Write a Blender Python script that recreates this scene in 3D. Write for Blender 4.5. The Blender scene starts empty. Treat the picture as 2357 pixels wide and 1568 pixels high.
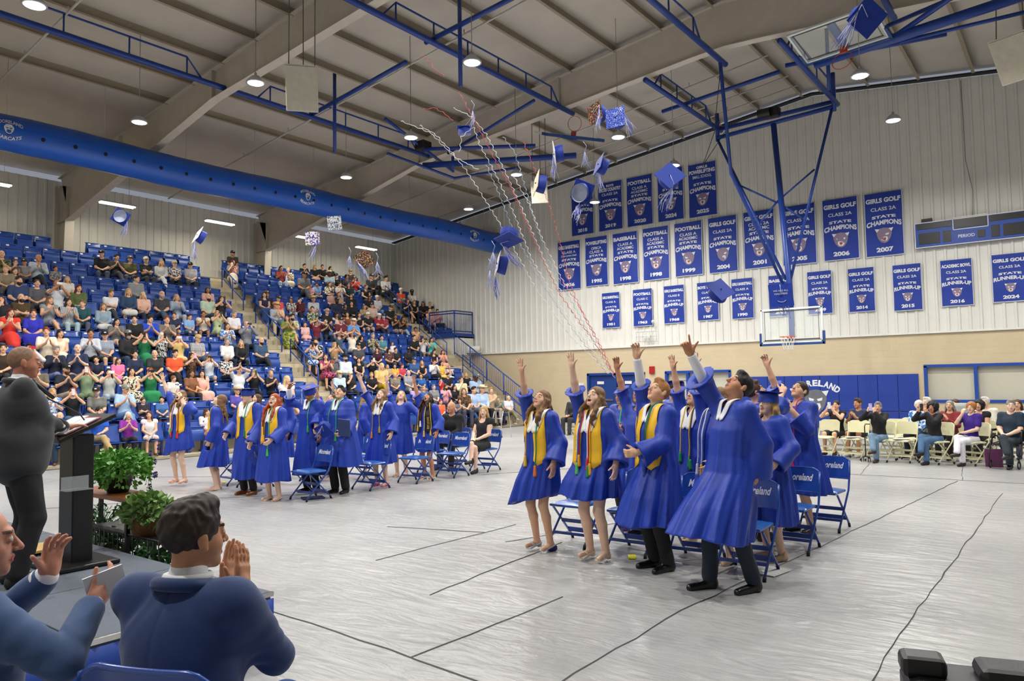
import bpy, bmesh, math, random
import numpy as np
from mathutils import Vector, Matrix
C = bpy.context.scene
COL = C.collection
PI = math.pi
rnd = random.Random(7)

# ------------------------------------------------------------------ camera, world, exposure
FPX, CXP, CYP, CAMH = 1707.0, 1178.5, 784.0, 1.78
_A = np.array([2490 - CXP, 860 - CYP, FPX]); _B = np.array([-1050 - CXP, 918 - CYP, FPX])
_y = _A / np.linalg.norm(_A); _x = -(_B - _B.dot(_y) * _y); _x /= np.linalg.norm(_x); _z = np.cross(_x, _y)
if _z[1] > 0: _z = -_z
RC = np.stack([_x, _y, _z], 1)                      # camera(right, down, forward) = RC @ world
cam = bpy.data.cameras.new('camera'); camo = bpy.data.objects.new('camera', cam); COL.objects.link(camo)
cam.sensor_fit = 'HORIZONTAL'; cam.sensor_width = 36.0; cam.lens = FPX * 36.0 / 2357.0
cam.clip_start = 0.05; cam.clip_end = 200
cam.dof.use_dof = False
r, d, f = RC[0], RC[1], RC[2]
camo.matrix_world = Matrix(((r[0], -d[0], -f[0], 0), (r[1], -d[1], -f[1], 0), (r[2], -d[2], -f[2], CAMH), (0, 0, 0, 1)))
C.camera = camo
w = bpy.data.worlds.new('world'); C.world = w; w.use_nodes = True
w.node_tree.nodes['Background'].inputs[0].default_value = (.8, .85, 1, 1)
w.node_tree.nodes['Background'].inputs[1].default_value = 0.25
C.view_settings.view_transform = 'Standard'; C.view_settings.look = 'None'
C.view_settings.gamma = 1.0; C.view_settings.use_curve_mapping = False
C.view_settings.exposure = 0.3
try:
    C.cycles.use_denoising = True
    C.cycles.max_bounces = 4; C.cycles.diffuse_bounces = 2; C.cycles.glossy_bounces = 2
    C.cycles.transparent_max_bounces = 12
    C.cycles.sample_clamp_indirect = 4.0; C.cycles.use_adaptive_sampling = True; C.cycles.adaptive_threshold = 0.08; C.cycles.adaptive_min_samples = 12
    C.cycles.use_light_tree = True
except Exception:
    pass
HIGHBAY_W = 92.0
TUBE_W = 22.0
RIDGE_X = -7.2
def roof_z(x): return 11.95 - 0.122 * abs(x - RIDGE_X)

# rays through photo pixels (2357x1568 frame) to measured planes of the hall
H0 = np.array([0, 0, CAMH])
def ray(x, y): return RC.T @ np.array([x - CXP, y - CYP, FPX])
def onX(x, y, X): d = ray(x, y); return H0 + d * (X / d[0])
def onY(x, y, Y): d = ray(x, y); return H0 + d * (Y / d[1])
def onZ(x, y, Z): d = ray(x, y); return H0 + d * ((Z - CAMH) / d[2])
def atD(x, y, D): d = ray(x, y); return H0 + d * (D / FPX)     # at camera depth D
def proj(P):
    p = RC @ (np.array(P, float) - H0); return CXP + FPX * p[0] / p[2], CYP + FPX * p[1] / p[2], p[2]

# ------------------------------------------------------------------ materials
MATS = {}
def srgb(h):
    if isinstance(h, str):
        h = h.lstrip('#'); h = tuple(int(h[i:i + 2], 16) / 255 for i in (0, 2, 4))
    return tuple((c / 12.92 if c <= 0.04045 else ((c + 0.055) / 1.055) ** 2.4) for c in h[:3])
def mat(name, col, rough=0.6, metal=0.0, noise=0.06, scale=8.0, bump=0.0, bscale=60, emit=None, es=0, trans=0, alpha=1, coat=0, spec=0.5, sheen=0):
    if name in MATS: return MATS[name]
    m = bpy.data.materials.new(name); m.use_nodes = True; nt = m.node_tree; N = nt.nodes; L = nt.links
    b = N['Principled BSDF']; c = srgb(col)
    b.inputs['Roughness'].default_value = rough; b.inputs['Metallic'].default_value = metal
    b.inputs['Specular IOR Level'].default_value = spec
    if coat: b.inputs['Coat Weight'].default_value = coat; b.inputs['Coat Roughness'].default_value = 0.1
    if sheen: b.inputs['Sheen Weight'].default_value = sheen
    if trans: b.inputs['Transmission Weight'].default_value = trans
    if alpha < 1: b.inputs['Alpha'].default_value = alpha
    tc = N.new('ShaderNodeTexCoord')
    if noise:
        n = N.new('ShaderNodeTexNoise'); n.inputs['Scale'].default_value = scale; n.inputs['Detail'].default_value = 4
        mp = N.new('ShaderNodeMapRange'); mp.inputs[1].default_value = .3; mp.inputs[2].default_value = .7
        mp.inputs[3].default_value = 1 - noise; mp.inputs[4].default_value = 1 + noise
        hs = N.new('ShaderNodeMix'); hs.data_type = 'RGBA'; hs.blend_type = 'MULTIPLY'; hs.inputs[0].default_value = 1
        hs.inputs[6].default_value = (*c, 1)
        L.new(tc.outputs['Object'], n.inputs['Vector']); L.new(n.outputs['Fac'], mp.inputs[0])
        L.new(mp.outputs[0], hs.inputs[7]); L.new(hs.outputs[2], b.inputs['Base Color'])
    else: b.inputs['Base Color'].default_value = (*c, 1)
    if bump:
        n2 = N.new('ShaderNodeTexNoise'); n2.inputs['Scale'].default_value = bscale; n2.inputs['Detail'].default_value = 3
        bp = N.new('ShaderNodeBump'); bp.inputs['Strength'].default_value = bump; bp.inputs['Distance'].default_value = 0.01
        L.new(tc.outputs['Object'], n2.inputs['Vector']); L.new(n2.outputs['Fac'], bp.inputs['Height']); L.new(bp.outputs[0], b.inputs['Normal'])
    if emit:
        b.inputs['Emission Color'].default_value = (*srgb(emit), 1); b.inputs['Emission Strength'].default_value = es
    MATS[name] = m; return m
def pattern(name, kind, cols, scale=12.0, rough=.8):
    """cloth with a print: plaid, stripes or blotches in the cloth's own colours"""
    if name in MATS: return MATS[name]
    m = mat(name, cols[0], rough, noise=0); nt = m.node_tree; N = nt.nodes; L = nt.links; b = N['Principled BSDF']
    tc = N.new('ShaderNodeTexCoord')
    def ramp(src, c0, c1, lo, hi):
        r_ = N.new('ShaderNodeValToRGB'); r_.color_ramp.elements[0].position = lo; r_.color_ramp.elements[1].position = hi
        r_.color_ramp.elements[0].color = (*srgb(c0), 1); r_.color_ramp.elements[1].color = (*srgb(c1), 1); L.new(src, r_.inputs[0]); return r_.outputs[0]
    if kind == 'blotch':
        n = N.new('ShaderNodeTexNoise'); n.inputs['Scale'].default_value = scale; n.inputs['Detail'].default_value = 1.5; L.new(tc.outputs['Object'], n.inputs['Vector'])
        o = ramp(n.outputs['Fac'], cols[0], cols[1], .5, .53)
        if len(cols) > 2:
            n = N.new('ShaderNodeTexNoise'); n.inputs['Scale'].default_value = scale * 1.4; L.new(tc.outputs['Object'], n.inputs['Vector'])
            r2 = ramp(n.outputs['Fac'], '000000', 'ffffff', .58, .6); mx = N.new('ShaderNodeMix'); mx.data_type = 'RGBA'
            L.new(r2, mx.inputs[0]); L.new(o, mx.inputs[6]); mx.inputs[7].default_value = (*srgb(cols[2]), 1); o = mx.outputs[2]
    else:
        outs = []
        for ax in (('X', 'Z') if kind == 'plaid' else ('X',)):
            wv = N.new('ShaderNodeTexWave'); wv.bands_direction = ax; wv.inputs['Scale'].default_value = scale; L.new(tc.outputs['Object'], wv.inputs['Vector'])
            outs.append(ramp(wv.outputs['Fac'], cols[0], cols[1], .45, .55))
        o = outs[0]
        if len(outs) == 2:
            mx = N.new('ShaderNodeMix'); mx.data_type = 'RGBA'; mx.inputs[0].default_value = .5; L.new(outs[0], mx.inputs[6]); L.new(outs[1], mx.inputs[7]); o = mx.outputs[2]
    L.new(o, b.inputs['Base Color']); return m

# ------------------------------------------------------------------ objects
KM = {}
def link(name, data, parent=None, loc=None, rz=0):
    o = bpy.data.objects.new(name, data); COL.objects.link(o)
    if parent is not None: o.parent = parent; KM.setdefault(parent.name, []).append(o)
    if loc is not None: o.location = loc
    if rz: o.rotation_euler = (0, 0, rz)
    return o
def tag(o, label=None, cat=None, group=None, kind=None):
    if label: o['label'] = label
    if cat: o['category'] = cat
    if group: o['group'] = group
    if kind: o['kind'] = kind
    return o
def thing(name, label, cat, loc=(0, 0, 0), rz=0, group=None):
    return tag(link(name, None, None, loc, rz), label, cat, group)
class MB:
    """collects shapes, builds them as ONE mesh"""
    def __init__(s): s.v = []; s.f = []; s.mi = []; s.sm = []
    def add(s, v, f, mi=0, smooth=False):
        n = len(s.v); s.v += [tuple(p) for p in v]; s.f += [tuple(i + n for i in q) for q in f]
        s.mi += [mi] * len(f); s.sm += [smooth] * len(f); return s
    def box(s, c, d, M=None, mi=0, bev=0):
        x, y, z = [k / 2 for k in d]; c = Vector(c)
        if bev:
            bm = bmesh.new(); bmesh.ops.create_cube(bm, size=1)
            for v in bm.verts: v.co = Vector((v.co.x * d[0], v.co.y * d[1], v.co.z * d[2]))
            bmesh.ops.bevel(bm, geom=bm.edges[:], offset=bev, segments=2, affect='EDGES', profile=.5)
            bm.verts.ensure_lookup_table()
            V = [v.co.copy() for v in bm.verts]; F = [[v.index for v in f.verts] for f in bm.faces]; bm.free()
        else:
            V = [Vector((a * x, b * y, e * z)) for a in (-1, 1) for b in (-1, 1) for e in (-1, 1)]
            F = [(0, 1, 3, 2), (4, 6, 7, 5), (0, 4, 5, 1), (2, 3, 7, 6), (0, 2, 6, 4), (1, 5, 7, 3)]
        if M is not None: V = [M @ v for v in V]
        return s.add([v + c for v in V], F, mi)
    def bar(s, a, b, wd, ht=None, up=(0, 0, 1), mi=0):
        a, b = Vector(a), Vector(b); d = b - a; L = d.length; z = d.normalized(); u = Vector(up)
        if abs(z.dot(u)) > .99: u = Vector((1, 0, 0))
        x = u.cross(z).normalized(); y = z.cross(x); ht = ht or wd
        M = Matrix((x, y, z)).transposed()
        return s.box((a + b) / 2, (wd, ht, L), M, mi)
    def tube(s, pts, rad, n=8, mi=0, cap=True, closed=False):
        pts = [Vector(p) for p in pts]; R = rad if hasattr(rad, '__len__') else [rad] * len(pts)
        V = []; m = len(pts); x = None
        for i, p in enumerate(pts):
            t = (pts[(i + 1) % m] - pts[i - 1]) if closed else (pts[min(i + 1, m - 1)] - pts[max(i - 1, 0)])
            t.normalize()
            if x is None: x = t.orthogonal().normalized()
            x = (x - t * x.dot(t)); x = x.normalized() if x.length > 1e-6 else t.orthogonal().normalized()
            y = t.cross(x)
            V += [p + (x * math.cos(2 * PI * k / n) + y * math.sin(2 * PI * k / n)) * R[i] for k in range(n)]
        F = []
        for i in range(m if closed else m - 1):
            j = (i + 1) % m
            F += [(i * n + k, i * n + (k + 1) % n, j * n + (k + 1) % n, j * n + k) for k in range(n)]
        if cap and not closed: F += [tuple(range(n))[::-1], tuple((m - 1) * n + k for k in range(n))]
        return s.add(V, F, mi, True)
    def lathe(s, prof, c=(0, 0, 0), n=24, M=None, mi=0, sx=1, sy=1):
        V = []; c = Vector(c)
        for (r_, z) in prof:
            for k in range(n):
                v = Vector((r_ * sx * math.cos(2 * PI * k / n), r_ * sy * math.sin(2 * PI * k / n), z))
                V.append((M @ v if M is not None else v) + c)
        F = [(i * n + k, i * n + (k + 1) % n, (i + 1) * n + (k + 1) % n, (i + 1) * n + k) for i in range(len(prof) - 1) for k in range(n)]
        return s.add(V, F, mi, True)
    def prism(s, poly, h0, h1, fn, mi=0):
        """extrude a 2-D outline between h0 and h1; fn(u, v, h) -> point"""
        n = len(poly); V = [fn(u, v, h0) for u, v in poly] + [fn(u, v, h1) for u, v in poly]
        F = [tuple(range(n))[::-1], tuple(range(n, 2 * n))] + [(i, (i + 1) % n, n + (i + 1) % n, n + i) for i in range(n)]
        return s.add(V, F, mi)
    def grid(s, nu, nv, fn, mi=0, smooth=True):
        V = [fn(i / nu, j / nv) for i in range(nu + 1) for j in range(nv + 1)]
        F = [(i * (nv + 1) + j, (i + 1) * (nv + 1) + j, (i + 1) * (nv + 1) + j + 1, i * (nv + 1) + j + 1) for i in range(nu) for j in range(nv)]
        return s.add(V, F, mi, smooth)
    def data(s, name, mats):
        me = bpy.data.meshes.new(name); me.from_pydata([tuple(v) for v in s.v], [], s.f)
        me.polygons.foreach_set('material_index', s.mi); me.polygons.foreach_set('use_smooth', s.sm)
        for m in (mats if isinstance(mats, (list, tuple)) else [mats]): me.materials.append(m)
        me.update(); return me
    def build(s, name, mats, parent=None, loc=None, rz=0, outward=True):
        me = s.data(name, mats)
        if outward:
            bm = bmesh.new(); bm.from_mesh(me); bmesh.ops.recalc_face_normals(bm, faces=bm.faces); bm.to_mesh(me); bm.free()
        return link(name, me, parent, loc, rz)
def copy_tree(o, parent=None, loc=None, rz=None):
    c = o.copy(); COL.objects.link(c); c.parent = parent
    if parent is not None: KM.setdefault(parent.name, []).append(c)
    if loc is not None: c.location = loc
    if rz is not None: c.rotation_euler = (0, 0, rz)
    for ch in KIDS(o): copy_tree(ch, c)
    return c
def KIDS(o): return list(KM.get(o.name, ()))

# lettering: a text turned into a mesh, its points sent through a mapping (u across, v up) -> world
_FONTC = {}
def text_mesh(s, size=1.0, bold=0.0, extrude=0.0, spacing=1.0):
    key = (s, round(bold, 4), spacing)
    if key not in _FONTC:
        cu = bpy.data.curves.new('t', 'FONT'); cu.body = s; cu.size = 1.0; cu.offset = bold; cu.resolution_u = 3
        cu.space_character = spacing; cu.align_x = 'CENTER'; cu.align_y = 'CENTER'
        o = bpy.data.objects.new('t', cu); COL.objects.link(o)
        me = bpy.data.meshes.new_from_object(o.evaluated_get(bpy.context.evaluated_depsgraph_get()))
        V = [tuple(v.co) for v in me.vertices]; F = [tuple(p.vertices) for p in me.polygons]
        bpy.data.objects.remove(o); bpy.data.curves.remove(cu); bpy.data.meshes.remove(me)
        _FONTC[key] = (V, F)
    return _FONTC[key]
def put_text(mb, s, fn, cx, cy, width, height, mi=0, bold=0.02, arc=0.0, maxasp=None, slant=0, arch=0.0):
    """fit text into width x height about (cx,cy); arc lowers the ends; arch>0 grows letters toward the ends"""
    V, F = text_mesh(s, bold=bold)
    if not V: return
    xs = [v[0] for v in V]; ys = [v[1] for v in V]
    x0, x1, y0, y1 = min(xs), max(xs), min(ys), max(ys)
    kx = width / (x1 - x0); ky = height / max(y1 - y0, 1e-6)
    if maxasp: kx = min(kx, ky * maxasp)
    out = []
    for v in V:
        u = (v[0] - (x0 + x1) / 2) * kx; t = (v[1] - (y0 + y1) / 2) * ky
        q = u / (width / 2)
        top = 1 + arch * q * q
        tt = (t / (height / 2))
        vv = tt * height / 2 + (-arc * q * q)
        if arch and tt < 0: vv -= arch * q * q * height * -tt * 0.5
        out.append(fn(cx + u + slant * t, cy + vv))
    mb.add(out, F, mi)

# ------------------------------------------------------------------ smooth solid shapes (signed distance -> one continuous skin)
def V3(*a): return np.array(a, float)
def nrm(v): v = np.asarray(v, float); return v / (np.linalg.norm(v) + 1e-9)
def cone(a, b, ra, rb=None):
    a = np.asarray(a, float); b = np.asarray(b, float); rb = ra if rb is None else rb; ba = b - a; L = ba.dot(ba) + 1e-12
    def f(p):
        pa = p - a; h = np.clip(pa @ ba / L, 0, 1); return np.linalg.norm(pa - h[:, None] * ba, axis=1) - (ra + (rb - ra) * h)
    return f
def ell(c, r, R=None):
    c = np.asarray(c, float); r = np.asarray(r, float)
    def f(p):
        q = p - c
        if R is not None: q = q @ R
        k0 = np.linalg.norm(q / r, axis=1); k1 = np.linalg.norm(q / (r * r), axis=1) + 1e-9; return k0 * (k0 - 1) / k1
    return f
def rbox(c, h, rad, R=None):
    c = np.asarray(c, float); h = np.asarray(h, float) - rad
    def f(p):
        q = p - c
        if R is not None: q = q @ R
        q = np.abs(q) - h; return np.linalg.norm(np.maximum(q, 0), axis=1) + np.minimum(q.max(1), 0) - rad
    return f
def half(c, n):
    c = np.asarray(c, float); n = nrm(n)
    return lambda p: (p - c) @ n
def smin(a, b, k):
    h = np.maximum(k - np.abs(a - b), 0) / k; return np.minimum(a, b) - h * h * k * .25
def smax(a, b, k): return -smin(-a, -b, k)
def bound(f, c, R):
    c = np.asarray(c, float)
    def g(p):
        d = np.linalg.norm(p - c, axis=1) - R; m = d < .06
        if m.any(): d[m] = f(p[m])
        return d
    return g
def U(fs, k=.03):
    def f(p):
        d = fs[0](p)
        for g in fs[1:]:
            if isinstance(g, tuple): d = smin(d, g[0](p), g[1])
            else: d = smin(d, g(p), k)
        return d
    return f
def cut(f, g, k=.01): return lambda p: smax(f(p), -g(p), k)
def isec(f, g, k=.01): return lambda p: smax(f(p), g(p), k)
def wob(f, amp, fr, ph=0):
    def g(p):
        q = p * fr; return f(p) + amp * np.sin(q[:, 0] + ph + 1.3 * np.sin(q[:, 1])) * np.sin(q[:, 1] * 1.1 + ph) * np.sin(q[:, 2] * .9 + np.sin(q[:, 0]))
    return g
def polygonize(f, lo, hi, h):
    lo = np.asarray(lo, float); hi = np.asarray(hi, float); B = 8
    nb = np.maximum(np.ceil((hi - lo) / (h * B)).astype(int), 1); n = nb * B + 1
    g = np.stack(np.meshgrid(*[np.arange(k) for k in nb], indexing='ij'), -1).reshape(-1, 3)
    cen = lo + (g + .5) * B * h; dc = f(cen); act = np.abs(dc) < B * h * 1.0
    G = np.full(tuple(n), 1.0, np.float32)
    ins = g[dc < 0]
    for b in ins: G[b[0] * B:b[0] * B + B + 1, b[1] * B:b[1] * B + B + 1, b[2] * B:b[2] * B + B + 1] = -1
    ab = g[act]
    if len(ab) == 0: return np.zeros((0, 3)), np.zeros((0, 4), int)
    o = np.stack(np.meshgrid(*[np.arange(B + 1)] * 3, indexing='ij'), -1).reshape(-1, 3)
    idx = np.unique(((ab[:, None] * B + o[None]).reshape(-1, 3) @ np.array([n[1] * n[2], n[2], 1])))
    ijk = np.stack(np.unravel_index(idx, tuple(n)), 1)
    val = np.empty(len(idx), np.float32)
    for s in range(0, len(idx), 200000): val[s:s + 200000] = f(lo + ijk[s:s + 200000] * h)
    G.reshape(-1)[idx] = val
    S = G < 0
    c8 = [(a, b, c) for a in (0, 1) for b in (0, 1) for c in (0, 1)]; m = n - 1
    cnt = np.zeros(tuple(m), np.int8)
    for a, b, c in c8: cnt += S[a:a + m[0], b:b + m[1], c:c + m[2]]
    cells = np.argwhere((cnt > 0) & (cnt < 8)); vid = np.full(tuple(m), -1, np.int64); vid[tuple(cells.T)] = np.arange(len(cells))
    acc = np.zeros((len(cells), 3)); num = np.zeros(len(cells))
    for i, A in enumerate(c8):
        for Bc in c8[i + 1:]:
            df = np.array(Bc) - A
            if np.abs(df).sum() != 1: continue
            fa = G[tuple((cells + A).T)]; fb = G[tuple((cells + Bc).T)]; x = (fa < 0) != (fb < 0)
            t = fa / np.where(fa == fb, 1, fa - fb); pt = np.array(A) + t[:, None] * df
            acc[x] += pt[x]; num[x] += 1
    vert = lo + (cells + acc / num[:, None]) * h
    Q = []
    for ax in range(3):
        u, v = (ax + 1) % 3, (ax + 2) % 3
        sl = [slice(None)] * 3; s2 = [slice(None)] * 3; sl[ax] = slice(0, -1); s2[ax] = slice(1, None)
        x = np.argwhere(S[tuple(sl)] != S[tuple(s2)]); x = x[(x[:, u] > 0) & (x[:, v] > 0) & (x[:, u] < m[u]) & (x[:, v] < m[v])]
        eu = np.zeros(3, int); eu[u] = 1; ev = np.zeros(3, int); ev[v] = 1
        q = np.stack([vid[tuple((x - eu - ev).T)], vid[tuple((x - ev).T)], vid[tuple(x.T)], vid[tuple((x - eu).T)]], 1)
        flip = ~S[tuple(x.T)]; q[flip] = q[flip][:, ::-1]; Q.append(q)
    Q = np.concatenate(Q); Q = Q[(Q >= 0).all(1)]
    return vert, Q
def mesh_from(name, vert, Q, mats, mi=None):
    me = bpy.data.meshes.new(name); me.vertices.add(len(vert)); me.vertices.foreach_set('co', vert.astype(np.float32).ravel())
    k = Q.shape[1] if len(Q) else 4
    me.loops.add(len(Q) * k); me.loops.foreach_set('vertex_index', Q.astype(np.int32).ravel())
    me.polygons.add(len(Q)); me.polygons.foreach_set('loop_start', np.arange(0, len(Q) * k, k, dtype=np.int32))
    try: me.polygons.foreach_set('loop_total', np.full(len(Q), k, dtype=np.int32))
    except Exception: pass
    me.polygons.foreach_set('use_smooth', np.ones(len(Q), bool))
    if mi is not None: me.polygons.foreach_set('material_index', mi.astype(np.int32))
    for m in mats: me.materials.append(m)
    me.update(calc_edges=True); me.validate(); return me
def solid(name, f, lo, hi, h, mats, mfn=None, data_only=False, parent=None):
    if not isinstance(mats, (list, tuple)): mats = [mats]
    v, q = polygonize(f, lo, hi, h)
    mi = mfn(v[q].mean(1)) if mfn is not None and len(q) else None
    me = mesh_from(name, v, q, mats, mi)
    return me if data_only else link(name, me, parent)

# ------------------------------------------------------------------ people
# local frame of a person: +Y is where the chest faces, +X the person's right, origin on the floor under the pelvis
def rotm(yaw=0, pitch=0, roll=0):
    """columns = head axes (right, forward, up); yaw>0 turns to the person's left, pitch>0 looks up"""
    cy, sy, cp, sp, cr, sr = math.cos(yaw), math.sin(yaw), math.cos(pitch), math.sin(pitch), math.cos(roll), math.sin(roll)
    Rz = np.array([[cy, -sy, 0], [sy, cy, 0], [0, 0, 1]]); Rx = np.array([[1, 0, 0], [0, cp, -sp], [0, sp, cp]])
    Ry = np.array([[cr, 0, sr], [0, 1, 0], [-sr, 0, cr]]); return Rz @ Rx @ Ry
def elbow(s, w, l1, l2, hint):
    """elbow between shoulder and wrist for arm lengths l1, l2, bent toward hint; the wrist is pulled in when out of reach"""
    s = np.asarray(s, float); w = np.asarray(w, float); d = w - s; L = np.linalg.norm(d)
    if L > (l1 + l2) * .995: w = s + d / L * (l1 + l2) * .995; d = w - s; L = np.linalg.norm(d)
    a = (l1 * l1 - l2 * l2 + L * L) / (2 * L); hh = math.sqrt(max(l1 * l1 - a * a, 0)); u = d / L
    n = np.asarray(hint, float) - u * np.dot(hint, u); return s + u * a + nrm(n) * hh, w
def hand_sdf(w, dr, pn, side, sc=1.0, curl=.25, spread=.12, point=False):
    """wrist, direction of the fingers, palm normal (out of the palm); side +1 right, -1 left"""
    w = np.asarray(w, float); dr = nrm(dr); pn = nrm(np.asarray(pn, float) - dr * np.dot(pn, dr)); sd = np.cross(pn, dr) * side   # toward the thumb
    sd = -sd
    P = lambda a, b, c: w + (dr * a + sd * b + pn * c) * sc
    R = np.stack([dr, sd, pn], 1)
    fs = [rbox(P(.05, 0, 0), (.045 * sc, .038 * sc, .014 * sc), .012 * sc, R), (cone(w - dr * .02 * sc, P(.03, 0, 0), .024 * sc, .026 * sc), .02)]
    rad = .0088 * sc
    for i, (b, L, cu) in enumerate(((.030, .072, curl), (.010, .080, curl * 1.05), (-.010, .074, curl * 1.15), (-.029, .058, curl * 1.25))):
        if point and i == 0: cu = .05
        elif point: cu = curl + .5
        an = spread * (1.5 - i) * .8
        d0 = nrm(dr + sd * an); p = P(.088, b, 0)
        for k, (fr, r0, r1) in enumerate(((.45, 1.05, .98), (.32, .98, .9), (.26, .9, .75))):
            t = cu * (1 + k) * .9; dd = nrm(d0 * math.cos(t) + pn * math.sin(t)); q = p + dd * L * fr * sc
            fs.append((cone(p, q, rad * r0, rad * r1), .006)); p = q
    b0 = P(.02, .028, .006); b1 = P(.055, .058, .016); b2 = P(.082, .068 + spread * .12, .02)
    fs += [(cone(b0, b1, .0125 * sc, .0105 * sc), .012), (cone(b1, b2, .0105 * sc, .0085 * sc), .005)]
    return bound(U(fs, .008), w + dr * .09 * sc, .15 * sc)
def head_sdf(c, R, s=1.0, mouth=0.0, jaw=1.0, fem=0):
    """head of height ~.23*s about c with axes R"""
    P = lambda x, y, z: np.asarray(c, float) + R @ (np.array([x, y, z]) * s)
    def E(x, y, z, a, b, g): return ell(P(x, y, z), np.array([a, b, g]) * s, R)
    fs = [E(0, -.014, .03, .075, .094, .088), (E(0, .022, -.04, .058 * jaw, .066, .07), .04), (cone(P(-.012, .066, -.094), P(.012, .066, -.094), .017 * s), .03),
          (E(-.042, .045, -.028, .02, .025, .022), .025), (E(.042, .045, -.028, .02, .025, .022), .025),
          (cone(P(0, .088, .014), P(0, .112, -.026), .007 * s, .0115 * s), .012), (cone(P(-.012, .098, -.03), P(.012, .098, -.03), .007 * s), .008),
          (cone(P(-.035, .082, .03), P(.035, .082, .03), .008 * s), .02)]
    f = U(fs, .03)
    f2 = lambda p: smax(smax(f(p), -(np.linalg.norm(p - P(-.032, .101, .008), axis=1) - .013 * s), .012), -(np.linalg.norm(p - P(.032, .101, .008), axis=1) - .013 * s), .012)
    post = [(cone(P(-.032, .079, .007), P(-.032, .0795, .007), .0135 * s), .002), (cone(P(.032, .079, .007), P(.032, .0795, .007), .0135 * s), .002)]
    mw = .022 + .004 * fem
    if mouth > 0:
        m0 = E(0, .094, -.062 - .008 * mouth, .019, .03, .006 + .016 * mouth); f3 = cut(f2, m0, .006)
        post += [(cone(P(-mw * .8, .086, -.052), P(mw * .8, .086, -.052), .006 * s), .006), (cone(P(-.014, .08, -.078 - .02 * mouth), P(.014, .08, -.078 - .02 * mouth), .007 * s), .008)]
    else:
        f3 = f2; post += [(cone(P(-mw, .082, -.055), P(0, .091, -.053), .0045 * s, .006 * s), .006), (cone(P(mw, .082, -.055), P(0, .091, -.053), .0045 * s, .006 * s), .006), (cone(P(-.013, .087, -.066), P(.013, .087, -.066), .0065 * s), .006)]
    post += [(E(-.078, -.012, -.004, .009, .019, .031), .006), (E(.078, -.012, -.004, .009, .019, .031), .006), (cone(P(-.076, -.002, -.03), P(-.074, .0, -.032), .008 * s), .006), (cone(P(.076, -.002, -.03), P(.074, .0, -.032), .008 * s), .006)]
    return bound(U([f3] + post, .01), P(0, 0, 0), .17 * s)
def face_mats(c, R, s=1.0, mouth=0, beard=False):
    """0 skin, 1 eye white, 2 dark (iris, brow), 3 lips, 4 mouth, 5 beard"""
    def g(p):
        q = ((p - c) @ R) / s; x = np.abs(q[:, 0]); y = q[:, 1]; z = q[:, 2]; mi = np.zeros(len(p), int)
        if beard:
            mi[(y > -.01) & (z < -.035 - .25 * np.maximum(.05 - y, 0) * 0) & (z > -.14) & (z < -.02 - .9 * (np.maximum(y, 0) - .0) * .25)] = 5
            mi[(y > .078) & (x < .03) & (z > -.052) & (z < -.036)] = 5
        e = ((x - .032) / .0125) ** 2 + ((z - .008) / .0075) ** 2 < 1; mi[e & (y > .078)] = 1
        mi[(((x - .031) / .0062) ** 2 + ((z - .008) / .007) ** 2 < 1) & (y > .08)] = 2
        mi[(x > .016) & (x < .048) & (np.abs(z - .032 + (x - .03) ** 2 * 6) < .0045) & (y > .06)] = 2
        lw = .03
        mi[(x < lw * .8) & (np.abs(z + .059) < .0125 - x * .25) & (y > .078)] = 3
        if mouth > 0:
            mm = (x < .022) & (np.abs(z + .064 + .01 * mouth) < .012 + .014 * mouth) & (y > .04); mi[mm & (y > .078)] = 3
            mi[(x < .019) & (np.abs(z + .062 + .008 * mouth) < .006 + .016 * mouth) & (y < .084) & (y > .04)] = 4
        return mi
    return g

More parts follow.
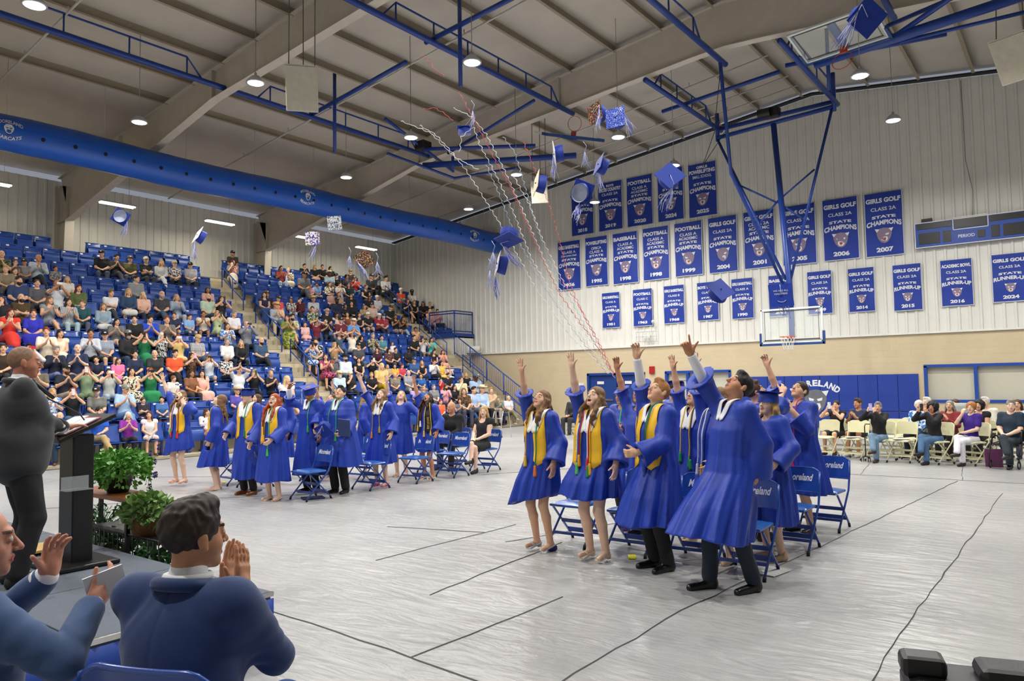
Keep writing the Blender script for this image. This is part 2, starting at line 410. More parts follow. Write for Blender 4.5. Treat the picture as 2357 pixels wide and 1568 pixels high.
def joints(h=1.75, seat=None, lean=(0, 0, 0), yaw=0, pitch=0, roll=0, wr=None, wl=None, hr=None, hl=None, feet=None, wt=1.0, er=None, el=None, kneefwd=.43, sh=1.0, twist=0):
    """skeleton; wr/wl wrist targets relative to the shoulder centre line in body scale, hr/hl = (finger direction, palm normal, curl, spread)"""
    s = h / 1.75; J = {'s': s, 'wt': wt}
    L = V3(*lean)
    if seat is None: pz = .95
    else: pz = seat / s + .09
    J['pel'] = V3(0, 0, pz); J['wai'] = V3(0, 0, pz + .13) + L * .25; J['che'] = V3(0, 0, pz + .34) + L * .7; J['nk'] = V3(0, -.01, pz + .53) + L
    ct, st = math.cos(twist), math.sin(twist)
    for n, k in (('R', 1), ('L', -1)): J['sh' + n] = J['che'] * .22 + J['nk'] * .78 + V3(k * .166 * sh * ct, k * .166 * sh * st, .005)
    J['hR'] = rotm(yaw, pitch, roll); J['hc'] = J['nk'] + V3(0, .0, .055) + J['hR'] @ V3(0, .03, .105)
    for n, k, w, hd, eh in (('R', 1, wr, hr, er), ('L', -1, wl, hl, el)):
        w = V3(k * .05, .06, -.5) if w is None else V3(*w)
        e, ww = elbow(J['sh' + n], J['sh' + n] + w, .285, .255, V3(*(eh or (k * .6, -.5, -.6))))
        J['el' + n] = e; J['wr' + n] = ww; J['hd' + n] = hd or (nrm(ww - e), V3(-k, 0, 0), .35, .06)
        J['hip' + n] = J['pel'] + V3(k * .09, 0, -.03)
    for n, k in (('R', 1), ('L', -1)):
        if seat is None:
            f = (feet or {}).get(n, V3(k * .1, 0, 0)); f = V3(*f); J['an' + n] = f + V3(0, -.02, .08 + 0)
            kn, a = elbow(J['hip' + n], J['an' + n], .44, .42, V3(0, 1, 0)); J['kn' + n] = kn
        else:
            f = (feet or {}).get(n)
            if f is not None: J['kn' + n] = V3(*f[0]); J['an' + n] = V3(*f[1])
            else: J['kn' + n] = V3(k * .13, kneefwd, pz - .0); J['an' + n] = V3(k * .12, kneefwd + .02, max(pz - .44, .08))
        J['toe' + n] = V3(k * .02, .15, -.055)
    for k in list(J):
        if isinstance(J[k], np.ndarray) and J[k].shape == (3,): J[k] = J[k] * s
    return J
def arm(J, n, r0=.05, r1=.04, r2=.027):
    w = J['s'] * (.6 + .4 * J['wt']); s, e, q = J['sh' + n], J['el' + n], J['wr' + n]
    return [(cone(s, e, r0 * w, r1 * w), .04), (cone(e, e * .6 + q * .4, r1 * w, r1 * .95 * w), .01), (cone(e * .6 + q * .4, q, r1 * .95 * w, r2 * w), .015)]
def leg(J, n, r0=.082, r1=.052, r2=.036):
    w = J['s'] * (.5 + .5 * J['wt']); a, k, q = J['hip' + n], J['kn' + n], J['an' + n]; c = k * .66 + q * .34 + V3(0, -.012, 0)
    return [(cone(a, k, r0 * w, r1 * w), .04), (cone(k, c, r1 * w, .05 * w), .02), (cone(c, q, .05 * w, r2 * w), .02)]
def torso(J, g=0.0):
    s = J['s']; w = J['wt']; P, W, Cc, N = J['pel'], J['wai'], J['che'], J['nk']
    return [ell(P, V3(.155 * w + g, .115 * w + g, .12) * s), (ell(W, V3(.135 * w + g, .1 * w * w + g, .14) * s), .08), (ell(Cc, V3(.165 * (.5 + .5 * w) + g, .112 * (.6 + .4 * w) + g, .17) * s), .08),
            (cone(J['shR'], J['shL'], (.055 + g) * s), .06)]
def skin_sdf(J, mouth=0, jaw=1.0, fem=0, hands=True, hsc=1.0, arms='RL'):
    s = J['s']; hs = s / (1.0 if s > .8 else s / .8) * hsc; hs = max(s, .82) * hsc
    fs = torso(J) + [(cone(J['nk'] - V3(0, 0, .03) * s, J['hc'] + J['hR'] @ V3(0, -.02, -.06) * hs, .056 * s, .053 * hs), .04)]
    for n in 'RL':
        if n in arms:
            fs += arm(J, n)
            if hands:
                hd = J['hd' + n]; fs.append((hand_sdf(J['wr' + n], hd[0], hd[1], 1 if n == 'R' else -1, s * (hd[4] if len(hd) > 4 else 1), hd[2], hd[3], point=len(hd) > 5), .012))
        fs += leg(J, n)
        a = J['an' + n]; t = J['toe' + n] * s; fs.append((cone(a + V3(0, -.02, -.04) * s, a + t, .034 * s, .024 * s), .03))
    fs.append((head_sdf(J['hc'], J['hR'], hs, mouth, jaw, fem), .015))
    J['hs'] = hs
    return U(fs, .03)
def bounds(J, pad=.2):
    P = np.array([v for k, v in J.items() if isinstance(v, np.ndarray) and v.shape == (3,) and not k.startswith('toe')])
    lo = P.min(0) - pad; hi = P.max(0) + pad; lo[2] = max(lo[2], -.02); hi[2] = max(hi[2], J['hc'][2] + .14)
    return lo, hi
HAIR = dict(black='15110f', dark='2a1c14', brown='4a3020', lbrown='7a5a3a', blond='b8935a', lblond='d6b98a', grey='8d8983', white='d8d4cc', red='8a3f1c', auburn='5a2a1c', dred='5c1420')
def hair_sdf(J, style, seed=0):
    c, R, s = J['hc'], J['hR'], J.get('hs', 1.0)
    P = lambda x, y, z: c + R @ (V3(x, y, z) * s)
    E = lambda x, y, z, a, b, g: ell(P(x, y, z), V3(a, b, g) * s, R)
    cap_ = E(0, -.018, .034, .083, .101, .096)
    face = U([E(0, .10, -.035, .064, .085, .098), (E(0, .03, -.095, .075, .085, .075), .03)], .02)
    if style == 'shaved': return cut(cut(E(0, -.02, .03, .079, .096, .094), face, .01), E(0, .03, -.09, .12, .08, .07), .02)
    if style == 'short': return wob(cut(cut(U([cap_, (E(0, .045, .105, .05, .04, .026), .03)]), face, .012), E(0, .0, -.1, .12, .13, .075), .02), .003, 75, seed)
    if style == 'spiky': return wob(cut(cut(U([E(0, -.018, .04, .085, .102, .1), (E(0, .04, .11, .05, .045, .03), .03)]), face, .012), E(0, .0, -.1, .12, .13, .07), .02), .006, 95, seed)
    if style == 'bowl': return wob(cut(E(0, -.012, .032, .09, .108, .1), U([E(0, .11, -.05, .06, .09, .09), (E(0, 0, -.12, .14, .14, .09), .02)], .02), .01), .003, 70, seed)
    if style == 'bun': return wob(U([cut(cut(cap_, face, .012), E(0, .03, -.1, .12, .1, .075), .02), (E(0, -.115, .05, .035, .035, .035), .02)], .02), .002, 90, seed)
    if style == 'curly': return wob(cut(E(0, -.025, .02, .125, .125, .135), U([E(0, .115, -.035, .066, .085, .1), (E(0, .1, -.12, .08, .09, .07), .02)], .02), .01), .012, 55, seed)
    if style == 'puffy': return wob(cut(E(0, -.018, .025, .1, .112, .11), U([E(0, .115, -.04, .06, .085, .09), (E(0, .06, -.13, .09, .1, .07), .02)], .02), .01), .006, 70, seed)
    D = V3(0, 0, -1) * s; base = cut(cap_, face, .012)
    Ln = {'bob': .12, 'mid': .2, 'long': .3, 'xlong': .4}[style.rstrip('wf')]
    wv = .016 if 'w' in style else .004; fs = [base, (E(0, -.035, -.02, .078, .075, .09), .03)]
    angs = ([-120, 120] if 'f' in style else []) + [-105, -82, -60, -38, -15, 15, 38, 60, 82, 105]
    for i, ad in enumerate(angs):
        a = math.radians(ad); p = P(.072 * math.sin(a), -.018 - .066 * math.cos(a), .0); out = V3(R[0, 0] * math.sin(a), R[1, 0] * math.sin(a), 0) * (.03 if 'f' in style else .05) + V3(0, -1, 0) * .075 * max(math.cos(a), 0)
        L1 = Ln * (.85 + .2 * math.sin(i * 2.3 + seed)); q = p; nseg = 5
        for k in range(nseg):
            t = (k + 1) / nseg
            w_ = V3(math.sin(t * 9 + i * 1.9 + seed), math.cos(t * 8 + i * 2.7 + seed), 0) * wv
            fwd = V3(0, .15, 0) * min(t * 1.6, 1) * (1 if ('f' in style and abs(ad) > 70) else 0)
            n_ = p + D * L1 * t + (out * t + w_ + fwd) * s
            fs.append((cone(q, n_, (.026 - .003 * k) * s, (.023 - .003 * k) * s), .014)); q = n_
    f = cut(U(fs, .03), E(0, .115, -.045, .054, .075, .1), .01)
    return wob(f, .005 if 'w' in style else .003, 60, seed)
def hat_mesh(J, kind, mats, parent):
    c, R, s = J['hc'], J['hR'], J.get('hs', 1.0); M = Matrix([list(r_) for r_ in (R * s)])
    T = lambda v: Vector(c) + M @ Vector(v)
    mb = MB()
    if kind == 'cap':
        mb.lathe([(.096, .035), (.099, .06), (.094, .1), (.072, .135), (.035, .152), (.004, .156)], Vector(c), 20, M, sy=1.12)
        mb.grid(10, 4, lambda u, v: T(((u - .5) * .15, .085 + v * .085 * (1 - (2 * u - 1) ** 2 * .75), .043 - .02 * (2 * u - 1) ** 2 * 1.2 - v * .012)), 0)
        mb.grid(10, 4, lambda u, v: T(((u - .5) * .15, .085 + v * .085 * (1 - (2 * u - 1) ** 2 * .75), .037 - .02 * (2 * u - 1) ** 2 * 1.2 - v * .012)), 0)
        o = mb.build('cap', mats[0], parent, outward=False)
        m2 = MB(); m2.box((0, 0, 0), (.05 * s, .006 * s, .032 * s)); q = m2.data('cap_badge', mats[1])
        b = link('cap_badge', q, o); b.matrix_local = Matrix.Translation(T((0, .108, .085))) @ (Matrix([list(r_) for r_ in R]).to_4x4() @ Matrix.Rotation(.25, 4, 'X'))
        return o
    if kind == 'cowboy':
        mb.lathe([(.0, .165), (.03, .16), (.07, .162), (.085, .14), (.09, .1), (.093, .06)], Vector(c), 24, M, sy=1.15)
        mb.grid(36, 5, lambda u, v: T(((.088 + v * .085) * math.cos(2 * PI * u), (.1 + v * .08) * math.sin(2 * PI * u), .058 + .055 * v ** 1.5 * abs(math.cos(2 * PI * u)) ** 2.2)), 0)
        o = mb.build('hat', mats[0], parent, outward=False); b = MB().lathe([(.095, .06), (.096, .078)], Vector(c), 24, M, sy=1.13).build('hat_band', mats[1], o, outward=False)
        md = o.modifiers.new('thick', 'SOLIDIFY'); md.thickness = .004
        return o
def top_sdf(J, sleeve, g=.010, long_=0.0):
    s = J['s']; fs = torso(J, g); fs[-1] = (cone(J['shR'], J['shL'], (.058 + g) * s), .06)
    w = s * (.6 + .4 * J['wt'])
    for n in 'RL':
        S, E_, W_ = J['sh' + n], J['el' + n], J['wr' + n]
        if sleeve == 'n': fs.append((cone(S, S * .9 + E_ * .1, .06 * w + g), .03))
        elif sleeve == 's': fs.append((cone(S, S * .35 + E_ * .65, .053 * w + g, .054 * w + g), .03))
        else: fs += [(cone(S, E_, .056 * w + g, .048 * w + g), .03), (cone(E_, E_ * .06 + W_ * .94, .046 * w + g, .034 * w + g), .02)]
    f = U(fs, .03)
    nk = J['nk'] + V3(0, .03, .035) * s
    f = cut(f, ell(nk, V3(.07, .075, .05) * s), .01)
    if sleeve == 'n': f = cut(f, ell(J['nk'] + V3(0, .1, -.0) * s, V3(.085, .09, .07) * s), .02)
    return wob(f, .004 * s, 22, 1)
def bottom_sdf(J, kind, g=.012):
    s = J['s']; w = s * (.5 + .5 * J['wt'])
    fs = [ell(J['pel'], V3(.158 * J['wt'] + g, .12 * J['wt'] + g, .12) * s)]
    for n in 'RL':
        a, k, q = J['hip' + n], J['kn' + n], J['an' + n]
        if kind == 'long': fs += [(cone(a, k, .086 * w + g, .06 * w + g), .04), (cone(k, k * .06 + q * .94, .058 * w + g, .05 * w + g), .02)]
        elif kind == 'shorts': fs += [(cone(a, a * .2 + k * .8, .09 * w + g, .082 * w + g), .04)]
        else: fs += [(cone(a, k, .095 * w + g, .085 * w + g), .12)]
    if kind == 'skirt': fs.append((cone(J['hipR'] * .5 + J['hipL'] * .5, J['knR'] * .5 + J['knL'] * .5, .1 * w, .085 * w), .12))
    if kind == 'maxi':
        kk = J['knR'] * .5 + J['knL'] * .5; aa = J['anR'] * .5 + J['anL'] * .5
        for n in 'RL': fs.append((cone(J['kn' + n], J['kn' + n] * .2 + J['an' + n] * .8, .09 * w, .1 * w), .12))
        fs.append((cone(kk, aa, .1 * w, .12 * w), .12))
    return wob(U(fs, .04), .004 * s, 26, 2)
def shoe_sdf(J, n, style='shoe'):
    s = J['s']; a = J['an' + n]; t = J['toe' + n] * s
    if style == 'boot': return U([cone(a + V3(0, -.01, .09) * s, a + V3(0, -.02, -.03) * s, .05 * s, .046 * s), (cone(a + V3(0, -.025, -.038) * s, a + t * 1.05, .042 * s, .034 * s), .03)], .02)
    return U([cone(a + V3(0, -.015, 0) * s, a + V3(0, -.02, -.04) * s, .046 * s, .044 * s), (cone(a + V3(0, -.028, -.042) * s, a + t * 1.08, .04 * s, .034 * s), .03)], .02)
SKINC = dict(f='e2b292', m='c98f6c', t='b57f58', d='5a3a28', p='ecc4aa')
def skin_mats(tone='f', hair='brown', lips=None, beard='dark'):
    h = HAIR.get(hair, hair)
    return [mat('skin_' + tone, SKINC.get(tone, tone), .5, noise=.05, scale=14, spec=.35), mat('eye_white', 'd8d4ce', .3, noise=0), mat('brow_' + hair, h, .7, noise=0),
            mat('lips_' + tone, lips or {'f': 'b5645a', 'm': 'a05a4c', 't': '94523f', 'd': '4e2a24', 'p': 'c0685f'}.get(tone, 'a85a50'), .4, noise=0), mat('mouth_inside', '3a1214', .5, noise=0), mat('beard_' + beard, HAIR.get(beard, beard), .9, noise=.2, scale=80)]
def hair_mat(c): return mat('hair_' + c, HAIR.get(c, c), .55, noise=.28, scale=45, spec=.4)

# ------------------------------------------------------------------ the hall
X0, X1, Y0, Y1 = -28.75, 14.35, -7.0, 27.3
BLUE = '1747b4'; DKB = '16398f'
m_paint = mat('blue_paint', '1b4aa6', .35, noise=.05); m_paintd = mat('blue_paint_dark', '1c3f87', .4, noise=.05)
m_white = mat('white_paint', 'e8e8e4', .5); m_black = mat('black_paint', '121214', .45); m_chrome = mat('chrome', 'c8c8cc', .2, metal=1)
m_beam = mat('cream_steel', 'cfc6b8', .55, noise=.05, scale=3); m_purl = mat('cream_purlin', 'a0937f', .6, noise=.05, scale=3)
def metal_panel():
    m = mat('white_metal_wall', 'e6e5dd', .45, noise=.03, scale=1.5); return m
def tarp_mat():
    m = mat('grey_vinyl_tarp', 'c4c4c2', .3, noise=0); nt = m.node_tree; N = nt.nodes; L = nt.links; b = N['Principled BSDF']
    tc = N.new('ShaderNodeTexCoord'); b.inputs['Specular IOR Level'].default_value = .45
    def nz(sc, det, scale=(1, 1, 1), rot=0, dist=0):
        mp = N.new('ShaderNodeMapping'); mp.inputs['Scale'].default_value = scale; mp.inputs['Rotation'].default_value = (0, 0, rot)
        n = N.new('ShaderNodeTexNoise'); n.inputs['Scale'].default_value = sc; n.inputs['Detail'].default_value = det; n.inputs['Distortion'].default_value = dist
        L.new(tc.outputs['Object'], mp.inputs[0]); L.new(mp.outputs[0], n.inputs['Vector']); return n.outputs['Fac']
    c1 = nz(.35, 3); c2 = nz(9, 4)
    r_ = N.new('ShaderNodeValToRGB'); r_.color_ramp.elements[0].position = .35; r_.color_ramp.elements[1].position = .65
    r_.color_ramp.elements[0].color = (*srgb('9c9c9c'), 1); r_.color_ramp.elements[1].color = (*srgb('b4b4b2'), 1); L.new(c1, r_.inputs[0])
    ov = N.new('ShaderNodeMix'); ov.data_type = 'RGBA'; ov.blend_type = 'OVERLAY'; ov.inputs[0].default_value = .12; L.new(r_.outputs[0], ov.inputs[6]); L.new(c2, ov.inputs[7]); L.new(ov.outputs[2], b.inputs['Base Color'])
    w1 = nz(1.1, 6, (1.2, 3.4, 1), .5, 1.6); w2 = nz(1.9, 5, (1, 3.2, 1), -.35, 1.9); w3 = nz(.9, 3)
    a = N.new('ShaderNodeMath'); a.operation = 'MULTIPLY_ADD'; L.new(w2, a.inputs[0]); a.inputs[1].default_value = .6; L.new(w1, a.inputs[2])
    a2 = N.new('ShaderNodeMath'); a2.operation = 'MULTIPLY_ADD'; L.new(w3, a2.inputs[0]); a2.inputs[1].default_value = 1.2; L.new(a.outputs[0], a2.inputs[2])
    bp = N.new('ShaderNodeBump'); bp.inputs['Strength'].default_value = .5; bp.inputs['Distance'].default_value = .05
    L.new(a2.outputs[0], bp.inputs['Height']); L.new(bp.outputs[0], b.inputs['Normal']); return m
m_tarp = tarp_mat()
fl = MB(); fl.grid(30, 24, lambda u, v: (-18.35 + u * (X1 + 18.35), Y0 + v * (Y1 - Y0), 0), smooth=False)
tag(fl.build('floor', m_tarp, outward=False), kind='structure')
f2 = MB().box(((X0 - 18.35) / 2, (Y0 + Y1) / 2, -.06), (-18.35 - X0, Y1 - Y0, .1)); tag(f2.build('floor_edge', mat('dark_rubber_floor', '3a3b3e', .6)), kind='structure')
# seams where the tarp sheets overlap
def seam(pts, wd=.012, name='trim_seam'):
    mb = MB(); P = []
    for (a, b) in zip(pts, pts[1:]):
        n = max(2, int(math.dist(a, b) / .25))
        for i in range(n): t = i / n; P.append((a[0] + (b[0] - a[0]) * t + rnd.uniform(-.012, .012), a[1] + (b[1] - a[1]) * t + rnd.uniform(-.012, .012)))
    P.append(pts[-1]); V = []; F = []
    for i, p in enumerate(P):
        q = P[min(i + 1, len(P) - 1)]; o = P[max(i - 1, 0)]; d = Vector((q[0] - o[0], q[1] - o[1], 0)).normalized(); n = Vector((-d.y, d.x, 0)) * wd / 2 * rnd.uniform(.4, 1.2)
        V += [(p[0] + n.x, p[1] + n.y, .002), (p[0] + n.x * .3, p[1] + n.y * .3, .007), (p[0] - n.x, p[1] - n.y, .002)]
    for i in range(len(P) - 1): F += [(3 * i, 3 * i + 1, 3 * i + 4, 3 * i + 3), (3 * i + 1, 3 * i + 2, 3 * i + 5, 3 * i + 4)]
    mb.add(V, F); tag(mb.build(name, mat('seam_tape', '3c3d40', .6, noise=.2), outward=False), kind='structure')
for p in (((-1.04, 2.2), (-1.08, 6), (-1.03, 13.4)), ((-2.54, 3.4), (-2.54, 5.4), (-2.3, 8), (-1.75, 14.6)), ((-3.55, 3.5), (-3.5, 5.2)), ((-4.46, 4.6), (-4.67, 6.95)), ((-5.77, 5.2), (-5.73, 7.5)), ((-12, 3.52), (-4.67, 3.58), (-3.5, 3.5), (-1.0, 3.35)),
          ((-6.5, 14.5), (-1.9, 14.73), (6, 14.6)), ((-12.5, 4.64), (-11.8, 5.87), (-9.9, 8.1)), ((-15.5, 7.1), (-12.8, 9)), ((-14, 5.6), (-11.5, 5.9)), ((-9.4, 11.1), (-7.5, 14.6)), ((-3.6, 17), (-3.3, 14.7)), ((-1.7, 14.7), (-2, 17.5)), ((-7, 6.5), (-5.75, 6.9)), ((-5.2, 6.6), (-4.7, 8.3))): seam(p)
# walls: ribbed metal above, painted block below on the end wall
def ribbed(name, a, b, z0, ztop, inward):
    a = Vector(a); b = Vector(b); L = (b - a).length; d = (b - a) / L; n = Vector(inward); P = []; u = 0
    while u < L:
        for du, dp in ((0, 0), (.19, 0), (.215, .035), (.275, .035), (.3, 0)): P.append((min(u + du, L), dp))
        u += .3
    mb = MB(); V = []; F = []
    for (u, dp) in P:
        q = a + d * u + n * dp; zt = ztop(q)
        V += [(q.x, q.y, z0), (q.x, q.y, zt)]
    for i in range(len(P) - 1): F.append((2 * i, 2 * i + 2, 2 * i + 3, 2 * i + 1))
    mb.add(V, F); return tag(mb.build(name, metal_panel(), outward=False), kind='structure')
ribbed('wall_end', (X0, Y1, 0), (X1, Y1, 0), 3.16, lambda q: roof_z(q.x) - .1, (0, -1, 0))
ribbed('wall_left', (X0, Y1, 0), (X0, Y0, 0), 0, lambda q: 9.25, (1, 0, 0))
tag(MB().box((X1 + .1, (Y0 + Y1) / 2, 4.7), (.2, Y1 - Y0, 9.4)).build('wall_right', metal_panel()), kind='structure')
tag(MB().box(((X0 + X1) / 2, Y0 - .1, 6), (X1 - X0, .2, 12)).build('wall_back', metal_panel()), kind='structure')
m_block = mat('tan_block', 'd3c2a0', .7, noise=.03, scale=2)
nt = m_block.node_tree; tc = nt.nodes.new('ShaderNodeTexCoord'); mp = nt.nodes.new('ShaderNodeMapping'); mp.inputs['Rotation'].default_value = (PI / 2, 0, 0)
bt = nt.nodes.new('ShaderNodeTexBrick'); bt.inputs['Scale'].default_value = 1; bt.inputs['Brick Width'].default_value = .4; bt.inputs['Row Height'].default_value = .203; bt.inputs['Mortar Size'].default_value = .006
bp = nt.nodes.new('ShaderNodeBump'); bp.inputs['Strength'].default_value = .5; bp.inputs['Distance'].default_value = .008; bp.invert = True
nt.links.new(tc.outputs['Object'], mp.inputs[0]); nt.links.new(mp.outputs[0], bt.inputs['Vector']); nt.links.new(bt.outputs['Fac'], bp.inputs['Height']); nt.links.new(bp.outputs[0], nt.nodes['Principled BSDF'].inputs['Normal'])
lw = MB()
# block wall with openings: doors at -16.9..-13.4, windows
HOLES = [(-16.75, -14.05, 0, 2.08), (-13.15, -10.45, .93, 2.12), (-4.05, 5.2, .93, 2.12)]
xs = X0
for (a, b, z0, z1) in HOLES:
    lw.box(((xs + a) / 2, Y1 - .06, 1.58), (a - xs, .2, 3.16))
    lw.box(((a + b) / 2, Y1 - .06, (z1 + 3.16) / 2), (b - a, .2, 3.16 - z1))
    if z0: lw.box(((a + b) / 2, Y1 - .06, z0 / 2), (b - a, .2, z0))
    xs = b
lw.box(((xs + X1) / 2, Y1 - .06, 1.58), (X1 - xs, .2, 3.16))
tag(lw.build('wall_end_lower', m_block), kind='structure')
tag(MB().box(((X0 + X1) / 2, Y1 - .1, 3.18), (X1 - X0, .3, .06)).build('trim_1', m_white), kind='structure')
# dark strip whose colour stands for the shade between wall top and roof
gp = MB()
for s, e in ((X0, RIDGE_X), (RIDGE_X, X1)):
    gp.bar((s, Y1 - .03, roof_z(s) - .02), (e, Y1 - .03, roof_z(e) - .02), .05, .24, up=(0, 1, 0))
tag(gp.build('gap_shade_strip', mat('dark_gap', '2a2724', .9)), kind='structure')
# roof
def deck():
    m = mat('roof_insulation', 'c6beb2', .7, noise=.05, scale=1.2, bump=.25, bscale=4)
    return m
rf = MB()
for s, e in ((X0 - .2, RIDGE_X), (RIDGE_X, X1 + .2)):
    rf.add([(s, Y0, roof_z(s) + .2), (e, Y0, roof_z(e) + .2), (e, Y1 + .2, roof_z(e) + .2), (s, Y1 + .2, roof_z(s) + .2)], [(0, 1, 2, 3)])
tag(rf.build('ceiling', deck(), outward=False), kind='structure')
def purlin(x):
    z = roof_z(x); mb = MB(); mb.box((x, (Y0 + Y1) / 2, z + .09), (.012, Y1 - Y0 - .2, .24)); mb.box((x + .04, (Y0 + Y1) / 2, z - .03), (.09, Y1 - Y0 - .2, .012)); mb.box((x - .03, (Y0 + Y1) / 2, z + .19), (.07, Y1 - Y0 - .2, .012))
    return mb
npur = 0
for k in range(-10, 15):
    x = RIDGE_X + (k + .22 if k >= 0 else k + .78) * 1.52
    if X0 + .3 < x < X1 - .3:
        npur += 1; tag(purlin(x).build('beam_purlin', m_purl), kind='structure')
# rigid frames: tapered column and rafter with flanges
BOT = [(-27.85, 7.72), (-18.6, 9.72), (-8.2, 10.62), (RIDGE_X, 10.68)]
def frame_(y):
    for sgn in (1, -1):
        fx = (lambda x: x) if sgn == 1 else (lambda x: 2 * RIDGE_X - x)
        mb = MB(); top = [(x, roof_z(x) - .03) for x, _ in BOT]; top[0] = (X0 + .15, roof_z(X0 + .15) - .03)
        poly = [(x, z) for x, z in BOT] + top[::-1]
        mb.prism(poly, y - .012, y + .012, lambda u, v, h: (fx(u), h, v))
        for A in (BOT, top):
            for (a, b) in zip(A, A[1:]): mb.bar((fx(a[0]), y, a[1]), (fx(b[0]), y, b[1]), .018, .26, up=(0, 1, 0)) if False else mb.bar((fx(a[0]), y, a[1]), (fx(b[0]), y, b[1]), .26, .02, up=(0, 0, 1))
        for x in (-18.6, -12.5, -24): z = np.interp(x, [p[0] for p in BOT], [p[1] for p in BOT]); mb.box((fx(x), y, (z + roof_z(x)) / 2), (.02, .24, roof_z(x) - z - .05))
        tag(mb.build('beam_rafter', m_beam), kind='structure')
        cb = MB(); xo, xi0, xi1 = X0 + .05, X0 + .42, -27.85
        cb.prism([(xo, 0), (xi0, 0), (xi1, 7.72), (xi1, 8.9), (xo, 9.1)], y - .012, y + .012, lambda u, v, h: (fx(u), h, v))
        cb.bar((fx(xi0), y, 0), (fx(xi1), y, 7.72), .02, .3, up=(0, 1, 0)) if False else cb.bar((fx(xi0), y, 0), (fx(xi1), y, 7.72), .3, .02, up=(1, 0, 0))
        cb.bar((fx(xo), y, 0), (fx(xo), y, 9.0), .3, .02, up=(1, 0, 0)); cb.box((fx((xo + xi1) / 2), y, 7.72), (xi1 - xo, .26, .02))
        cb.bar((fx(xi1), y, 7.72), (fx(xi1), y, 8.9), .26, .02, up=(1, 0, 0))
        tag(cb.build('column', m_beam), kind='structure')
for y in (-4.5, 3.2, 11.0, 19.0): frame_(y)
# flange braces from purlin to rafter
for y in (3.2, 11.0, 19.0):
    for x in (-24.2, -21.1, -18.1, -15.0, -12.0, -9.0, -5.5, -2.4):
        z = np.interp(x if x < RIDGE_X else 2 * RIDGE_X - x, [p[0] for p in BOT], [p[1] for p in BOT])
        tag(MB().bar((x, y + .12, z + .02), (x + .02, y + 1.05, roof_z(x) + .02), .035).build('beam_brace', m_beam), kind='structure')
# sprinkler pipes running across the bays
m_pipe = mat('white_pipe', 'c9c5bd', .45)
def pipe(a, b, r=.025, name='ceiling_pipe', drops=()):
    mb = MB(); mb.tube([a, b], r, 8)
    for t in drops:
        p = Vector(a).lerp(Vector(b), t); mb.tube([p, p + Vector((0, 0, .14))], r * .6, 6)
    return mb.build(name, m_pipe)
for i, (y, x0, x1) in enumerate(((7.0, -28, -8), (14.6, -28, -7.5), (22.6, -28, 4), (25.6, -27, 8), (14.9, -7, 8), (24.6, -20, 9))):
    tag(pipe((x0, y, roof_z(x0) - .22), (x1, y, roof_z(x1) - .22) if x1 <= RIDGE_X else (x1, y, roof_z(x1) - .22), .028, drops=[k / 8 for k in range(1, 8)]) if x1 <= RIDGE_X or x0 >= RIDGE_X else pipe((x0, y, roof_z(x0) - .22), (RIDGE_X, y, roof_z(RIDGE_X) - .22), .028, drops=[k / 8 for k in range(1, 8)]),
        'thin white pipe running across the roof in the %s bay' % ['nearest left', 'middle left', 'far left', 'last', 'middle right', 'bundled last'][i], 'pipe', 'sprinkler pipes under the roof')

# ------------------------------------------------------------------ lamps
m_lens = mat('lamp_lens', 'ffffff', .3, noise=0, emit='f4f7ff', es=14)
m_body = mat('lamp_body', 'c2c4c8', .35, metal=.4)
hb = thing('high_bay_lamp', 'x', 'ceiling lamp')
MB().lathe([(.0, .12), (.09, .12), (.15, .06), (.2, .0), (.205, -.03), (.17, -.03)], n=24).build('housing', m_body, hb)
lens = MB().lathe([(.0, -.035), (.16, -.035), (.17, -.02)], n=24).build('lens', m_lens, hb)
MB().lathe([(.03, .12), (.03, .2), (0, .2)], n=10).build('canopy', m_body, hb)
lamps = []
spots = [(-14.15, y) for y in (.2, 4.96, 9.32, 14.1, 18.84, 23.7)] + [(-18.5, 8.88), (-18.5, 15.5), (-18.4, 21.4), (-18.5, 2.4)] + [(-9.8, y) for y in (5.2, 11.57, 17.74, 21.25, -.5)] + [(-3.6, y) for y in (21.26, 17.6, 11.4, 5, -1)] + [(.8, 14.3), (.8, 7.5), (.8, 21.2), (5.5, 18)]
ORD = ['first', 'second', 'third', 'fourth', 'fifth', 'sixth', 'seventh', 'eighth', 'ninth', 'tenth', 'eleventh', 'twelfth', 'thirteenth', 'fourteenth', 'fifteenth', 'sixteenth', 'seventeenth', 'eighteenth', 'nineteenth', 'twentieth']
rows_ = {}
for i, (x, y) in enumerate(spots):
    o = hb if i == 0 else copy_tree(hb)
    o.location = (x, y, 8.5)
    rn = {-14: 'line above the front seats', -18: 'line above the lower bleachers', -9: 'line above the left graduates', -3: 'line above the right graduates', 0: 'line right of the hoop', 5: 'far right line'}[int(x)]
    o['label'] = 'round high bay lamp, %s from the end wall, %s' % (ORD[sum(1 for (a, b) in spots if int(a) == int(x) and b > y)].replace('first', 'one').replace('second', 'two').replace('third', 'three').replace('fourth', 'four').replace('fifth', 'five').replace('sixth', 'six'), rn)
    o['group'] = 'high bay lamps under the roof'
    top = MB().tube([(0, 0, .2), (0, 0, roof_z(x) - 8.5 + .2)], .008, 6).build('hanger', m_pipe, o)
    la = bpy.data.lights.new('high_bay_light', 'AREA'); la.shape = 'DISK'; la.size = .36; la.energy = HIGHBAY_W; la.color = (1, .97, .93); la.spread = math.radians(172)
    lo = link('light', la, o); lo.location = (0, 0, -.06)
for q_ in (m_lens,): q_.cycles.emission_sampling = 'NONE'
m_tube = mat('tube_glow', 'ffffff', .3, noise=0, emit='fff3d4', es=7); m_tube.cycles.emission_sampling = 'NONE'
ft = thing('fluorescent_lamp', 'x', 'tube lamp')
MB().box((0, 0, .05), (.3, 1.24, .05), bev=.01).build('housing', m_body, ft)
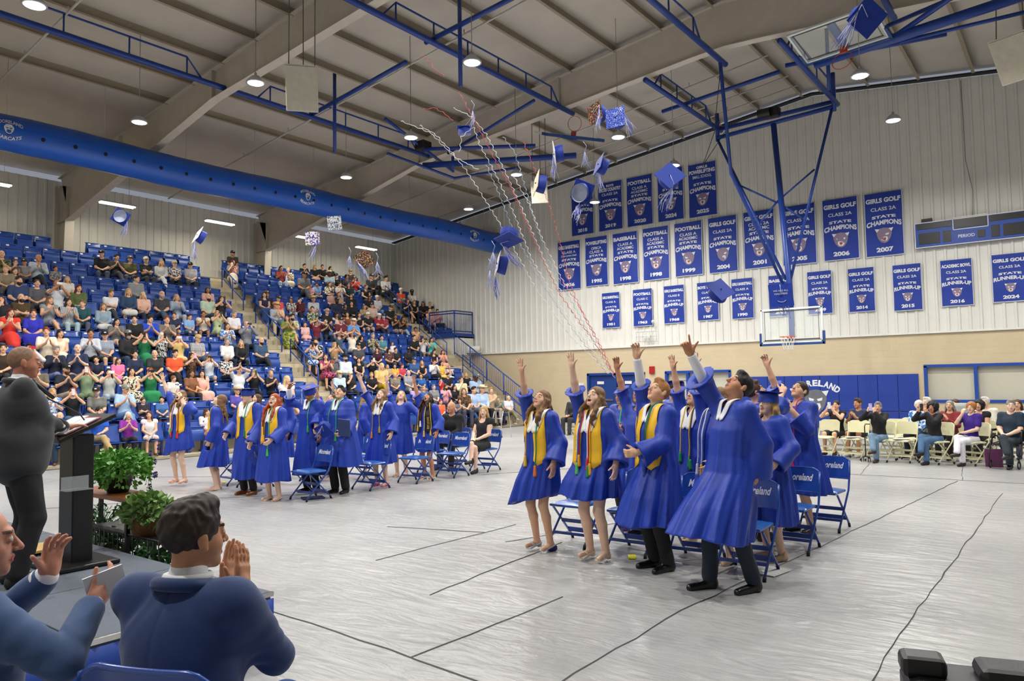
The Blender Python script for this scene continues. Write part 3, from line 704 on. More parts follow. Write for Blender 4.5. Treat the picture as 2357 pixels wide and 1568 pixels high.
for s in (-.08, .08): MB().tube([(s, -.58, .0), (s, .58, .0)], .022, 8).build('tube', m_tube, ft)
for i, y in enumerate((8.15, 12.0, 15.9, 19.8, 23.4, 4.2)):
    o = ft if i == 0 else copy_tree(ft); o.location = (-26.5, y, 8.22)
    o['label'] = 'fluorescent tube lamp above the top row, ' + ['nearest the left edge', 'left of the near column', 'right of the near column', 'behind the far column', 'nearest the end wall', 'out beyond the left edge'][i]; o['group'] = 'fluorescent lamps above the bleachers'
    MB().tube([(0, .4, .07), (0, .4, 1.58)], .006, 6).build('hanger', m_pipe, o)
    la = bpy.data.lights.new('tube_light', 'AREA'); la.shape = 'RECTANGLE'; la.size = .2; la.size_y = 1.1; la.energy = TUBE_W; la.color = (1, .93, .78)
    lo = link('light', la, o); lo.location = (0, 0, -.04)

# ------------------------------------------------------------------ air duct
duct = thing('air_duct', 'long round blue fabric air duct above the bleachers with school lettering', 'duct', (-21.6, 0, 8.38))
DR = .47
def duct_r(y): return DR * (1 + .012 * math.sin(y * 1.7) + .01 * math.sin(y * 5.3))
mb = MB(); NY = 120
mb.grid(NY, 40, lambda u, v: (duct_r(Y0 + u * 34) * math.cos(2 * PI * v), Y0 + u * 34.1, duct_r(Y0 + u * 34) * math.sin(2 * PI * v) + .03 * math.cos(u * 34.1 / 7.6 * 2 * PI)))
mb.lathe([(DR, 0), (DR * .9, .08), (DR * .5, .14), (.001, .16)], (0, 27.08, 0), 40, Matrix.Rotation(-PI / 2, 3, 'X'))
mb.build('fabric_tube', mat('duct_fabric', '1a5cc4', .3, noise=.04, scale=2, bump=.1, bscale=3), duct)
def dpt(y, ang, r=.012): q = duct_r(y) + r; return (q * math.cos(ang), y, q * math.sin(ang) + .03 * math.cos((y - Y0) / 7.6 * 2 * PI))
y = 3.0; m_hole = mat('duct_hole', '081230', .8)
while y < 26.8:
    h_ = MB(); c0 = [dpt(y + .055 * math.cos(a), math.radians(-14) + .055 * math.sin(a) / DR, .006) for a in [k * PI / 6 for k in range(12)]]; h_.add(c0, [tuple(range(12))]); h_.build('nozzle', m_hole, duct, outward=False); y += .78
m_let = mat('white_lettering', 'e6e8ee', .6, noise=0)
def emblem_head(mb, fn, cx, cy, s, mi=(0, 1, 2)):
    """simple roaring animal head in a shield outline: ears, eyes, muzzle"""
    def poly(pts, m, lift): mb.add([fn(cx + a * s, cy + b * s, lift) for a, b in pts], [tuple(range(len(pts)))], m)
    poly([(-.46, .42), (-.3, .5), (0, .55), (.3, .5), (.46, .42), (.52, .1), (.42, -.25), (.22, -.52), (0, -.6), (-.22, -.52), (-.42, -.25), (-.52, .1)], mi[0], 0)
    for k in (-1, 1):
        poly([(k * .3, .46), (k * .62, .5), (k * .5, .22)], mi[1], .002)
        poly([(k * .06, .08), (k * .32, .16), (k * .3, .02), (k * .12, -.02)], mi[1], .002)
    poly([(-.2, -.12), (.2, -.12), (.24, -.3), (.12, -.48), (-.12, -.48), (-.24, -.3)], mi[1], .002)
    poly([(-.1, -.18), (.1, -.18), (.11, -.32), (0, -.42), (-.11, -.32)], mi[2], .004)
for yy in (6.9, 16.0, 25.0):
    lt = MB(); fn = lambda u, v, l=0: dpt(yy + u, math.radians(-2) + v / DR, .012 + l)
    put_text(lt, 'MOORELAND', fn, 0, .19, .62, .1, arc=.09, bold=.02); put_text(lt, 'BEARCATS', fn, 0, -.24, .58, .09, arc=-.08, bold=.02)
    emblem_head(lt, fn, 0, 0, .22, (0, 1, 1)); lt.build('duct_lettering', [m_let, mat('duct_blue_mark', '2b5fae', .6)], duct, outward=False)
for k in range(14):
    MB().tube([dpt(-5 + k * 2.4, PI / 2, 0), (0, -5 + k * 2.4, roof_z(-21.6) - 8.18)], .006, 5).build('hanger', m_pipe, duct)

# ------------------------------------------------------------------ end wall fittings
YW = Y1 - .17
# doors and windows (painted blue frames)
def window(name, x0, x1, z0, z1, nm, mullions, paneM):
    mb = MB(); t = .09; y = Y1 - .12
    mb.box(((x0 + x1) / 2, y, z1), (x1 - x0 + t, .16, t)); mb.box(((x0 + x1) / 2, y, z0), (x1 - x0 + t, .16, t))
    for x in [x0, x1]: mb.box((x, y, (z0 + z1) / 2), (t, .16, z1 - z0))
    o = tag(mb.build(name, m_paint), kind='structure'); xs_ = [x0] + mullions + [x1]
    for x in mullions: MB().box((x, y, (z0 + z1) / 2), (.1, .15, z1 - z0 - t)).build('mullion', m_paint, o)
    for a, b in zip(xs_, xs_[1:]): MB().box(((a + b) / 2, Y1 + .0, (z0 + z1) / 2), (b - a, .02, z1 - z0)).build('pane', paneM, o)
    return o
m_blind = mat('roller_blind', 'd0ccb8', .7, noise=.04, scale=60)
window('window_1', -13.1, -10.5, .97, 2.1, '', [-12.2, -11.35], m_blind)
window('window_2', -4.0, 5.15, .97, 2.1, '', [-2.62, -1.2, .2, 1.6, 3.0, 4.1], m_blind)
d_ = MB()
for x in (-16.72, -15.4, -14.08): d_.box((x, Y1 - .1, 1.05), (.1, .2, 2.1))
d_.box((-15.4, Y1 - .1, 2.08), (2.74, .2, .1)); do = tag(d_.build('door_1', m_paintd), kind='structure')
for x in (-16.06, -14.74):
    lf = MB().box((x, Y1 - .06, 1.03), (1.22, .05, 2.04), bev=.005).build('door_leaf', m_paintd, do)
    MB().box((x, Y1 - .1, 1.0), (1.0, .05, .08)).build('push_bar', m_chrome, lf); MB().box((x - .1, Y1 - .1, 1.72), (.32, .012, .12)).build('closer_plate', m_white, lf)
# wall mats
mt_l = []
x = -13.95 + 3.9
matm = mat('wall_mat_vinyl', '1a3c9c', .45, noise=.03, bump=.05)
i = 0; x = -10.3
while x < -4.25:
    w_ = min(.61, -4.15 - x)
    for (z0, z1) in ((.06, .62), (.64, 1.86)):
        o = MB().box((x + w_ / 2, YW - .03, (z0 + z1) / 2), (w_ - .008, .06, z1 - z0), bev=.012).build('wall_mat', matm)
        tag(o, '%s blue padded wall mat, %s from the wide window' % ('tall' if z1 > 1 else 'short low', ORD[9 - i]), 'wall mat', 'blue mats along the end wall')
        mt_l.append(o)
    x += .61; i += 1
# the lettering and emblem belong to the mats they cross: one printed vinyl graphic
gx = -7.42; mg = MB(); fw = lambda u, v, l=0: (u, YW - .065 - l, v)
def arc_text(mb, s, cx, cz, R, a0, a1, hh, mi=0):
    n = len(s)
    for k, ch in enumerate(s):
        a = a0 + (a1 - a0) * k / (n - 1)
        f_ = lambda u, v, a=a: fw(cx + (R + v) * math.sin(a) + u * math.cos(a), cz + (R + v) * math.cos(a) - u * math.sin(a))
        put_text(mb, ch, f_, 0, 0, hh * (.95 if ch == 'M' else .78), hh, mi, bold=.045)
arc_text(mg, 'MOORELAND', gx, .35, 1.25, -.62, .62, .22)
emblem_head(mg, fw, gx, .98, .72, (1, 0, 2))
gl = mg.build('mat_graphic', [mat('graphic_white', 'e9ebee', .5, noise=0), mat('graphic_grey', '6d7078', .6), mat('graphic_dark', '1a1c22', .6)], outward=False)
tag(gl, 'white arched school name and animal head graphic printed across the blue wall mats', 'wall graphic')

# scoreboard
sb = thing('scoreboard', 'wide blue scoreboard with dark number windows on the end wall', 'scoreboard', (-2.55, Y1 - .12, 6.34))
MB().box((0, -.02, 0), (3.1, .16, .8), bev=.01).build('cabinet', mat('score_blue', '1d49a8', .4), sb)
fr = MB()
for (a, b) in (((-1.55, .4), (1.55, .4)), ((-1.55, -.4), (1.55, -.4)), ((-1.55, -.4), (-1.55, .4)), ((1.55, -.4), (1.55, .4)), ((-.47, .06), (.47, .06)), ((-.47, .06), (-.47, .4)), ((.47, .06), (.47, .4)), ((-.47, .44), (.47, .44))): fr.bar((a[0], -.11, a[1]), (b[0], -.11, b[1]), .025)
fr.build('frame', m_white, sb)
m_led = mat('led_window', '1c1b1d', .35, noise=0)
for (cx, cz, wx, wz) in ((0, .25, .88, .3), (-1.0, .28, .98, .18), (1.0, .28, .98, .18), (-1.15, -.12, .6, .36), (1.15, -.12, .6, .36), (-.65, -.12, .22, .36), (.65, -.12, .22, .36), (.28, -.15, .2, .22)):
    MB().box((cx, -.105, cz), (wx, .02, wz), bev=.004).build('number_window', m_led, sb)
pt = MB(); put_text(pt, 'PERIOD', lambda u, v: (u, -.105, v), -.12, -.16, .45, .1); pt.build('period_lettering', m_let, sb)
MB().box((-1.2, -.05, .47), (.3, .12, .12)).build('receiver_box', m_black, sb)
sc_c = MB().tube([(-2.5, YW + .05, 6.75), (-2.45, YW + .06, 7.6), (-2.6, YW + .06, 8.6), (-2.62, YW + .06, roof_z(-2.6) - .2)], .012, 6).build('conduit', mat('grey_conduit', '9c9a94', .5)); tag(sc_c, 'thin grey conduit running down the wall to the scoreboard', 'conduit')

# banners
BN = [('BOYS|CROSS COUNTRY|CLASS 2A', 'C', '2018', 1314.7, 437.8, 1368.2, 537.7), ('BOYS|CROSS COUNTRY|CLASS 2A', 'C', '2019', 1376.3, 425.2, 1435.2, 526.7), ('FOOTBALL|CLASS A|ACADEMIC', 'C', '2020', 1441.6, 412.3, 1504.9, 515.5),
      ('POWERLIFTING|SMALL SCHOOL', 'C', '2024', 1512.4, 395.7, 1576.1, 504), ('GIRLS|POWERLIFTING|SMALL SCHOOL', 'C', '2025', 1583.1, 382.9, 1652.7, 494),
      ('GIRLS BASKETBALL|CLASS A|(State Largest Class)', 'C', '1956', 1283.6, 560.2, 1338.8, 664.7), ('POWERLIFTING|OFBCA|CLASS A', 'C', '1995', 1346.8, 549.8, 1401.4, 655.6), ('BASEBALL|CLASS A|ACADEMIC', 'C', '1998', 1410, 540.4, 1471.1, 650.2),
      ('FOOTBALL|CLASS A|ACADEMIC', 'C', '1998', 1478.6, 528.3, 1542.9, 641.4), ('FOOTBALL|CLASS A|ACADEMIC', 'C', '1999', 1551.5, 516.8, 1620, 632), ('GIRLS GOLF|CLASS 2A', 'C', '2004', 1629.2, 504.7, 1700.4, 624),
      ('GIRLS GOLF|CLASS 2A|ACADEMIC', 'C', '2001', 1710, 491.4, 1787.2, 613.8), ('GIRLS GOLF|CLASS 2A', 'C', '2005', 1797.8, 478.6, 1882, 605.4), ('GIRLS GOLF|CLASS 2A', 'C', '2006', 1891.4, 463.8, 1980.2, 594.4), ('GIRLS GOLF|CLASS 2A', 'C', '2007', 1987.9, 450.3, 2083.5, 585),
      ('GIRLS BASKETBALL|CLASS A', 'R', '1951', 1385.4, 676.2, 1429, 753.9), ('FOOTBALL|CLASS C', 'R', '1963', 1456.4, 668.1, 1503.8, 749.8), ('GIRLS BASKETBALL|CLASS B', 'R', '1968', 1527.1, 660.1, 1578, 743.2), ('BOYS TRACK|CLASS A', 'R', '1987', 1604, 652.6, 1656.7, 736.4),
      ('GIRLS BASKETBALL|CLASS A', 'R', '1990', 1682.7, 644, 1737, 732.4), ('BASEBALL|CLASS A', 'R', '2002', 1767.7, 636.4, 1826.6, 727), ('GIRLS GOLF|CLASS 2A', 'R', '2009', 1857, 627.9, 1918.6, 721.6), ('GIRLS GOLF|CLASS 2A', 'R', '2014', 1950.4, 620.7, 2016.7, 716.3),
      ('GIRLS GOLF|CLASS 2A', 'R', '2015', 2052.9, 612.2, 2125.6, 713.3), ('ACADEMIC BOWL|CLASS 2A', 'R', '2016', 2162.6, 601.5, 2243, 702.3), ('GIRLS GOLF|CLASS 2A', 'R', '2024', 2280, 588.8, 2372, 692)]
m_ban = mat('banner_cloth', '16389c', .6, noise=.04, scale=3); m_bed = mat('banner_edge', 'c9ccd6', .6, noise=0)
m_fur = mat('emblem_fur', '8f7f96', .7, noise=.1, scale=30); m_tng = mat('emblem_tongue', 'b05048', .6, noise=0)
for i, (txt, kind, yr, xa, ya, xb, yb) in enumerate(BN):
    YW = Y1 - .05; A = onY(xa, ya, YW); B = onY(xb, yb, YW); x0, x1, z1, z0 = A[0], B[0], A[2], B[2]; cx = (x0 + x1) / 2; W_ = x1 - x0; H_ = z1 - z0; ph = i * 1.7
    def fb(u, v, l=0, cx=cx, z0=z0, H_=H_, ph=ph):
        t = (v) / H_; return (u, YW - .03 - l - .018 * math.sin((u - cx) * 7 + ph + 2 * t) * (1 - t * .75) - .012 * math.sin(t * 9 + ph), z0 + v)
    t_ = thing('championship_banner', 'x', 'banner', (0, 0, 0))
    w1 = txt.split('|')[0].lower(); sty = {'C': 'state champions', 'R': 'state runner-up'}[kind]
    t_['label'] = 'blue hanging banner reading %s %s %s in white letters' % (w1, sty, yr); t_['group'] = 'school banners on the end wall'
    t_.location = (cx, YW, z0)
    def L(p): return (p[0] - cx, p[1] - YW, p[2] - z0)
    cl = MB(); cl.grid(14, 14, lambda u, v: L(fb(x0 + u * W_, v * H_))); o = cl.build('cloth', m_ban, t_, outward=False)
    e = MB(); ew = .018 * W_ / 1.1 + .008
    e.add([L(fb(x0 + a * W_, b * H_, .003)) for a, b in [(0, k / 10) for k in range(11)]] + [L(fb(x0 + a * W_ + ew * (1 if a == 0 else -1), b * H_, .003)) for a, b in [(0, k / 10) for k in range(11)]], [(k, k + 11, k + 12, k + 1) for k in range(10)])
    e.add([L(fb(x1, k / 10 * H_, .003)) for k in range(11)] + [L(fb(x1 - ew, k / 10 * H_, .003)) for k in range(11)], [(k, k + 1, k + 12, k + 11) for k in range(10)])
    e.add([L(fb(x0 + k / 10 * W_, 0, .003)) for k in range(11)] + [L(fb(x0 + k / 10 * W_, ew, .003)) for k in range(11)], [(k, k + 1, k + 12, k + 11) for k in range(10)])
    e.build('hem', m_bed, t_, outward=False)
    lt = MB(); F_ = lambda u, v: L(fb(u, v, .006)); n = txt.split('|'); sm = kind == 'R'
    tops = {1: [.86], 2: [.88, .745], 3: [.885, .775, .70]}[len(n)]
    if n[0] in ('BOYS', 'GIRLS'): tops = [.93, .85, .755]
    for j, s_ in enumerate(n):
        big = j == 0 or (n[0] in ('BOYS', 'GIRLS') and j == 1)
        hh = (.075 if big else .055) * H_; 
        if n[0] in ('BOYS', 'GIRLS') and j == 0: hh = .05 * H_
        lt = MB()
        put_text(lt, s_, F_, cx, (tops[j] - (.01 if sm else 0)) * H_, min(W_ * (.9 if big else .66), hh * (len(s_) * .85)), hh, bold=.05 if big else .02); lt.build('lettering', m_let, t_, outward=False)
    lt = MB(); put_text(lt, 'STATE', F_, cx, (.625 if not sm else .6) * H_, W_ * .62, .045 * H_, bold=.04, arc=.01 * H_)
    put_text(lt, 'CHAMPIONS' if kind == 'C' else 'RUNNER-UP', F_, cx, (.535 if not sm else .505) * H_, W_ * .9, .075 * H_, bold=.04, arc=.03 * H_, arch=.35)
    lt.build('lettering', m_let, t_, outward=False); lt = MB(); put_text(lt, yr, F_, cx, .105 * H_, W_ * .44, .075 * H_, bold=.05)
    lt.build('lettering', m_let, t_, outward=False)
    em = MB(); emblem_head(em, lambda u, v, l=0: L(fb(u, v, .008 + l)), cx, (.33 if not sm else .3) * H_, (.25 if not sm else .2) * H_ * .85, (0, 1, 2)); em.build('emblem', [m_fur, m_let, m_tng], t_, outward=False)
# small wall fittings
YW = Y1 - .17
el = thing('emergency_light', 'small white emergency light in a wire cage on the end wall', 'emergency light', (-13.85, YW, 3.55))
MB().box((0, -.05, 0), (.3, .1, .13), bev=.01).build('housing', m_white, el)
cg = MB()
for k in range(7): cg.tube([(-.45 + k * .15, 0, -.2), (-.45 + k * .15, -.16, -.2), (-.45 + k * .15, -.16, .2), (-.45 + k * .15, 0, .2)], .005, 5)
for z in (-.2, 0, .2): cg.tube([(-.45, -.16, z), (.45, -.16, z)], .005, 5)
cg.build('wire_cage', m_chrome, el)
tag(MB().lathe([(0, -.07), (.05, -.05), (.07, 0)], (-13.6, YW - .03, 4.15), 16, Matrix.Rotation(-PI / 2, 3, 'X')).build('security_camera', m_white), 'tiny dome security camera above the emergency light', 'camera')
tag(MB().box((-17.1, YW - .01, 1.55), (.3, .02, .36)).build('wall_notice', m_white), 'white paper notice beside the blue doors', 'notice')
tag(MB().box((-13.7, YW - .03, 2.2), (.22, .08, .3), bev=.01).build('fire_alarm', mat('alarm_red', 'b02020', .4)), 'red fire alarm box between the doors and the window', 'fire alarm')
cn = thing('wall_cabinet', 'white rolled pad and bracket on a shelf above the stairs on the end wall', 'shelf', (-23.3, YW, 3.25))
MB().box((0, -.25, 0), (1.6, .5, .05)).build('shelf_board', m_beam, cn); MB().tube([(-.75, -.25, .17), (.75, -.25, .17)], .14, 14).build('rolled_pad', m_white, cn)

# ------------------------------------------------------------------ basketball goals and the pipe frames that carry them
m_goal = mat('goal_pipe_blue', '1c3f92', .35, noise=.04); m_net = mat('net_cord', 'eceae2', .8, noise=0); m_rim = mat('rim_orange', 'cf4a2a', .4, noise=0)
m_glass = mat('backboard_glass', 'e6f2f0', .08, noise=0, alpha=.14, spec=.6)
def truss_pipe(name, x, y0, y1, z, label, tr=(), grp='blue carrier pipes under the rafters'):
    t = thing(name, label, 'pipe', (x, y0, z), 0, grp)
    MB().tube([(0, 0, 0), (0, y1 - y0, 0)], .075, 12).build('pipe', m_goal, t)
    for (a, b, hgt) in tr:
        q = MB(); a -= y0; b -= y0; n = max(2, int((b - a) / 1.35))
        q.tube([(0, a, .06), (0, a + .4, hgt), (0, b - .4, hgt), (0, b, .06)], .026, 6)
        for k in range(n + 1): yy = a + .4 + (b - a - .8) * k / n; q.tube([(0, yy, .05), (0, yy, hgt)], .022, 6)
        q.build('stiffening_truss', m_goal, t)
    return t
truss_pipe('carrier_pipe', -18.1, .5, 18.9, 9.9, 'long blue carrier pipe running above the duct toward the end wall', [(3.6, 10.3, .5), (12.0, 18.3, .5)])
truss_pipe('carrier_pipe', -12.3, 7.5, 19.4, 10.2, 'blue carrier pipe beside the bright lamp over the left graduates', [(11.4, 18.6, .5)])
truss_pipe('carrier_pipe', -7.3, 10.5, 19.3, 10.35, 'blue carrier pipe ending above the long goal brace', [(11.2, 17.6, .5)])
truss_pipe('carrier_pipe', -9.42, 18.7, 24.3, 10.3, 'blue carrier pipe left of the lowered goal', [(19.3, 23.4, .5)])
truss_pipe('carrier_pipe', -5.65, 18.7, 24.3, 10.3, 'blue carrier pipe right of the lowered goal', [(19.3, 23.6, .5)])
truss_pipe('carrier_pipe', -3.16, 12, 19.4, 10.35, 'short blue carrier pipe beside the falling cap at the top', [])
def cross(a, b, label, r=.06, drops=()):
    t = thing('cross_pipe', label, 'pipe', a, 0, 'blue cross pipes under the roof'); d = Vector(b) - Vector(a)
    MB().tube([(0, 0, 0), d], r, 10).build('pipe', m_goal, t)
    for k, dz in drops: p = d * k; MB().tube([p + Vector((0, 0, .9 if dz < 0 else 0)), p + Vector((0, 0, dz))], .05, 8).build('drop_arm', m_goal, t)
cross((-12.6, 13.1, 10.3), (-9.0, 12.7, 10.3), 'blue cross pipe with a drop arm above the bright lamp', drops=((.35, -1.5),))
cross((-18.3, 13.9, 10.0), (-13.3, 13.1, 10.0), 'blue cross pipe with a drop arm above the duct', drops=((.3, -1.5),))
cross((-10.3, 21.6, 10.42), (-6.35, 20.9, 10.42), 'blue cross pipe left of the goal winch')
cross((-6.1, 20.6, 10.42), (-2.3, 21.3, 10.42), 'blue cross pipe right of the goal winch', drops=((.28, -.9),))
# lowered goal
g = thing('basketball_goal', 'lowered glass basketball goal hanging on blue pipes before the end wall', 'basketball goal', (-7.08, 23.5, 2.88))
gx0, gy0, gz0 = -7.08, 23.5, 2.88
def G(x, y, z): return Vector((x - gx0, y - gy0, z - gz0))
def goal_board(par, M=None):
    T = (lambda v: Vector(v)) if M is None else (lambda v: M @ Vector(v))
    def bx(mb, c, d): 
        m0 = len(mb.v); mb.box(c, d); mb.v[m0:] = [tuple(T(v)) for v in mb.v[m0:]]; return mb
    bx(MB(), (0, 0, .535), (1.83, .012, 1.07)).build('glass', m_glass, par)
    fr = MB()
    for c, d in (((0, 0, .02), (1.87, .05, .05)), ((0, 0, 1.06), (1.87, .05, .05)), ((-.915, 0, .54), (.05, .05, 1.07)), ((.915, 0, .54), (.05, .05, 1.07))): bx(fr, c, d)
    fr.build('board_frame', mat('board_frame_white', 'dfe6e6', .4), par)
    ln = MB()
    for c, d in (((0, -.01, 1.0), (1.68, .008, .03)), ((0, -.01, .1), (1.68, .008, .03)), ((-.82, -.01, .53), (.012, .008, .9)), ((.82, -.01, .53), (.012, .008, .9))): bx(ln, c, d)
    ln.build('board_braces', mat('brace_dark', '33373a', .5), par)
    pd = MB(); bx(pd, (0, 0, -.04), (1.95, .09, .07)); bx(pd, (-.955, 0, .13), (.06, .09, .4)); bx(pd, (.955, 0, .13), (.06, .09, .4)); pd.build('edge_padding', mat('padding_blue', '17407f', .5), par)
    st = MB(); bx(st, (0, .05, .5), (.16, .08, .95)); st.build('centre_strut', m_goal, par)
    rm = MB(); rm.tube([T((.225 * math.cos(a), -.4 + .225 * math.sin(a), .17)) for a in [k * PI / 12 for k in range(24)]], .009, 8, closed=True)
    m0 = len(rm.v); rm.box((0, -.09, .15), (.16, .16, .04)); rm.v[m0:] = [tuple(T(v)) for v in rm.v[m0:]]
    rm.build('rim', m_rim, par)
def net(par, hang=True):
    nt_ = MB()
    for k in range(12):
        a = k * PI / 6
        for s in (1, -1):
            P = []
            for j in range(9): t = j / 8; r_ = .225 - .1 * t ** .8; P.append((r_ * math.cos(a + s * t * PI / 3), -.4 + r_ * math.sin(a + s * t * PI / 3), .165 - .42 * t))
            nt_.tube(P, .0045, 4)
    nt_.build('net', m_net, par)
goal_board(g); net(g)
MB().tube([G(-7.12, 23.72, 3.4), G(-7.2, 23.85, 4.9), G(-7.52, 23.9, 10.0)], .09, 14).build('mast', m_goal, g)
q = MB(); q.tube([G(-9.42, 23.9, 9.95), G(-5.72, 23.9, 10.12)], .07, 10); q.tube([G(-9.42, 24.1, 10.3), G(-5.65, 24.1, 10.35)], .07, 10); q.tube([G(-9.42, 23.95, 9.85), G(-9.42, 23.95, 10.8)], .07, 10); q.tube([G(-5.68, 23.95, 10), G(-5.68, 23.95, 11.2)], .07, 10); q.build('carrier_frame', m_goal, g)
for (a, b) in ((( -9.43, 23.9, 9.95), (-7.3, 23.85, 4.9)), ((-5.72, 23.9, 10.1), (-7.15, 23.85, 4.9))): MB().tube([G(*a), G(*b)], .045, 10).build('side_brace', m_goal, g)
MB().tube([G(-7.3, 18.9, 10.35), G(-8.0, 21.3, 7.9), G(-7.3, 23.75, 4.6)], .05, 10).build('front_brace', m_goal, g)
for (a, b) in (((-8.78, 23.9, 8.25), (-7.55, 23.9, 7.45)), ((-6.31, 23.9, 8.28), (-7.5, 23.9, 7.45)), ((-8.2, 23.9, 6.7), (-7.5, 23.9, 7.45)), ((-6.75, 23.9, 6.8), (-7.5, 23.9, 7.45))): MB().tube([G(*a), G(*b)], .03, 8).build('cross_brace', m_goal, g)
wn = MB().box(G(-7.6, 24.05, 10.42), (.5, .3, .32), bev=.04); wn.lathe([(.16, -.2), (.16, .2)], G(-7.8, 23.9, 10.42), 12, Matrix.Rotation(PI / 2, 3, 'Y')); wn.build('winch', m_black, g)
MB().tube([G(-7.3, 18.95, 10.2), G(-8.2, 20.6, 9.0), G(-9.0, 21.6, 8.4), G(-8.9, 23.3, 9.9)], .01, 6).build('hoist_cable', m_black, g)
# raised side goal above the duct's far half
g2 = thing('basketball_goal', 'raised side goal folded flat under the roof left of the banners', 'basketball goal', (-15, 19.0, 9.2))
def G2(x, y, z): return Vector((x + 15, y - 19.0, z - 9.2))
MB().tube([G2(-17.3, 17.8, 9.15), G2(-12.9, 20.5, 9.25)], .1, 14).build('mast', m_goal, g2)
q = MB(); q.tube([G2(-16.5, 15.35, 9.9), G2(-17.1, 19.1, 9.2)], .05, 8); q.tube([G2(-16.6, 17.1, 9.4), G2(-13.7, 19.3, 9.45)], .06, 10); q.tube([G2(-17.1, 16, 9.1), G2(-17.05, 19.1, 8.95), G2(-14.8, 19.8, 9.05)], .045, 8); q.tube([G2(-16.4, 18.3, 8.95), G2(-16.4, 18.3, 9.4)], .05, 8); q.build('folding_arms', m_goal, g2)
MB().tube([G2(-16.7, 18.4, 9.6), G2(-12.3, 17.3, 10.0)], .05, 10).build('hanger_brace', m_goal, g2)
MB().box(G2(-16.7, 17.2, 9.55), (.4, .4, .28), bev=.03).build('winch', m_black, g2)
b2 = link('board_arm', None, g2); b2.empty_display_size = .01
Mx = Matrix.Translation(G2(-12.45, 19.35, 9.5)) @ Matrix.Rotation(math.radians(58), 4, 'Z') @ Matrix.Rotation(math.radians(-68), 4, 'X')
goal_board(g2, Mx @ Matrix.Translation((0, 0, -.5)))
# raised goal at the top right
g3 = thing('basketball_goal', 'raised goal folded under the roof at the top right', 'basketball goal', (-3, 18.0, 9.3))
def G3(x, y, z): return Vector((x + 3, y - 18.0, z - 9.3))
MB().tube([G3(-4.7, 18.2, 9.25), G3(-.3, 17.7, 9.35)], .11, 14).build('mast', m_goal, g3)
q = MB(); q.tube([G3(-3.1, 18.1, 9.65), G3(-.3, 17.4, 9.8)], .05, 8); q.tube([G3(-3.0, 18.0, 9.3), G3(-.3, 17.1, 10.1)], .06, 8); q.tube([G3(-2.9, 18.3, 9.3), G3(.2, 18.4, 9.25)], .045, 8); q.tube([G3(-.3, 17.7, 9.3), G3(-.3, 17.7, 10.8)], .05, 8); q.build('folding_arms', m_goal, g3)
Mx = Matrix.Translation(G3(-4.0, 17.5, 9.45)) @ Matrix.Rotation(math.radians(-8), 4, 'Z') @ Matrix.Rotation(math.radians(72), 4, 'X')
goal_board(g3, Mx @ Matrix.Translation((0, 0, -.5)))
for o in list(KIDS(g2)):
    if o.name.startswith('board_arm'): bpy.data.objects.remove(o)
# hung loudspeakers
m_spk = mat('speaker_cream', 'd6d0bd', .5)
def speaker(pos, rz, tilt, label, sc=1.0):
    t = thing('hanging_loudspeaker', label, 'loudspeaker', pos, rz); M = Matrix.Rotation(tilt, 3, 'X')
    bx = MB(); bx.prism([(-.35, -.5), (.35, -.5), (.35, .5), (-.35, .5)], 0, 1, lambda u, v, h: tuple(M @ Vector((u * (1 if h < .5 else .55) * sc, (-.25 + h * .5) * sc, v * (1 if h < .5 else .8) * sc)))); c = bx.build('cabinet', m_spk, t)
    MB().prism([(-.33, -.47), (.33, -.47), (.33, .47), (-.33, .47)], 0, 1, lambda u, v, h: tuple(M @ Vector((u * sc, (-.25 - h * .02) * sc, v * sc)))).build('grille', mat('speaker_grille', 'cbc5b2', .8, bump=.3, bscale=300), t)
    hd = MB()
    for x in (-.28, .28): hd.tube([M @ Vector((x * sc, .0, .45 * sc)), (x * sc, 0, roof_z(pos[0]) - pos[2] + .2)], .012, 6)
    hd.tube([M @ Vector((0, .25 * sc, -.3 * sc)), (0, .3, roof_z(pos[0]) - pos[2] + .2)], .012, 6); hd.build('hanger_rod', mat('rod_grey', '6a6862', .5), t)
    for s in (-1, 1): MB().box(M @ Vector((s * .25 * sc, .05, .1)), (.1, .06, .05)).build('handle', m_black, t)
speaker((-13.6, 10.15, 8.5), math.radians(50), .5, 'cream wedge loudspeaker hung on rods from the near rafter', 1.0)
speaker((-14.3, 20.35, 8.3), math.radians(30), .6, 'cream loudspeaker hung below the raised side goal', .8)
speaker((-.75, 18.6, 8.5), math.radians(-20), .6, 'cream loudspeaker at the right edge under the roof', 1.0)

# ------------------------------------------------------------------ bleachers
def xb(r): return -(19.4 + .742 * r)          # seat-back plane of row r
def zf(r): return .05 + .514 * r              # floor level of row r
NR = 13
m_conc = mat('terrace_concrete', 'b3a78c', .75, noise=.08, scale=3); m_tread = mat('tread_nosing', 'd2c6a8', .7, noise=.06, scale=3)
AI0, AI1 = 15.72, 16.78      # aisle between the sections
ES0, ES1 = 24.55, 25.75      # end stairs
def terrace(y0, y1, r0, r1):
    mb = MB()
    for r in range(r0, r1):
        xf = -(18.66 + .742 * r); xr = -(18.66 + .742 * (r + 1)) if r < NR - 1 else X0 + .05
        mb.box(((xf + xr) / 2, (y0 + y1) / 2, zf(r) / 2 - .01), (xf - xr, y1 - y0, zf(r) + .02))
    return tag(mb.build('terrace_floor', m_conc), kind='structure')
terrace(Y0, 15.72, 0, NR); terrace(AI1, ES0, 0, NR); terrace(ES1, 27.2, 6, NR); terrace(AI0, AI1, 0, NR); terrace(ES0, ES1, 0, NR)
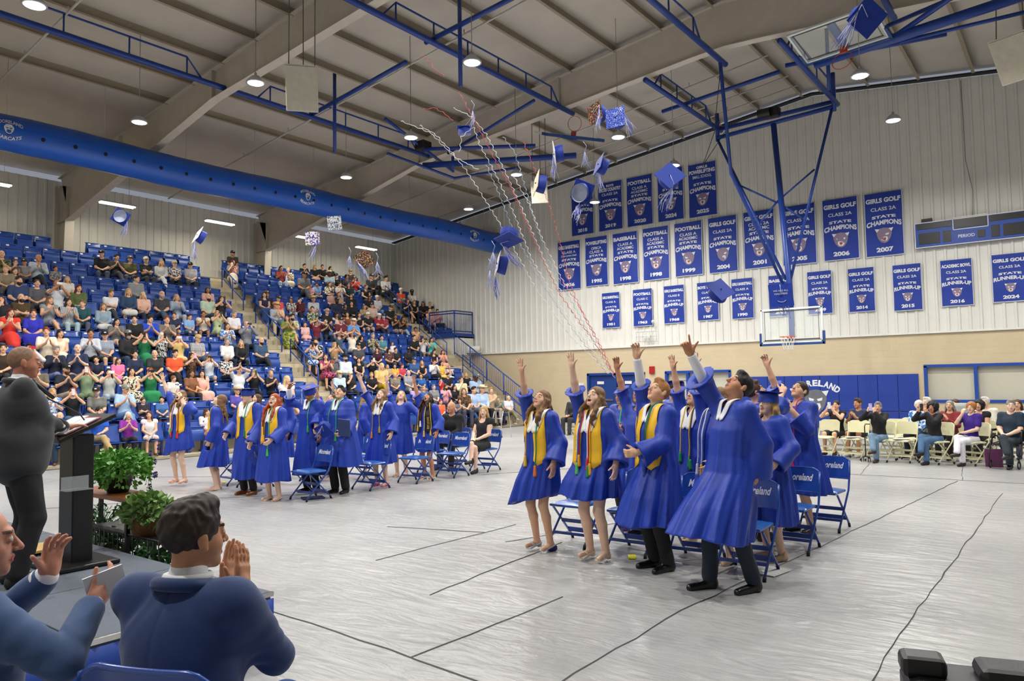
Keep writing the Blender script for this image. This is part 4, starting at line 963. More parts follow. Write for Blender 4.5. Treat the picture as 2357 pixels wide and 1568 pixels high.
for (a, b) in ((AI0, AI1), (ES0, ES1)):
    mb = MB(); nb = MB()
    for r in range(0, NR - 1):
        xf = -(18.66 + .742 * (r + 1))
        for k in (1, 2): z = zf(r) + .514 * k / 3; mb.box((xf + .25 * (3 - k) - .125 * (3 - k) , (a + b) / 2, zf(r) + (z - zf(r)) / 2), (.25 * (3 - k), b - a, z - zf(r)))
        nb.box((xf - .12, (a + b) / 2, zf(r + 1) + .006), (.3, b - a - .03, .012)); nb.box((xf + .004, (a + b) / 2, zf(r + 1) - .085), (.012, b - a - .03, .17))
    tag(mb.build('floor_stair', m_conc), kind='structure'); tag(nb.build('trim_nosing', m_tread), kind='structure')
# hand rails
def handrail(y, ra, rb, label, posts=3, h=.86):
    t = thing('handrail', label, 'handrail', (0, 0, 0), 0, 'blue handrails on the bleacher stairs')
    A = Vector((-(18.75 + .742 * ra), y, zf(ra))); B = Vector((-(18.75 + .742 * rb), y, zf(rb))); t.location = A; D = B - A
    MB().tube([(0, 0, .05), (0, 0, h)] + [(D.x, 0, D.z + h), (D.x, 0, D.z + .05)], .024, 8).build('top_rail', m_paint, t)
    MB().tube([(0, 0, h * .5), (D.x, 0, D.z + h * .5)], .02, 8).build('mid_rail', m_paint, t)
    for k in range(1, posts): p = D * (k / posts); MB().tube([(p.x, 0, p.z + .0), (p.x, 0, p.z + h)], .022, 8).build('post', m_paint, t)
    return t
handrail(16.25, 9.0, 11.0, 'blue handrail highest on the stairs between the seat sections', 2)
handrail(16.25, 5.7, 7.9, 'blue handrail midway up the stairs between the seat sections', 2)
handrail(16.25, 2.9, 5.0, 'blue handrail lower down the stairs between the seat sections', 2)
handrail(16.25, .4, 2.0, 'blue handrail lowest on the stairs between the seat sections', 2)
handrail(25.1, 9.0, 11.2, 'blue handrail at the top of the end stairs', 2)
handrail(24.75, 5.3, 7.6, 'blue handrail above the guarded platform by the end stairs', 2)
handrail(24.9, 2.6, 4.2, 'blue handrail midway on the end stairs', 2)
handrail(24.9, -.3, 1.0, 'blue handrail lowest on the end stairs', 2)
bal = thing('stair_balustrade', 'long blue balustrade sloping down the end stairs', 'balustrade', (-18.3, 25.85, 0))
A = Vector((-.1, 0, .0)); B = Vector((-(18.75 + .742 * 6) + 18.3, 0, zf(6)))
MB().tube([A + Vector((0, 0, .95)), B + Vector((0, 0, .95))], .026, 8).build('top_rail', m_paint, bal)
MB().tube([A + Vector((0, 0, .12)), B + Vector((0, 0, .12))], .022, 8).build('bottom_rail', m_paint, bal)
for k in range(6): p = A.lerp(B, k / 5); MB().tube([p, p + Vector((0, 0, .95))], .026, 8).build('post', m_paint, bal)
for k in range(1, 44):
    if k % 9: p = A.lerp(B, k / 44); MB().tube([p + Vector((0, 0, .12)), p + Vector((0, 0, .95))], .008, 5).build('baluster', m_paint, bal)
pg = thing('platform_guard', 'blue guard cage around the small platform beside the end wall', 'guard rail', (-24.3, 26.4, zf(6)))
def PG(x, y, z): return Vector((x + 24.3, y - 26.4, z - zf(6)))
zz0, zz1 = 4.15, 5.2
MB().box(PG(-23.95, 26.5, 4.05), (1.6, 1.45, .22)).build('platform', m_paintd, pg)
fr = MB(); Q = [(-24.75, 25.8), (-23.15, 25.8), (-23.15, 27.1)]
for z in (zz0 + .1, zz1, zz1 - .12):
    for a, b in zip(Q, Q[1:]): fr.tube([PG(*a, z), PG(*b, z)], .028, 8)
for q_ in Q: fr.tube([PG(*q_, zz0), PG(*q_, zz1)], .035, 8)
fr.build('frame', m_paintd, pg)
for a, b, n in ((Q[0], Q[1], 15), (Q[1], Q[2], 12)):
    for k in range(1, n): x, y = a[0] + (b[0] - a[0]) * k / n, a[1] + (b[1] - a[1]) * k / n; MB().tube([PG(x, y, zz0), PG(x, y, zz1)], .009, 5).build('baluster', m_paintd, pg)
MB().box(PG(-23.9, 26.5, 2.0), (1.5, 1.3, 4.0)).build('support_block', mat('support_white', 'dcdacd', .7), pg)

# ------------------------------------------------------------------ seats
m_seat = mat('seat_plastic', '1b479c', .38, noise=.05, scale=5, coat=.1); m_num = mat('number_plate', 'e9e9e6', .5, noise=0); m_leg = mat('seat_bracket', '17367f', .5)
def seat_meshes():
    bk = MB()
    def fb(u, v, t=0): x = (u - .5) * .5; return (x, -.02 - .05 * (1 - (2 * u - 1) ** 2) * 0 - .10 * v - t + .035 * (2 * u - 1) ** 2, .43 + v * .42)
    bk.grid(8, 6, lambda u, v: fb(u, v)); bk.grid(8, 6, lambda u, v: fb(u, v, .03))
    bk.box((0, -.12, .845), (.5, .05, .03)); bk.box((-.25, -.06, .64), (.03, .06, .4), Matrix.Rotation(-.2, 3, 'X')); bk.box((.25, -.06, .64), (.03, .06, .4), Matrix.Rotation(-.2, 3, 'X'))
    # open seat pan
    op = MB(); op.grid(8, 6, lambda u, v: ((u - .5) * .46, -.02 + v * .42, .445 - .03 * math.sin(v * PI) + .02 * (2 * u - 1) ** 2)); op.box((0, .2, .42), (.44, .4, .03), bev=.012)
    # folded pan
    fo = MB(); fo.grid(8, 6, lambda u, v: ((u - .5) * .46, .1 + .045 * math.sin(v * PI) - .06 * v, .30 + v * .38)); fo.box((0, .06, .68), (.46, .08, .035), bev=.012); fo.box((0, .055, .5), (.44, .05, .36), bev=.02)
    nm = MB(); nm.box((.13, -.085, .80), (.085, .012, .05), Matrix.Rotation(.24, 3, 'X'), bev=.004)
    sp = MB()
    for s in (-.2, .2): sp.bar((s, -.02, .05), (s, .03, .44), .04, .05); sp.box((s, 0, .03), (.08, .2, .05))
    sp.box((0, .02, .37), (.44, .05, .04))
    return bk.data('backrest', m_seat), op.data('seat_pan', m_seat), fo.data('seat_pan', m_seat), nm.data('number_plate', m_num), sp.data('bracket', m_leg)
SEATM = seat_meshes()
SEATS = []
for r in range(NR):
    for (ya, yb, sec) in ((5.4, 15.55, 'A'), (16.95, 24.4, 'B')) + (((25.85, 27.1, 'C'),) if r >= 7 else ()):
        n = int((yb - ya) / .56); 
        for k in range(n): SEATS.append([r, yb - .28 - k * .56 if sec == 'A' else ya + .28 + k * .56, sec, k, False])
RN = ['front', 'second', 'third', 'fourth', 'fifth', 'sixth', 'seventh', 'eighth', 'ninth', 'tenth', 'eleventh', 'twelfth', 'top']
def build_seats():
    vis = []
    for s in SEATS:
        x = xb(s[0]) + .25; y = s[1]
        px, py, dd = proj((x, y, zf(s[0]) + .6))
        if s[2] == 'A' and (y > 10.6 and y < 11.4 or False) and s[0] == NR - 1: continue
        if -25 < px < 2380 and dd > 1: vis.append((dd, s, x, y))
    vis.sort(key=lambda t: t[0]); far = MB(); n = 0
    for (dd, s, x, y) in vis:
        r = s[0]; M = Matrix.Rotation(-PI / 2, 3, 'Z')
        if n < 296:
            t = thing('stadium_seat', '%s blue stadium seat in the %s row, %s, seat %d from the %s' % ('open' if s[4] else 'folded', RN[r], {'A': 'left section', 'B': 'right section', 'C': 'corner section'}[s[2]], s[3] + 1, {'A': 'stairs', 'B': 'stairs', 'C': 'end stairs'}[s[2]]), 'seat', (x, y, zf(r)), -PI / 2, 'blue stadium seats on the bleachers')
            for k in (0, 1 if s[4] else 2, 3, 4): link(SEATM[k].name.split('.')[0], SEATM[k], t)
            n += 1
        else:
            for k in (0, 1 if s[4] else 2, 3, 4):
                me = SEATM[k]; V = [M @ v.co + Vector((x, y, zf(r))) for v in me.vertices]
                far.add(V, [tuple(p.vertices) for p in me.polygons], {3: 1, 4: 2}.get(k, 0), False)
    if far.v: tag(far.build('stadium_seats', [m_seat, m_num, m_leg], outward=False), 'blue stadium seats farthest up in the right section', 'seats', kind='stuff')

# ------------------------------------------------------------------ the audience
# x, y of the face in the photograph | build (m w b g) | tone | hair style,colour | hat | top colour/pattern, sleeve | bottom kind, colour | pose | words for the label
# poses: L hands in lap, C clapping, P phone held up, A arms folded, H hand at chin, U arms up
AUD = open_table = '''
3 585|m|f|-||camo,s|long,333|C|camouflage top, clapping
14 619|b|f|short,blond||8f8268,s|long,555|L|tan top, small blond child
30 622|g|f|mid,brown||7d7a78,s|long,333|L|grey top, child with brown hair
34 603|b|f|short,lbrown||6a5a48,s|long,444|H|brown top, child with hand at face
56 603|b|m|-|cap:2a2622|8e8e8c,s|long,2a3444|L|grey tee and dark cap, small child
85 593|m|m|-||b9c3cc,l|long,1d2430|C|pale blue shirt, bald, clapping
126 617|b|m|bowl,dark||print_grey,s|long,445|L|grey patterned shirt, dark haired boy
154 642|g|f|mid,blond||e6e0d4,s|shorts,667|L|cream tee, fair haired child
39 644|m|f|short,dark||2c3f66,s|long,2a2c30|L|navy tee, bushy dark beard
84 652|w|f|bun,dark||5b5b60,s|long,3a3a3e|L|grey tee, hair pulled back
129 655|m|t|-||dfe2e6,s|long,2b3650|P|white polo, filming with a black phone
177 663|w|f|long,dred||5c6a3a,l|long,4a6a88|L|olive sweater, long dark red hair
47 685|m|f|-||4a3a1e,s|long,3b4a5a|A|brown shirt, bald with a beard
4 690|w|f|mid,brown||23242a,s|long,333|H|dark top, hand at her mouth
111 690|w|f|long,lbrown||8d8f92,n|shorts,99a|C|grey tank top, tanned, clapping
156 696|w|f|long,dark||stripe_bw,s|long,a9c0c6|C|striped white blouse, clapping
191 698|b|f|short,lbrown||1e5058,s|long,555b66|L|teal polo, looking down
252 674|m|f|short,lbrown||e8e8e8,s|long,3a3d42|A|white tee, arms folded
236 706|w|f|long,lbrown||8fa6b4,l|skirt,dcdcd8|L|pale denim jacket, hair over her face
235 585|m|f|-|cap:1c1c20|1b1c20,s|long,4d5a68|L|black tee, black cap with a white badge
265 592|m|f|short,dark||1c1c1e,s|long,45484c|C|black tee with a small print, clapping
298 597|m|f|-|cap:57503f|5a5a34,s|long,5d6672|L|olive polo and dull brown cap
335 600|m|f|-|cap:c9bfa2|23272e,s|long,39424e|A|dark shirt, beige cap, arms on knees
369 605|w|f|long,blond||c9cbcc,l|long,d9dcdf|L|white print dress, long blond hair
400 608|m|f|-|cap:cbbd98|print_bw,s|long,141518|L|black and white print shirt, beige cap
438 612|m|f|-|cap:24242a|c9ccce,s|long,3a3e46|L|white polo, dark cap, looking aside
507 600|w|f|long,dred||7c8288,l|maxi,ddd3bf|H|grey cardigan and long cream dress
534 584|m|t|-|cap:201e1e|3a3230,s|long,222|L|dark shirt, dark cap, highest in that section
535 607|g|f|short,brown||print_red,s|long,3a4650|H|red checked shirt, hands to her face
311 641|m|f|short,dark||92959a,l|long,445|L|grey sweater, dark hair, alone in the row
294 672|w|f|long,blond||2e4668,l|skirt,e4e0d6|L|denim jacket over white dress
328 680|w|f|long,lblond||e2b7a2,s|long,1f2b4a|L|peach top, long pale hair, yellow bag
369 677|m|f|-||3a3b40,s|long,40566e|L|charcoal polo, bald with grey beard
405 685|w|f|bob,blond||98abbb,l|long,b9bdc2|C|pale blue top, blond bob, clapping
477 668|w|t|long,dark||d8a9a2,s|long,445|L|pink top, long dark hair, sunglasses
476 683|m|f|-||b6ccb4,s|long,39485a|L|pale green polo, shaved head, beard
506 689|w|f|long,dark||1d1d20,n|shorts,222|P|black tank top, filming beside the stairs
309 735|w|f|bun,black||18181a,s|long,4a5a70|L|black tee, black hair tied back
341 733|m|f|bowl,black||1a46c8,s|long,1c2433|C|royal blue polo, straight black hair
382 736|m|f|short,red||77716a,s|long,555|C|grey camouflage shirt, ginger hair
401 725|b|f|short,brown||26304a,s|shorts,8a7a60|L|navy polo, brown haired boy
433 728|b|f|short,dark||8ab4e0,s|shorts,567|L|sky blue polo, dark haired boy
466 723|w|t|bun,dark||e3d9c6,n|shorts,222|C|cream tank top, hair up, clapping
498 722|w|f|mid,blond||c9d6a4,n|skirt,c9d6a4|P|pale green dress, filming with a phone
536 722|m|f|short,grey||e9e7ea,s|long,2a2a2c|L|white polo, grey hair and glasses
521 751|w|f|long,brown||print_blue,s|long,3f5a78|C|blue and white blouse, laughing, clapping
565 747|m|f|-||plaid_grey,l|long,2c3a4c|P|grey plaid shirt, filming by the stairs
20 719|w|f|long,dred||e03a2e,n|maxi,e03a2e|C|bright red dress, clapping
75 722|w|f|short,auburn||2b30b8,s|maxi,2b30b8|L|royal blue dress, short auburn hair
107 763|m|f|short,red||ece2d0,s|long,b3a272|C|cream shirt, ginger hair and glasses
134 767|w|f|long,dark||eee2c4,n|maxi,efe9d8|L|cream strapless dress, glasses
207 767|m|t|short,black||c9ced6,l|long,141416|C|pale grey dress shirt, black hair, clapping
240 772|m|f|-|cap:17181c|plaid_blue,s|shorts,333|L|blue plaid shirt, black cap tipped up
265 740|w|f|long,black||6e706c,s|shorts,d9b8b8|C|grey tee, long black hair, clapping
292 770|m|d|-|cap:6b6b6e|1b1c20,l|long,2c4a66|L|black jacket, grey cap and beard
66 801|w|f|short,black||e7e2de,l|long,222|P|white blouse, filming with a red phone
125 806|w|f|short,grey||1b2136,l|long,7a86b4|C|navy cardigan, short grey hair, clapping
177 802|m|p|-||1b2a4c,s|long,a08a80|C|navy polo, bald with glasses, clapping
222 826|b|f|short,dark||17233f,s|shorts,a58e62|L|navy polo, small boy with glasses
269 829|g|f|long,brown||f07aa8,s|skirt,f07aa8|L|bright pink dress, long brown hair
6 802|w|f|short,brown||3a2c1c,s|long,333|L|brown top, laughing
88 847|w|f|bun,dark||6b6450,s|long,d9d2c2|C|taupe tee, hair up, clapping
148 849|m|f|-|cap:121216|141c2c,s|long,b6a68e|C|black polo, black cap, red beard
199 851|w|f|long,dred||8ea684,s|long,6b7c5a|P|sage green top, filming with a phone
249 857|w|f|long,dark||c6c9c4,s|long,a7b6c0|P|pale grey tee, filming with a white phone
331 772|w|f|long,brown||1e7a4c,n|maxi,2a8a58|P|green dress, photographing with a camera
370 774|w|f|long,white||print_bw,s|long,222834|P|black and white top, long white hair
409 778|w|f|bun,red||f0d48a,s|skirt,efd08a|P|pale yellow dress, filming
452 779|m|f|-|cap:c7ad7c|plaid_bw,s|long,46586e|L|black and white plaid shirt, tan cap
520 787|w|f|short,grey||ebe8e6,l|long,1c1c20|L|white blouse, short grey hair
554 790|w|f|long,blond||17171b,l|long,16161a|L|black cardigan over white, straight blond hair
598 784|m|f|-||34506e,s|long,26282c|L|slate blue tee, bald with a big beard
309 816|w|f|bun,black||1b2a4a,s|long,1c2c4c|L|navy tee, reading a white programme
356 814|m|f|-||2f3236,s|long,1f2022|L|charcoal tee, bald
399 813|m|f|short,dark||ee5a2c,s|long,1b1c1e|L|bright orange tee, short dark hair
438 820|w|f|long,dark||print_leo,s|long,222|P|leopard print top, filming with a pink phone
479 823|w|f|long,lbrown||dfe3e6,s|shorts,6d8aa6|P|white tee and denim overalls, filming
518 823|w|f|puffy,white||print_bw,s|long,141416|L|black and white swirl top, white hair
301 855|w|f|xlong,black||print_cream,n|maxi,print_cream|L|cream floral dress, very long black hair
345 855|w|f|xlong,red||1f7a4a,n|maxi,1f8a50|P|green dress, long red hair, filming
396 870|b|f|bowl,lbrown||e0dcd4,s|long,567|L|white top, child with light brown hair
438 860|w|t|long,dark||8a5a3a,s|long,333|L|brown top, long dark hair
463 860|w|f|long,dark||f2b8a8,n|maxi,f2b8a8|L|pale pink dress, glasses
547 851|m|f|short,dark||eceef0,s|long,456|U|white tee, one arm raised
584 858|w|f|long,blond||141417,s|long,1c1c22|P|black tee, filming with a green phone
621 860|w|f|bun,blond||141417,s|long,222|C|black top, blond hair up, clapping
657 871|w|f|long,lblond||e8e6ea,n|skirt,e8e6ea|L|white off shoulder top beside the stairs
543 900|m|f|-|cowboy:c9b898|5b4fae,s|long,456|L|purple tee and straw cowboy hat
223 901|m|f|-|cap:1a1c22|74766f,s|long,3c4a5a|L|grey tee, black cap, beard
284 895|m|f|-|cap:8d8c80|a9c6e6,s|long,6a92bc|C|pale blue shirt and jeans, grey cap
327 920|b|f|bowl,brown||2b2430,s|shorts,446|A|dark tee, brown haired boy
372 918|b|f|short,black||4a76b4,s|shorts,345|L|blue polo, small dark haired boy
116 903|w|f|long,blond||print_blue,s|skirt,dfe6ee|C|blue and white swirl top, clapping
166 902|w|f|long,red||141416,s|long,3f5872|P|black tee, filming with a phone
139 957|m|f|-||38b0c8,s|long,22384c|L|turquoise polo, shaved head, full beard
224 946|w|f|bun,dark||1c58c4,s|long,b49a6a|H|royal blue tee and khaki trousers
293 964|w|f|bob,white||8a2a9c,s|long,141418|C|purple tee, white bob, clapping
343 956|w|f|long,brown||e8e4ea,n|shorts,e8e4ea|L|white lace dress, flowers in her hands
472 950|w|f|long,brown||eadfe0,s|maxi,print_red|L|white blouse, patterned trousers
645 618|m|t|short,black||8a2c22,s|long,a9c2dc|C|dark red tee and pale jeans, clapping
663 622|w|f|bun,blond||print_cream,s|maxi,e6d8b8|C|cream wrap top, clapping
698 612|w|f|short,dark||141416,s|long,222|C|black tee near the top, clapping
723 615|w|f|long,blond||161618,s|skirt,dcb8a0|L|black dress, long blond hair
741 615|w|f|short,brown||161618,s|long,222|L|black top in the top row
758 618|w|f|long,dark||19191c,s|long,222|L|black top, long dark hair, top row
757 630|m|d|-|cowboy:eee2c6|a9c2d6,s|long,445|L|pale blue shirt, white cowboy hat
774 636|m|f|-|cap:1b1f2c|1a1c24,s|long,333|L|black polo, dark cap with white front
795 637|m|t|puffy,black||1c2338,s|long,333|L|navy tee, black hair
805 626|m|f|-|cap:a9884a|3a322c,s|long,222|L|dark shirt, tan cap
816 642|m|f|-|cap:4a3a34|a8202a,s|long,6a86a6|C|red tee, brown cap, clapping
697 632|m|m|-|cap:1a1a1e|6c6f72,s|long,555|L|grey tee, black cap, holding a child
713 657|b|f|short,dred||f2b6c2,s|long,223|L|pink polo, auburn haired boy
728 655|b|t|short,black||86b2e6,s|shorts,9fb6d6|L|light blue tee, black haired boy
756 654|w|f|long,auburn||print_cream,l|long,556|L|white floral blouse, auburn hair
781 656|w|f|bun,dark||eeeeee,s|long,445|C|white tee, dark hair tied back
803 657|w|f|long,brown||1c3c3c,s|long,333|L|dark green top, long brown hair
840 660|w|f|bun,brown||17181c,n|long,6e6a70|L|black sleeveless top reading a programme
854 637|m|m|-|cap:22242a|1c1d20,l|long,222|L|black shirt, dark cap, by the upper handrail
868 634|w|f|long,dark||c9c9cc,l|long,2a2d34|P|pale top, filming by the upper handrail
886 640|m|f|short,black||d9dadc,s|long,2b2f36|L|white tee, knee drawn up
921 669|m|f|-|cap:f0f0f0|e0521e,s|long,4c5c70|A|orange tee, white cap, arms folded
947 673|m|d|-|cap:1b1b1e|ece6e0,s|long,222|L|white tee, black cap and beard
936 692|w|f|long,dark||161619,s|shorts,1c1c20|C|black tee, clapping, above the balustrade
952 696|w|f|long,lbrown||161619,n|long,1c1c20|L|black tank top, light brown hair
973 699|w|t|xlong,dark||141417,s|shorts,222|L|black tee, very long dark hair
987 699|w|f|bun,blond||1c1c20,n|long,222|L|black tank top, blond hair up
989 716|w|f|long,lblond||eab8a4,n|shorts,caa|L|peach top, pale blond hair
1005 717|w|p|bun,dark||e89aa4,n|long,222|C|pink top, glasses, nearest the end wall
848 685|w|t|long,dred||161618,s|long,333|L|black dress, dark red hair
866 686|m|f|-|cap:f2f2f2|e6e8ee,s|long,7d9cc4|L|white tee and white cap
856 703|m|f|-|cap:2c2622|d9c0b0,s|long,445|L|beige shirt, dark cap
896 708|m|f|-|cap:2a3040|1b1c20,s|long,222|L|black tee, dark cap, beside the stairs
837 707|w|f|mid,lbrown||a8a074,s|long,e2cdb8|C|olive top, light brown hair, clapping
845 724|b|f|-|cap:f0eeea|1a1b1f,s|shorts,c8a890|L|black tee and white cap, young
870 727|m|f|-|cap:eeeae6|9c2030,s|long,24262c|A|dark red tee, white cap, arms folded
881 728|m|p|-|cap:1c2a48|a03a44,s|long,445|L|faded red tee, navy cap
908 729|w|t|long,black||16161a,n|shorts,b6b8b8|C|black tank top, long black hair, clapping
925 733|w|t|long,black||201a18,n|long,a9b6c0|C|dark tank top, brown skin, clapping
825 725|w|f|long,dark||17171a,n|shorts,222|L|black tank top, looking down
955 757|b|t|bowl,dark||dcab86,n|shorts,a87|L|tan top, dark haired child
762 675|m|f|-|cap:3a2826|b89088,s|long,445|L|dusty pink shirt, brown hat
778 678|w|f|long,brown||c9a888,s|long,cbb89a|L|tan top, long brown hair
808 682|w|f|long,dark||1a1c1c,l|long,222|L|black jacket, shouting
772 691|m|d|-|cap:20222c|1d2440,l|long,2c3a50|L|navy sweater, dark cap, beard
793 704|b|t|long,black||222428,s|long,445|L|dark top, long black hair, child
808 699|w|f|long,black||1a1a1c,l|long,445|L|black jacket over pink top
638 688|m|f|-|cap:4a2c28|f0555c,s|long,3a4a60|L|coral red shirt, dark brown hat
612 677|m|m|-|cap:5a4a48|1c1c22,l|long,222|L|black jacket, dark face covering
669 690|g|t|long,brown||print_bw,s|long,b9c6d6|L|white patterned top, child
687 690|m|f|short,black||5a1a22,l|long,1c2030|H|maroon shirt, hand at his mouth
720 689|m|m|-|cowboy:d9bf8c|c4c9d2,s|long,5b7088|L|pale grey tee, straw cowboy hat
588 677|w|f|xlong,black||25284a,n|maxi,2d4a80|L|navy sleeveless dress by the stairs
613 702|m|f|-|cowboy:e6b878|aab8c6,l|long,5f7c9a|L|pale blue shirt, tan cowboy hat
638 705|w|f|bun,auburn||f0c8a0,s|long,e8d2b4|C|peach blouse, auburn hair
644 731|w|f|long,brown||7a8a3a,s|maxi,print_green|C|olive green dress, long brown hair
669 729|m|f|short,dark||print_tan,s|shorts,b7a080|C|cream print shirt, moustache, clapping
700 746|g|f|long,auburn||f2c2bc,s|maxi,f2b8b0|L|pale pink dress, girl
718 712|w|f|short,brown||print_dgreen,l|long,c6ae8a|L|green floral blouse, white programme
750 717|m|f|-|cap:c8a080|1a1b1e,s|long,222|L|black tee with lettering, tan cap
726 743|m|f|bowl,brown||7a1c34,s|long,3c5068|U|maroon tee, hands raised to the mouth
748 738|b|f|short,black||16171a,s|long,24344c|C|black tee, black hair, clapping
772 726|w|t|long,black||eccfc4,n|long,dab|L|pale pink top, long black hair
782 738|m|f|-|cap:1c1c1e|6a2030,s|long,222|L|maroon tee, black cap
799 724|w|f|long,dark||8a4a2c,n|long,642|L|rust brown top, long dark hair
811 741|m|f|-|cowboy:f2e6c4|5aa0ea,s|long,445|C|bright blue tee, cream cowboy hat
778 769|w|f|bun,dark||44586a,n|long,3a5676|U|slate top, cupping her mouth
808 769|w|f|long,dark||f0e8d8,n|skirt,efe6d2|U|cream dress, clapping above her head
829 779|w|f|curly,black||19191c,s|long,222|L|black sweatshirt, curly black hair
856 773|m|f|short,grey||print_dgreen,s|long,5b7086|C|floral shirt, grey hair and glasses
877 777|m|f|short,black||4f8a94,s|long,60788c|L|teal shirt over orange, glasses
900 790|g|f|long,brown||eeeef2,s|long,4a6a94|L|white tee, brown haired girl
951 777|m|f|short,dark||141416,s|long,2b3c50|L|black shirt, broad, at the row end
971 782|w|f|long,dark||e6e4e6,s|long,b09468|P|white top, filming with a phone
990 782|w|f|long,dark||4fd0c0,s|long,7e9ab4|C|mint tee, glasses, clapping
704 794|w|f|short,dark||print_blue,n|skirt,print_blue|P|blue and white dress, taking photographs
727 786|m|f|short,brown||print_bw2,s|long,222|L|black print shirt, short beard
767 794|w|f|long,blond||c8a070,n|long,99a|P|tan top, blond hair, filming
823 796|m|f|-|cap:17181a|4a4c50,s|long,5a7086|L|charcoal tee, black cap, looking at phone
867 806|w|f|xlong,auburn||3a1420,s|long,222|L|dark maroon tee, long auburn hair
893 806|w|f|long,black||print_dark,s|long,222|L|dark floral top, black hair
909 804|b|f|bowl,brown||1a1c20,s|long,556|L|black polo, straight brown hair
939 805|m|d|-|cap:1c1c20|18181b,s|long,6e8294|L|black polo, black cap
996 811|w|f|long,brown||161618,n|long,222|L|black tank top, long brown hair
1017 812|w|f|mid,dred||f2a890,s|maxi,f0b098|C|peach dress, dark red hair, clapping
735 821|w|f|mid,brown||print_pink,n|skirt,print_pink|C|pink and maroon dress, clapping
763 828|m|m|-|cap:5a5848|5a5c5e,s|long,4a5a68|L|grey polo, camouflage cap
793 824|m|p|-|cowboy:15141a|dfeaf4,l|long,2e4258|L|white shirt, black cowboy hat and beard
824 829|w|f|long,dark||141416,n|long,556|L|black tank top, tattooed arm
855 829|w|f|bun,black||17171a,n|long,222|P|black tank top, glasses, filming
890 843|g|f|long,blond||c2ab8a,s|long,557|L|tan top, blond girl
907 842|g|f|long,brown||f0b83a,s|long,e0b050|L|yellow top, brown haired girl
923 842|b|f|short,red||d84454,s|long,445|L|red tee, ginger haired boy
951 829|m|f|-|cap:233a6a|35598c,s|long,3f5878|L|denim shirt, navy and yellow cap
970 838|w|f|long,blond||16161a,n|skirt,1c1c20|L|black tank top, long blond hair
996 833|w|f|bun,dred||ece8e8,l|skirt,222|C|white cardigan, dark red hair, clapping
1014 836|w|f|xlong,black||f2c850,n|skirt,f2cc60|L|yellow dress, long black hair
1033 844|g|f|bun,blond||ead6e0,n|skirt,d6e6e2|C|pale pink top, blond girl
764 862|m|p|-|cowboy:f0dcae|c6e0ec,l|long,445|L|pale blue shirt, cream hat, white beard
804 862|m|f|-|cap:e8dfc0|1c1c1e,s|long,333|H|black tee, cream cap, hand at his chin
854 863|w|f|short,blond||151518,s|long,222|L|black top, pearl necklace, short blond hair
875 843|w|f|long,lblond||e0c078,s|long,b90|L|mustard top, pale blond hair
907 864|w|f|bun,lblond||8a8070,s|long,445|L|grey print tee, pale blond hair
938 858|m|p|-||9ea2a8,s|shorts,777|L|grey polo, bald
1029 865|w|f|bun,dark||161618,s|long,222|L|black tee holding a white programme
1012 874|b|f|short,dark||d82a2c,s|shorts,445|H|red tee, dark haired boy
1071 865|w|f|long,blond||151517,s|shorts,222|L|black tee, long blond hair, row end
1092 865|m|d|-|cap:5a6672|a6bedc,s|long,445|L|pale blue polo, grey cap, row end
1059 874|w|f|bun,brown||e8dcb8,l|long,99a|H|cream sweater, hands at her mouth
996 893|m|p|short,grey||8a8c90,s|long,445|L|grey shirt, grey hair and glasses
1023 893|m|f|long,brown||f0a8b8,s|shorts,b88|C|pink polo, long hair and beard, clapping
1044 897|w|f|long,black||161618,l|long,555|L|black blouse, long dark hair
1066 897|w|f|long,lbrown||print_leo,s|long,445|L|brown print top, light brown hair
1087 897|m|f|short,dark||a8c4ea,s|long,667|L|light blue polo, short dark hair
1107 893|m|f|-|cowboy:ead8b0|b9d2f0,l|long,1c1e24|L|pale blue shirt, cream cowboy hat
1127 896|w|p|short,blond||dcbc98,l|long,a98|C|tan top, short blond hair, clapping
954 893|m|t|-|cap:16161a|b9a6dc,s|long,445|L|lavender tee, black cap
973 894|w|f|mid,blond||3a6ab0,s|long,445|L|blue top, pale hair
967 864|g|f|long,brown||2c6ab4,s|long,a88|L|blue top, brown haired girl
1011 934|w|f|bun,red||f0683c,s|long,222|L|orange top, ginger hair
1035 935|w|f|long,dark||17171a,n|long,333|C|black tank top, tattooed arms, glasses
1057 932|w|f|long,dark||6c7480,s|long,a3b6c6|C|grey top, glasses, red bag, clapping
1079 927|m|p|-||e6e8ec,s|long,2a4c80|C|white shirt and jeans, bald, clapping
1105 934|w|p|puffy,white||1c1c24,l|long,2a4680|L|black jacket over lilac, curly white hair
1145 929|w|p|short,grey||5a8478,s|long,2a3060|C|teal blouse, grey hair, clapping
1168 929|m|p|-||eeeef0,s|long,8a8468|L|white shirt, bald, beyond the walker
1209 931|m|f|short,brown||d42430,l|long,333|L|red shirt, last of the front row
'''
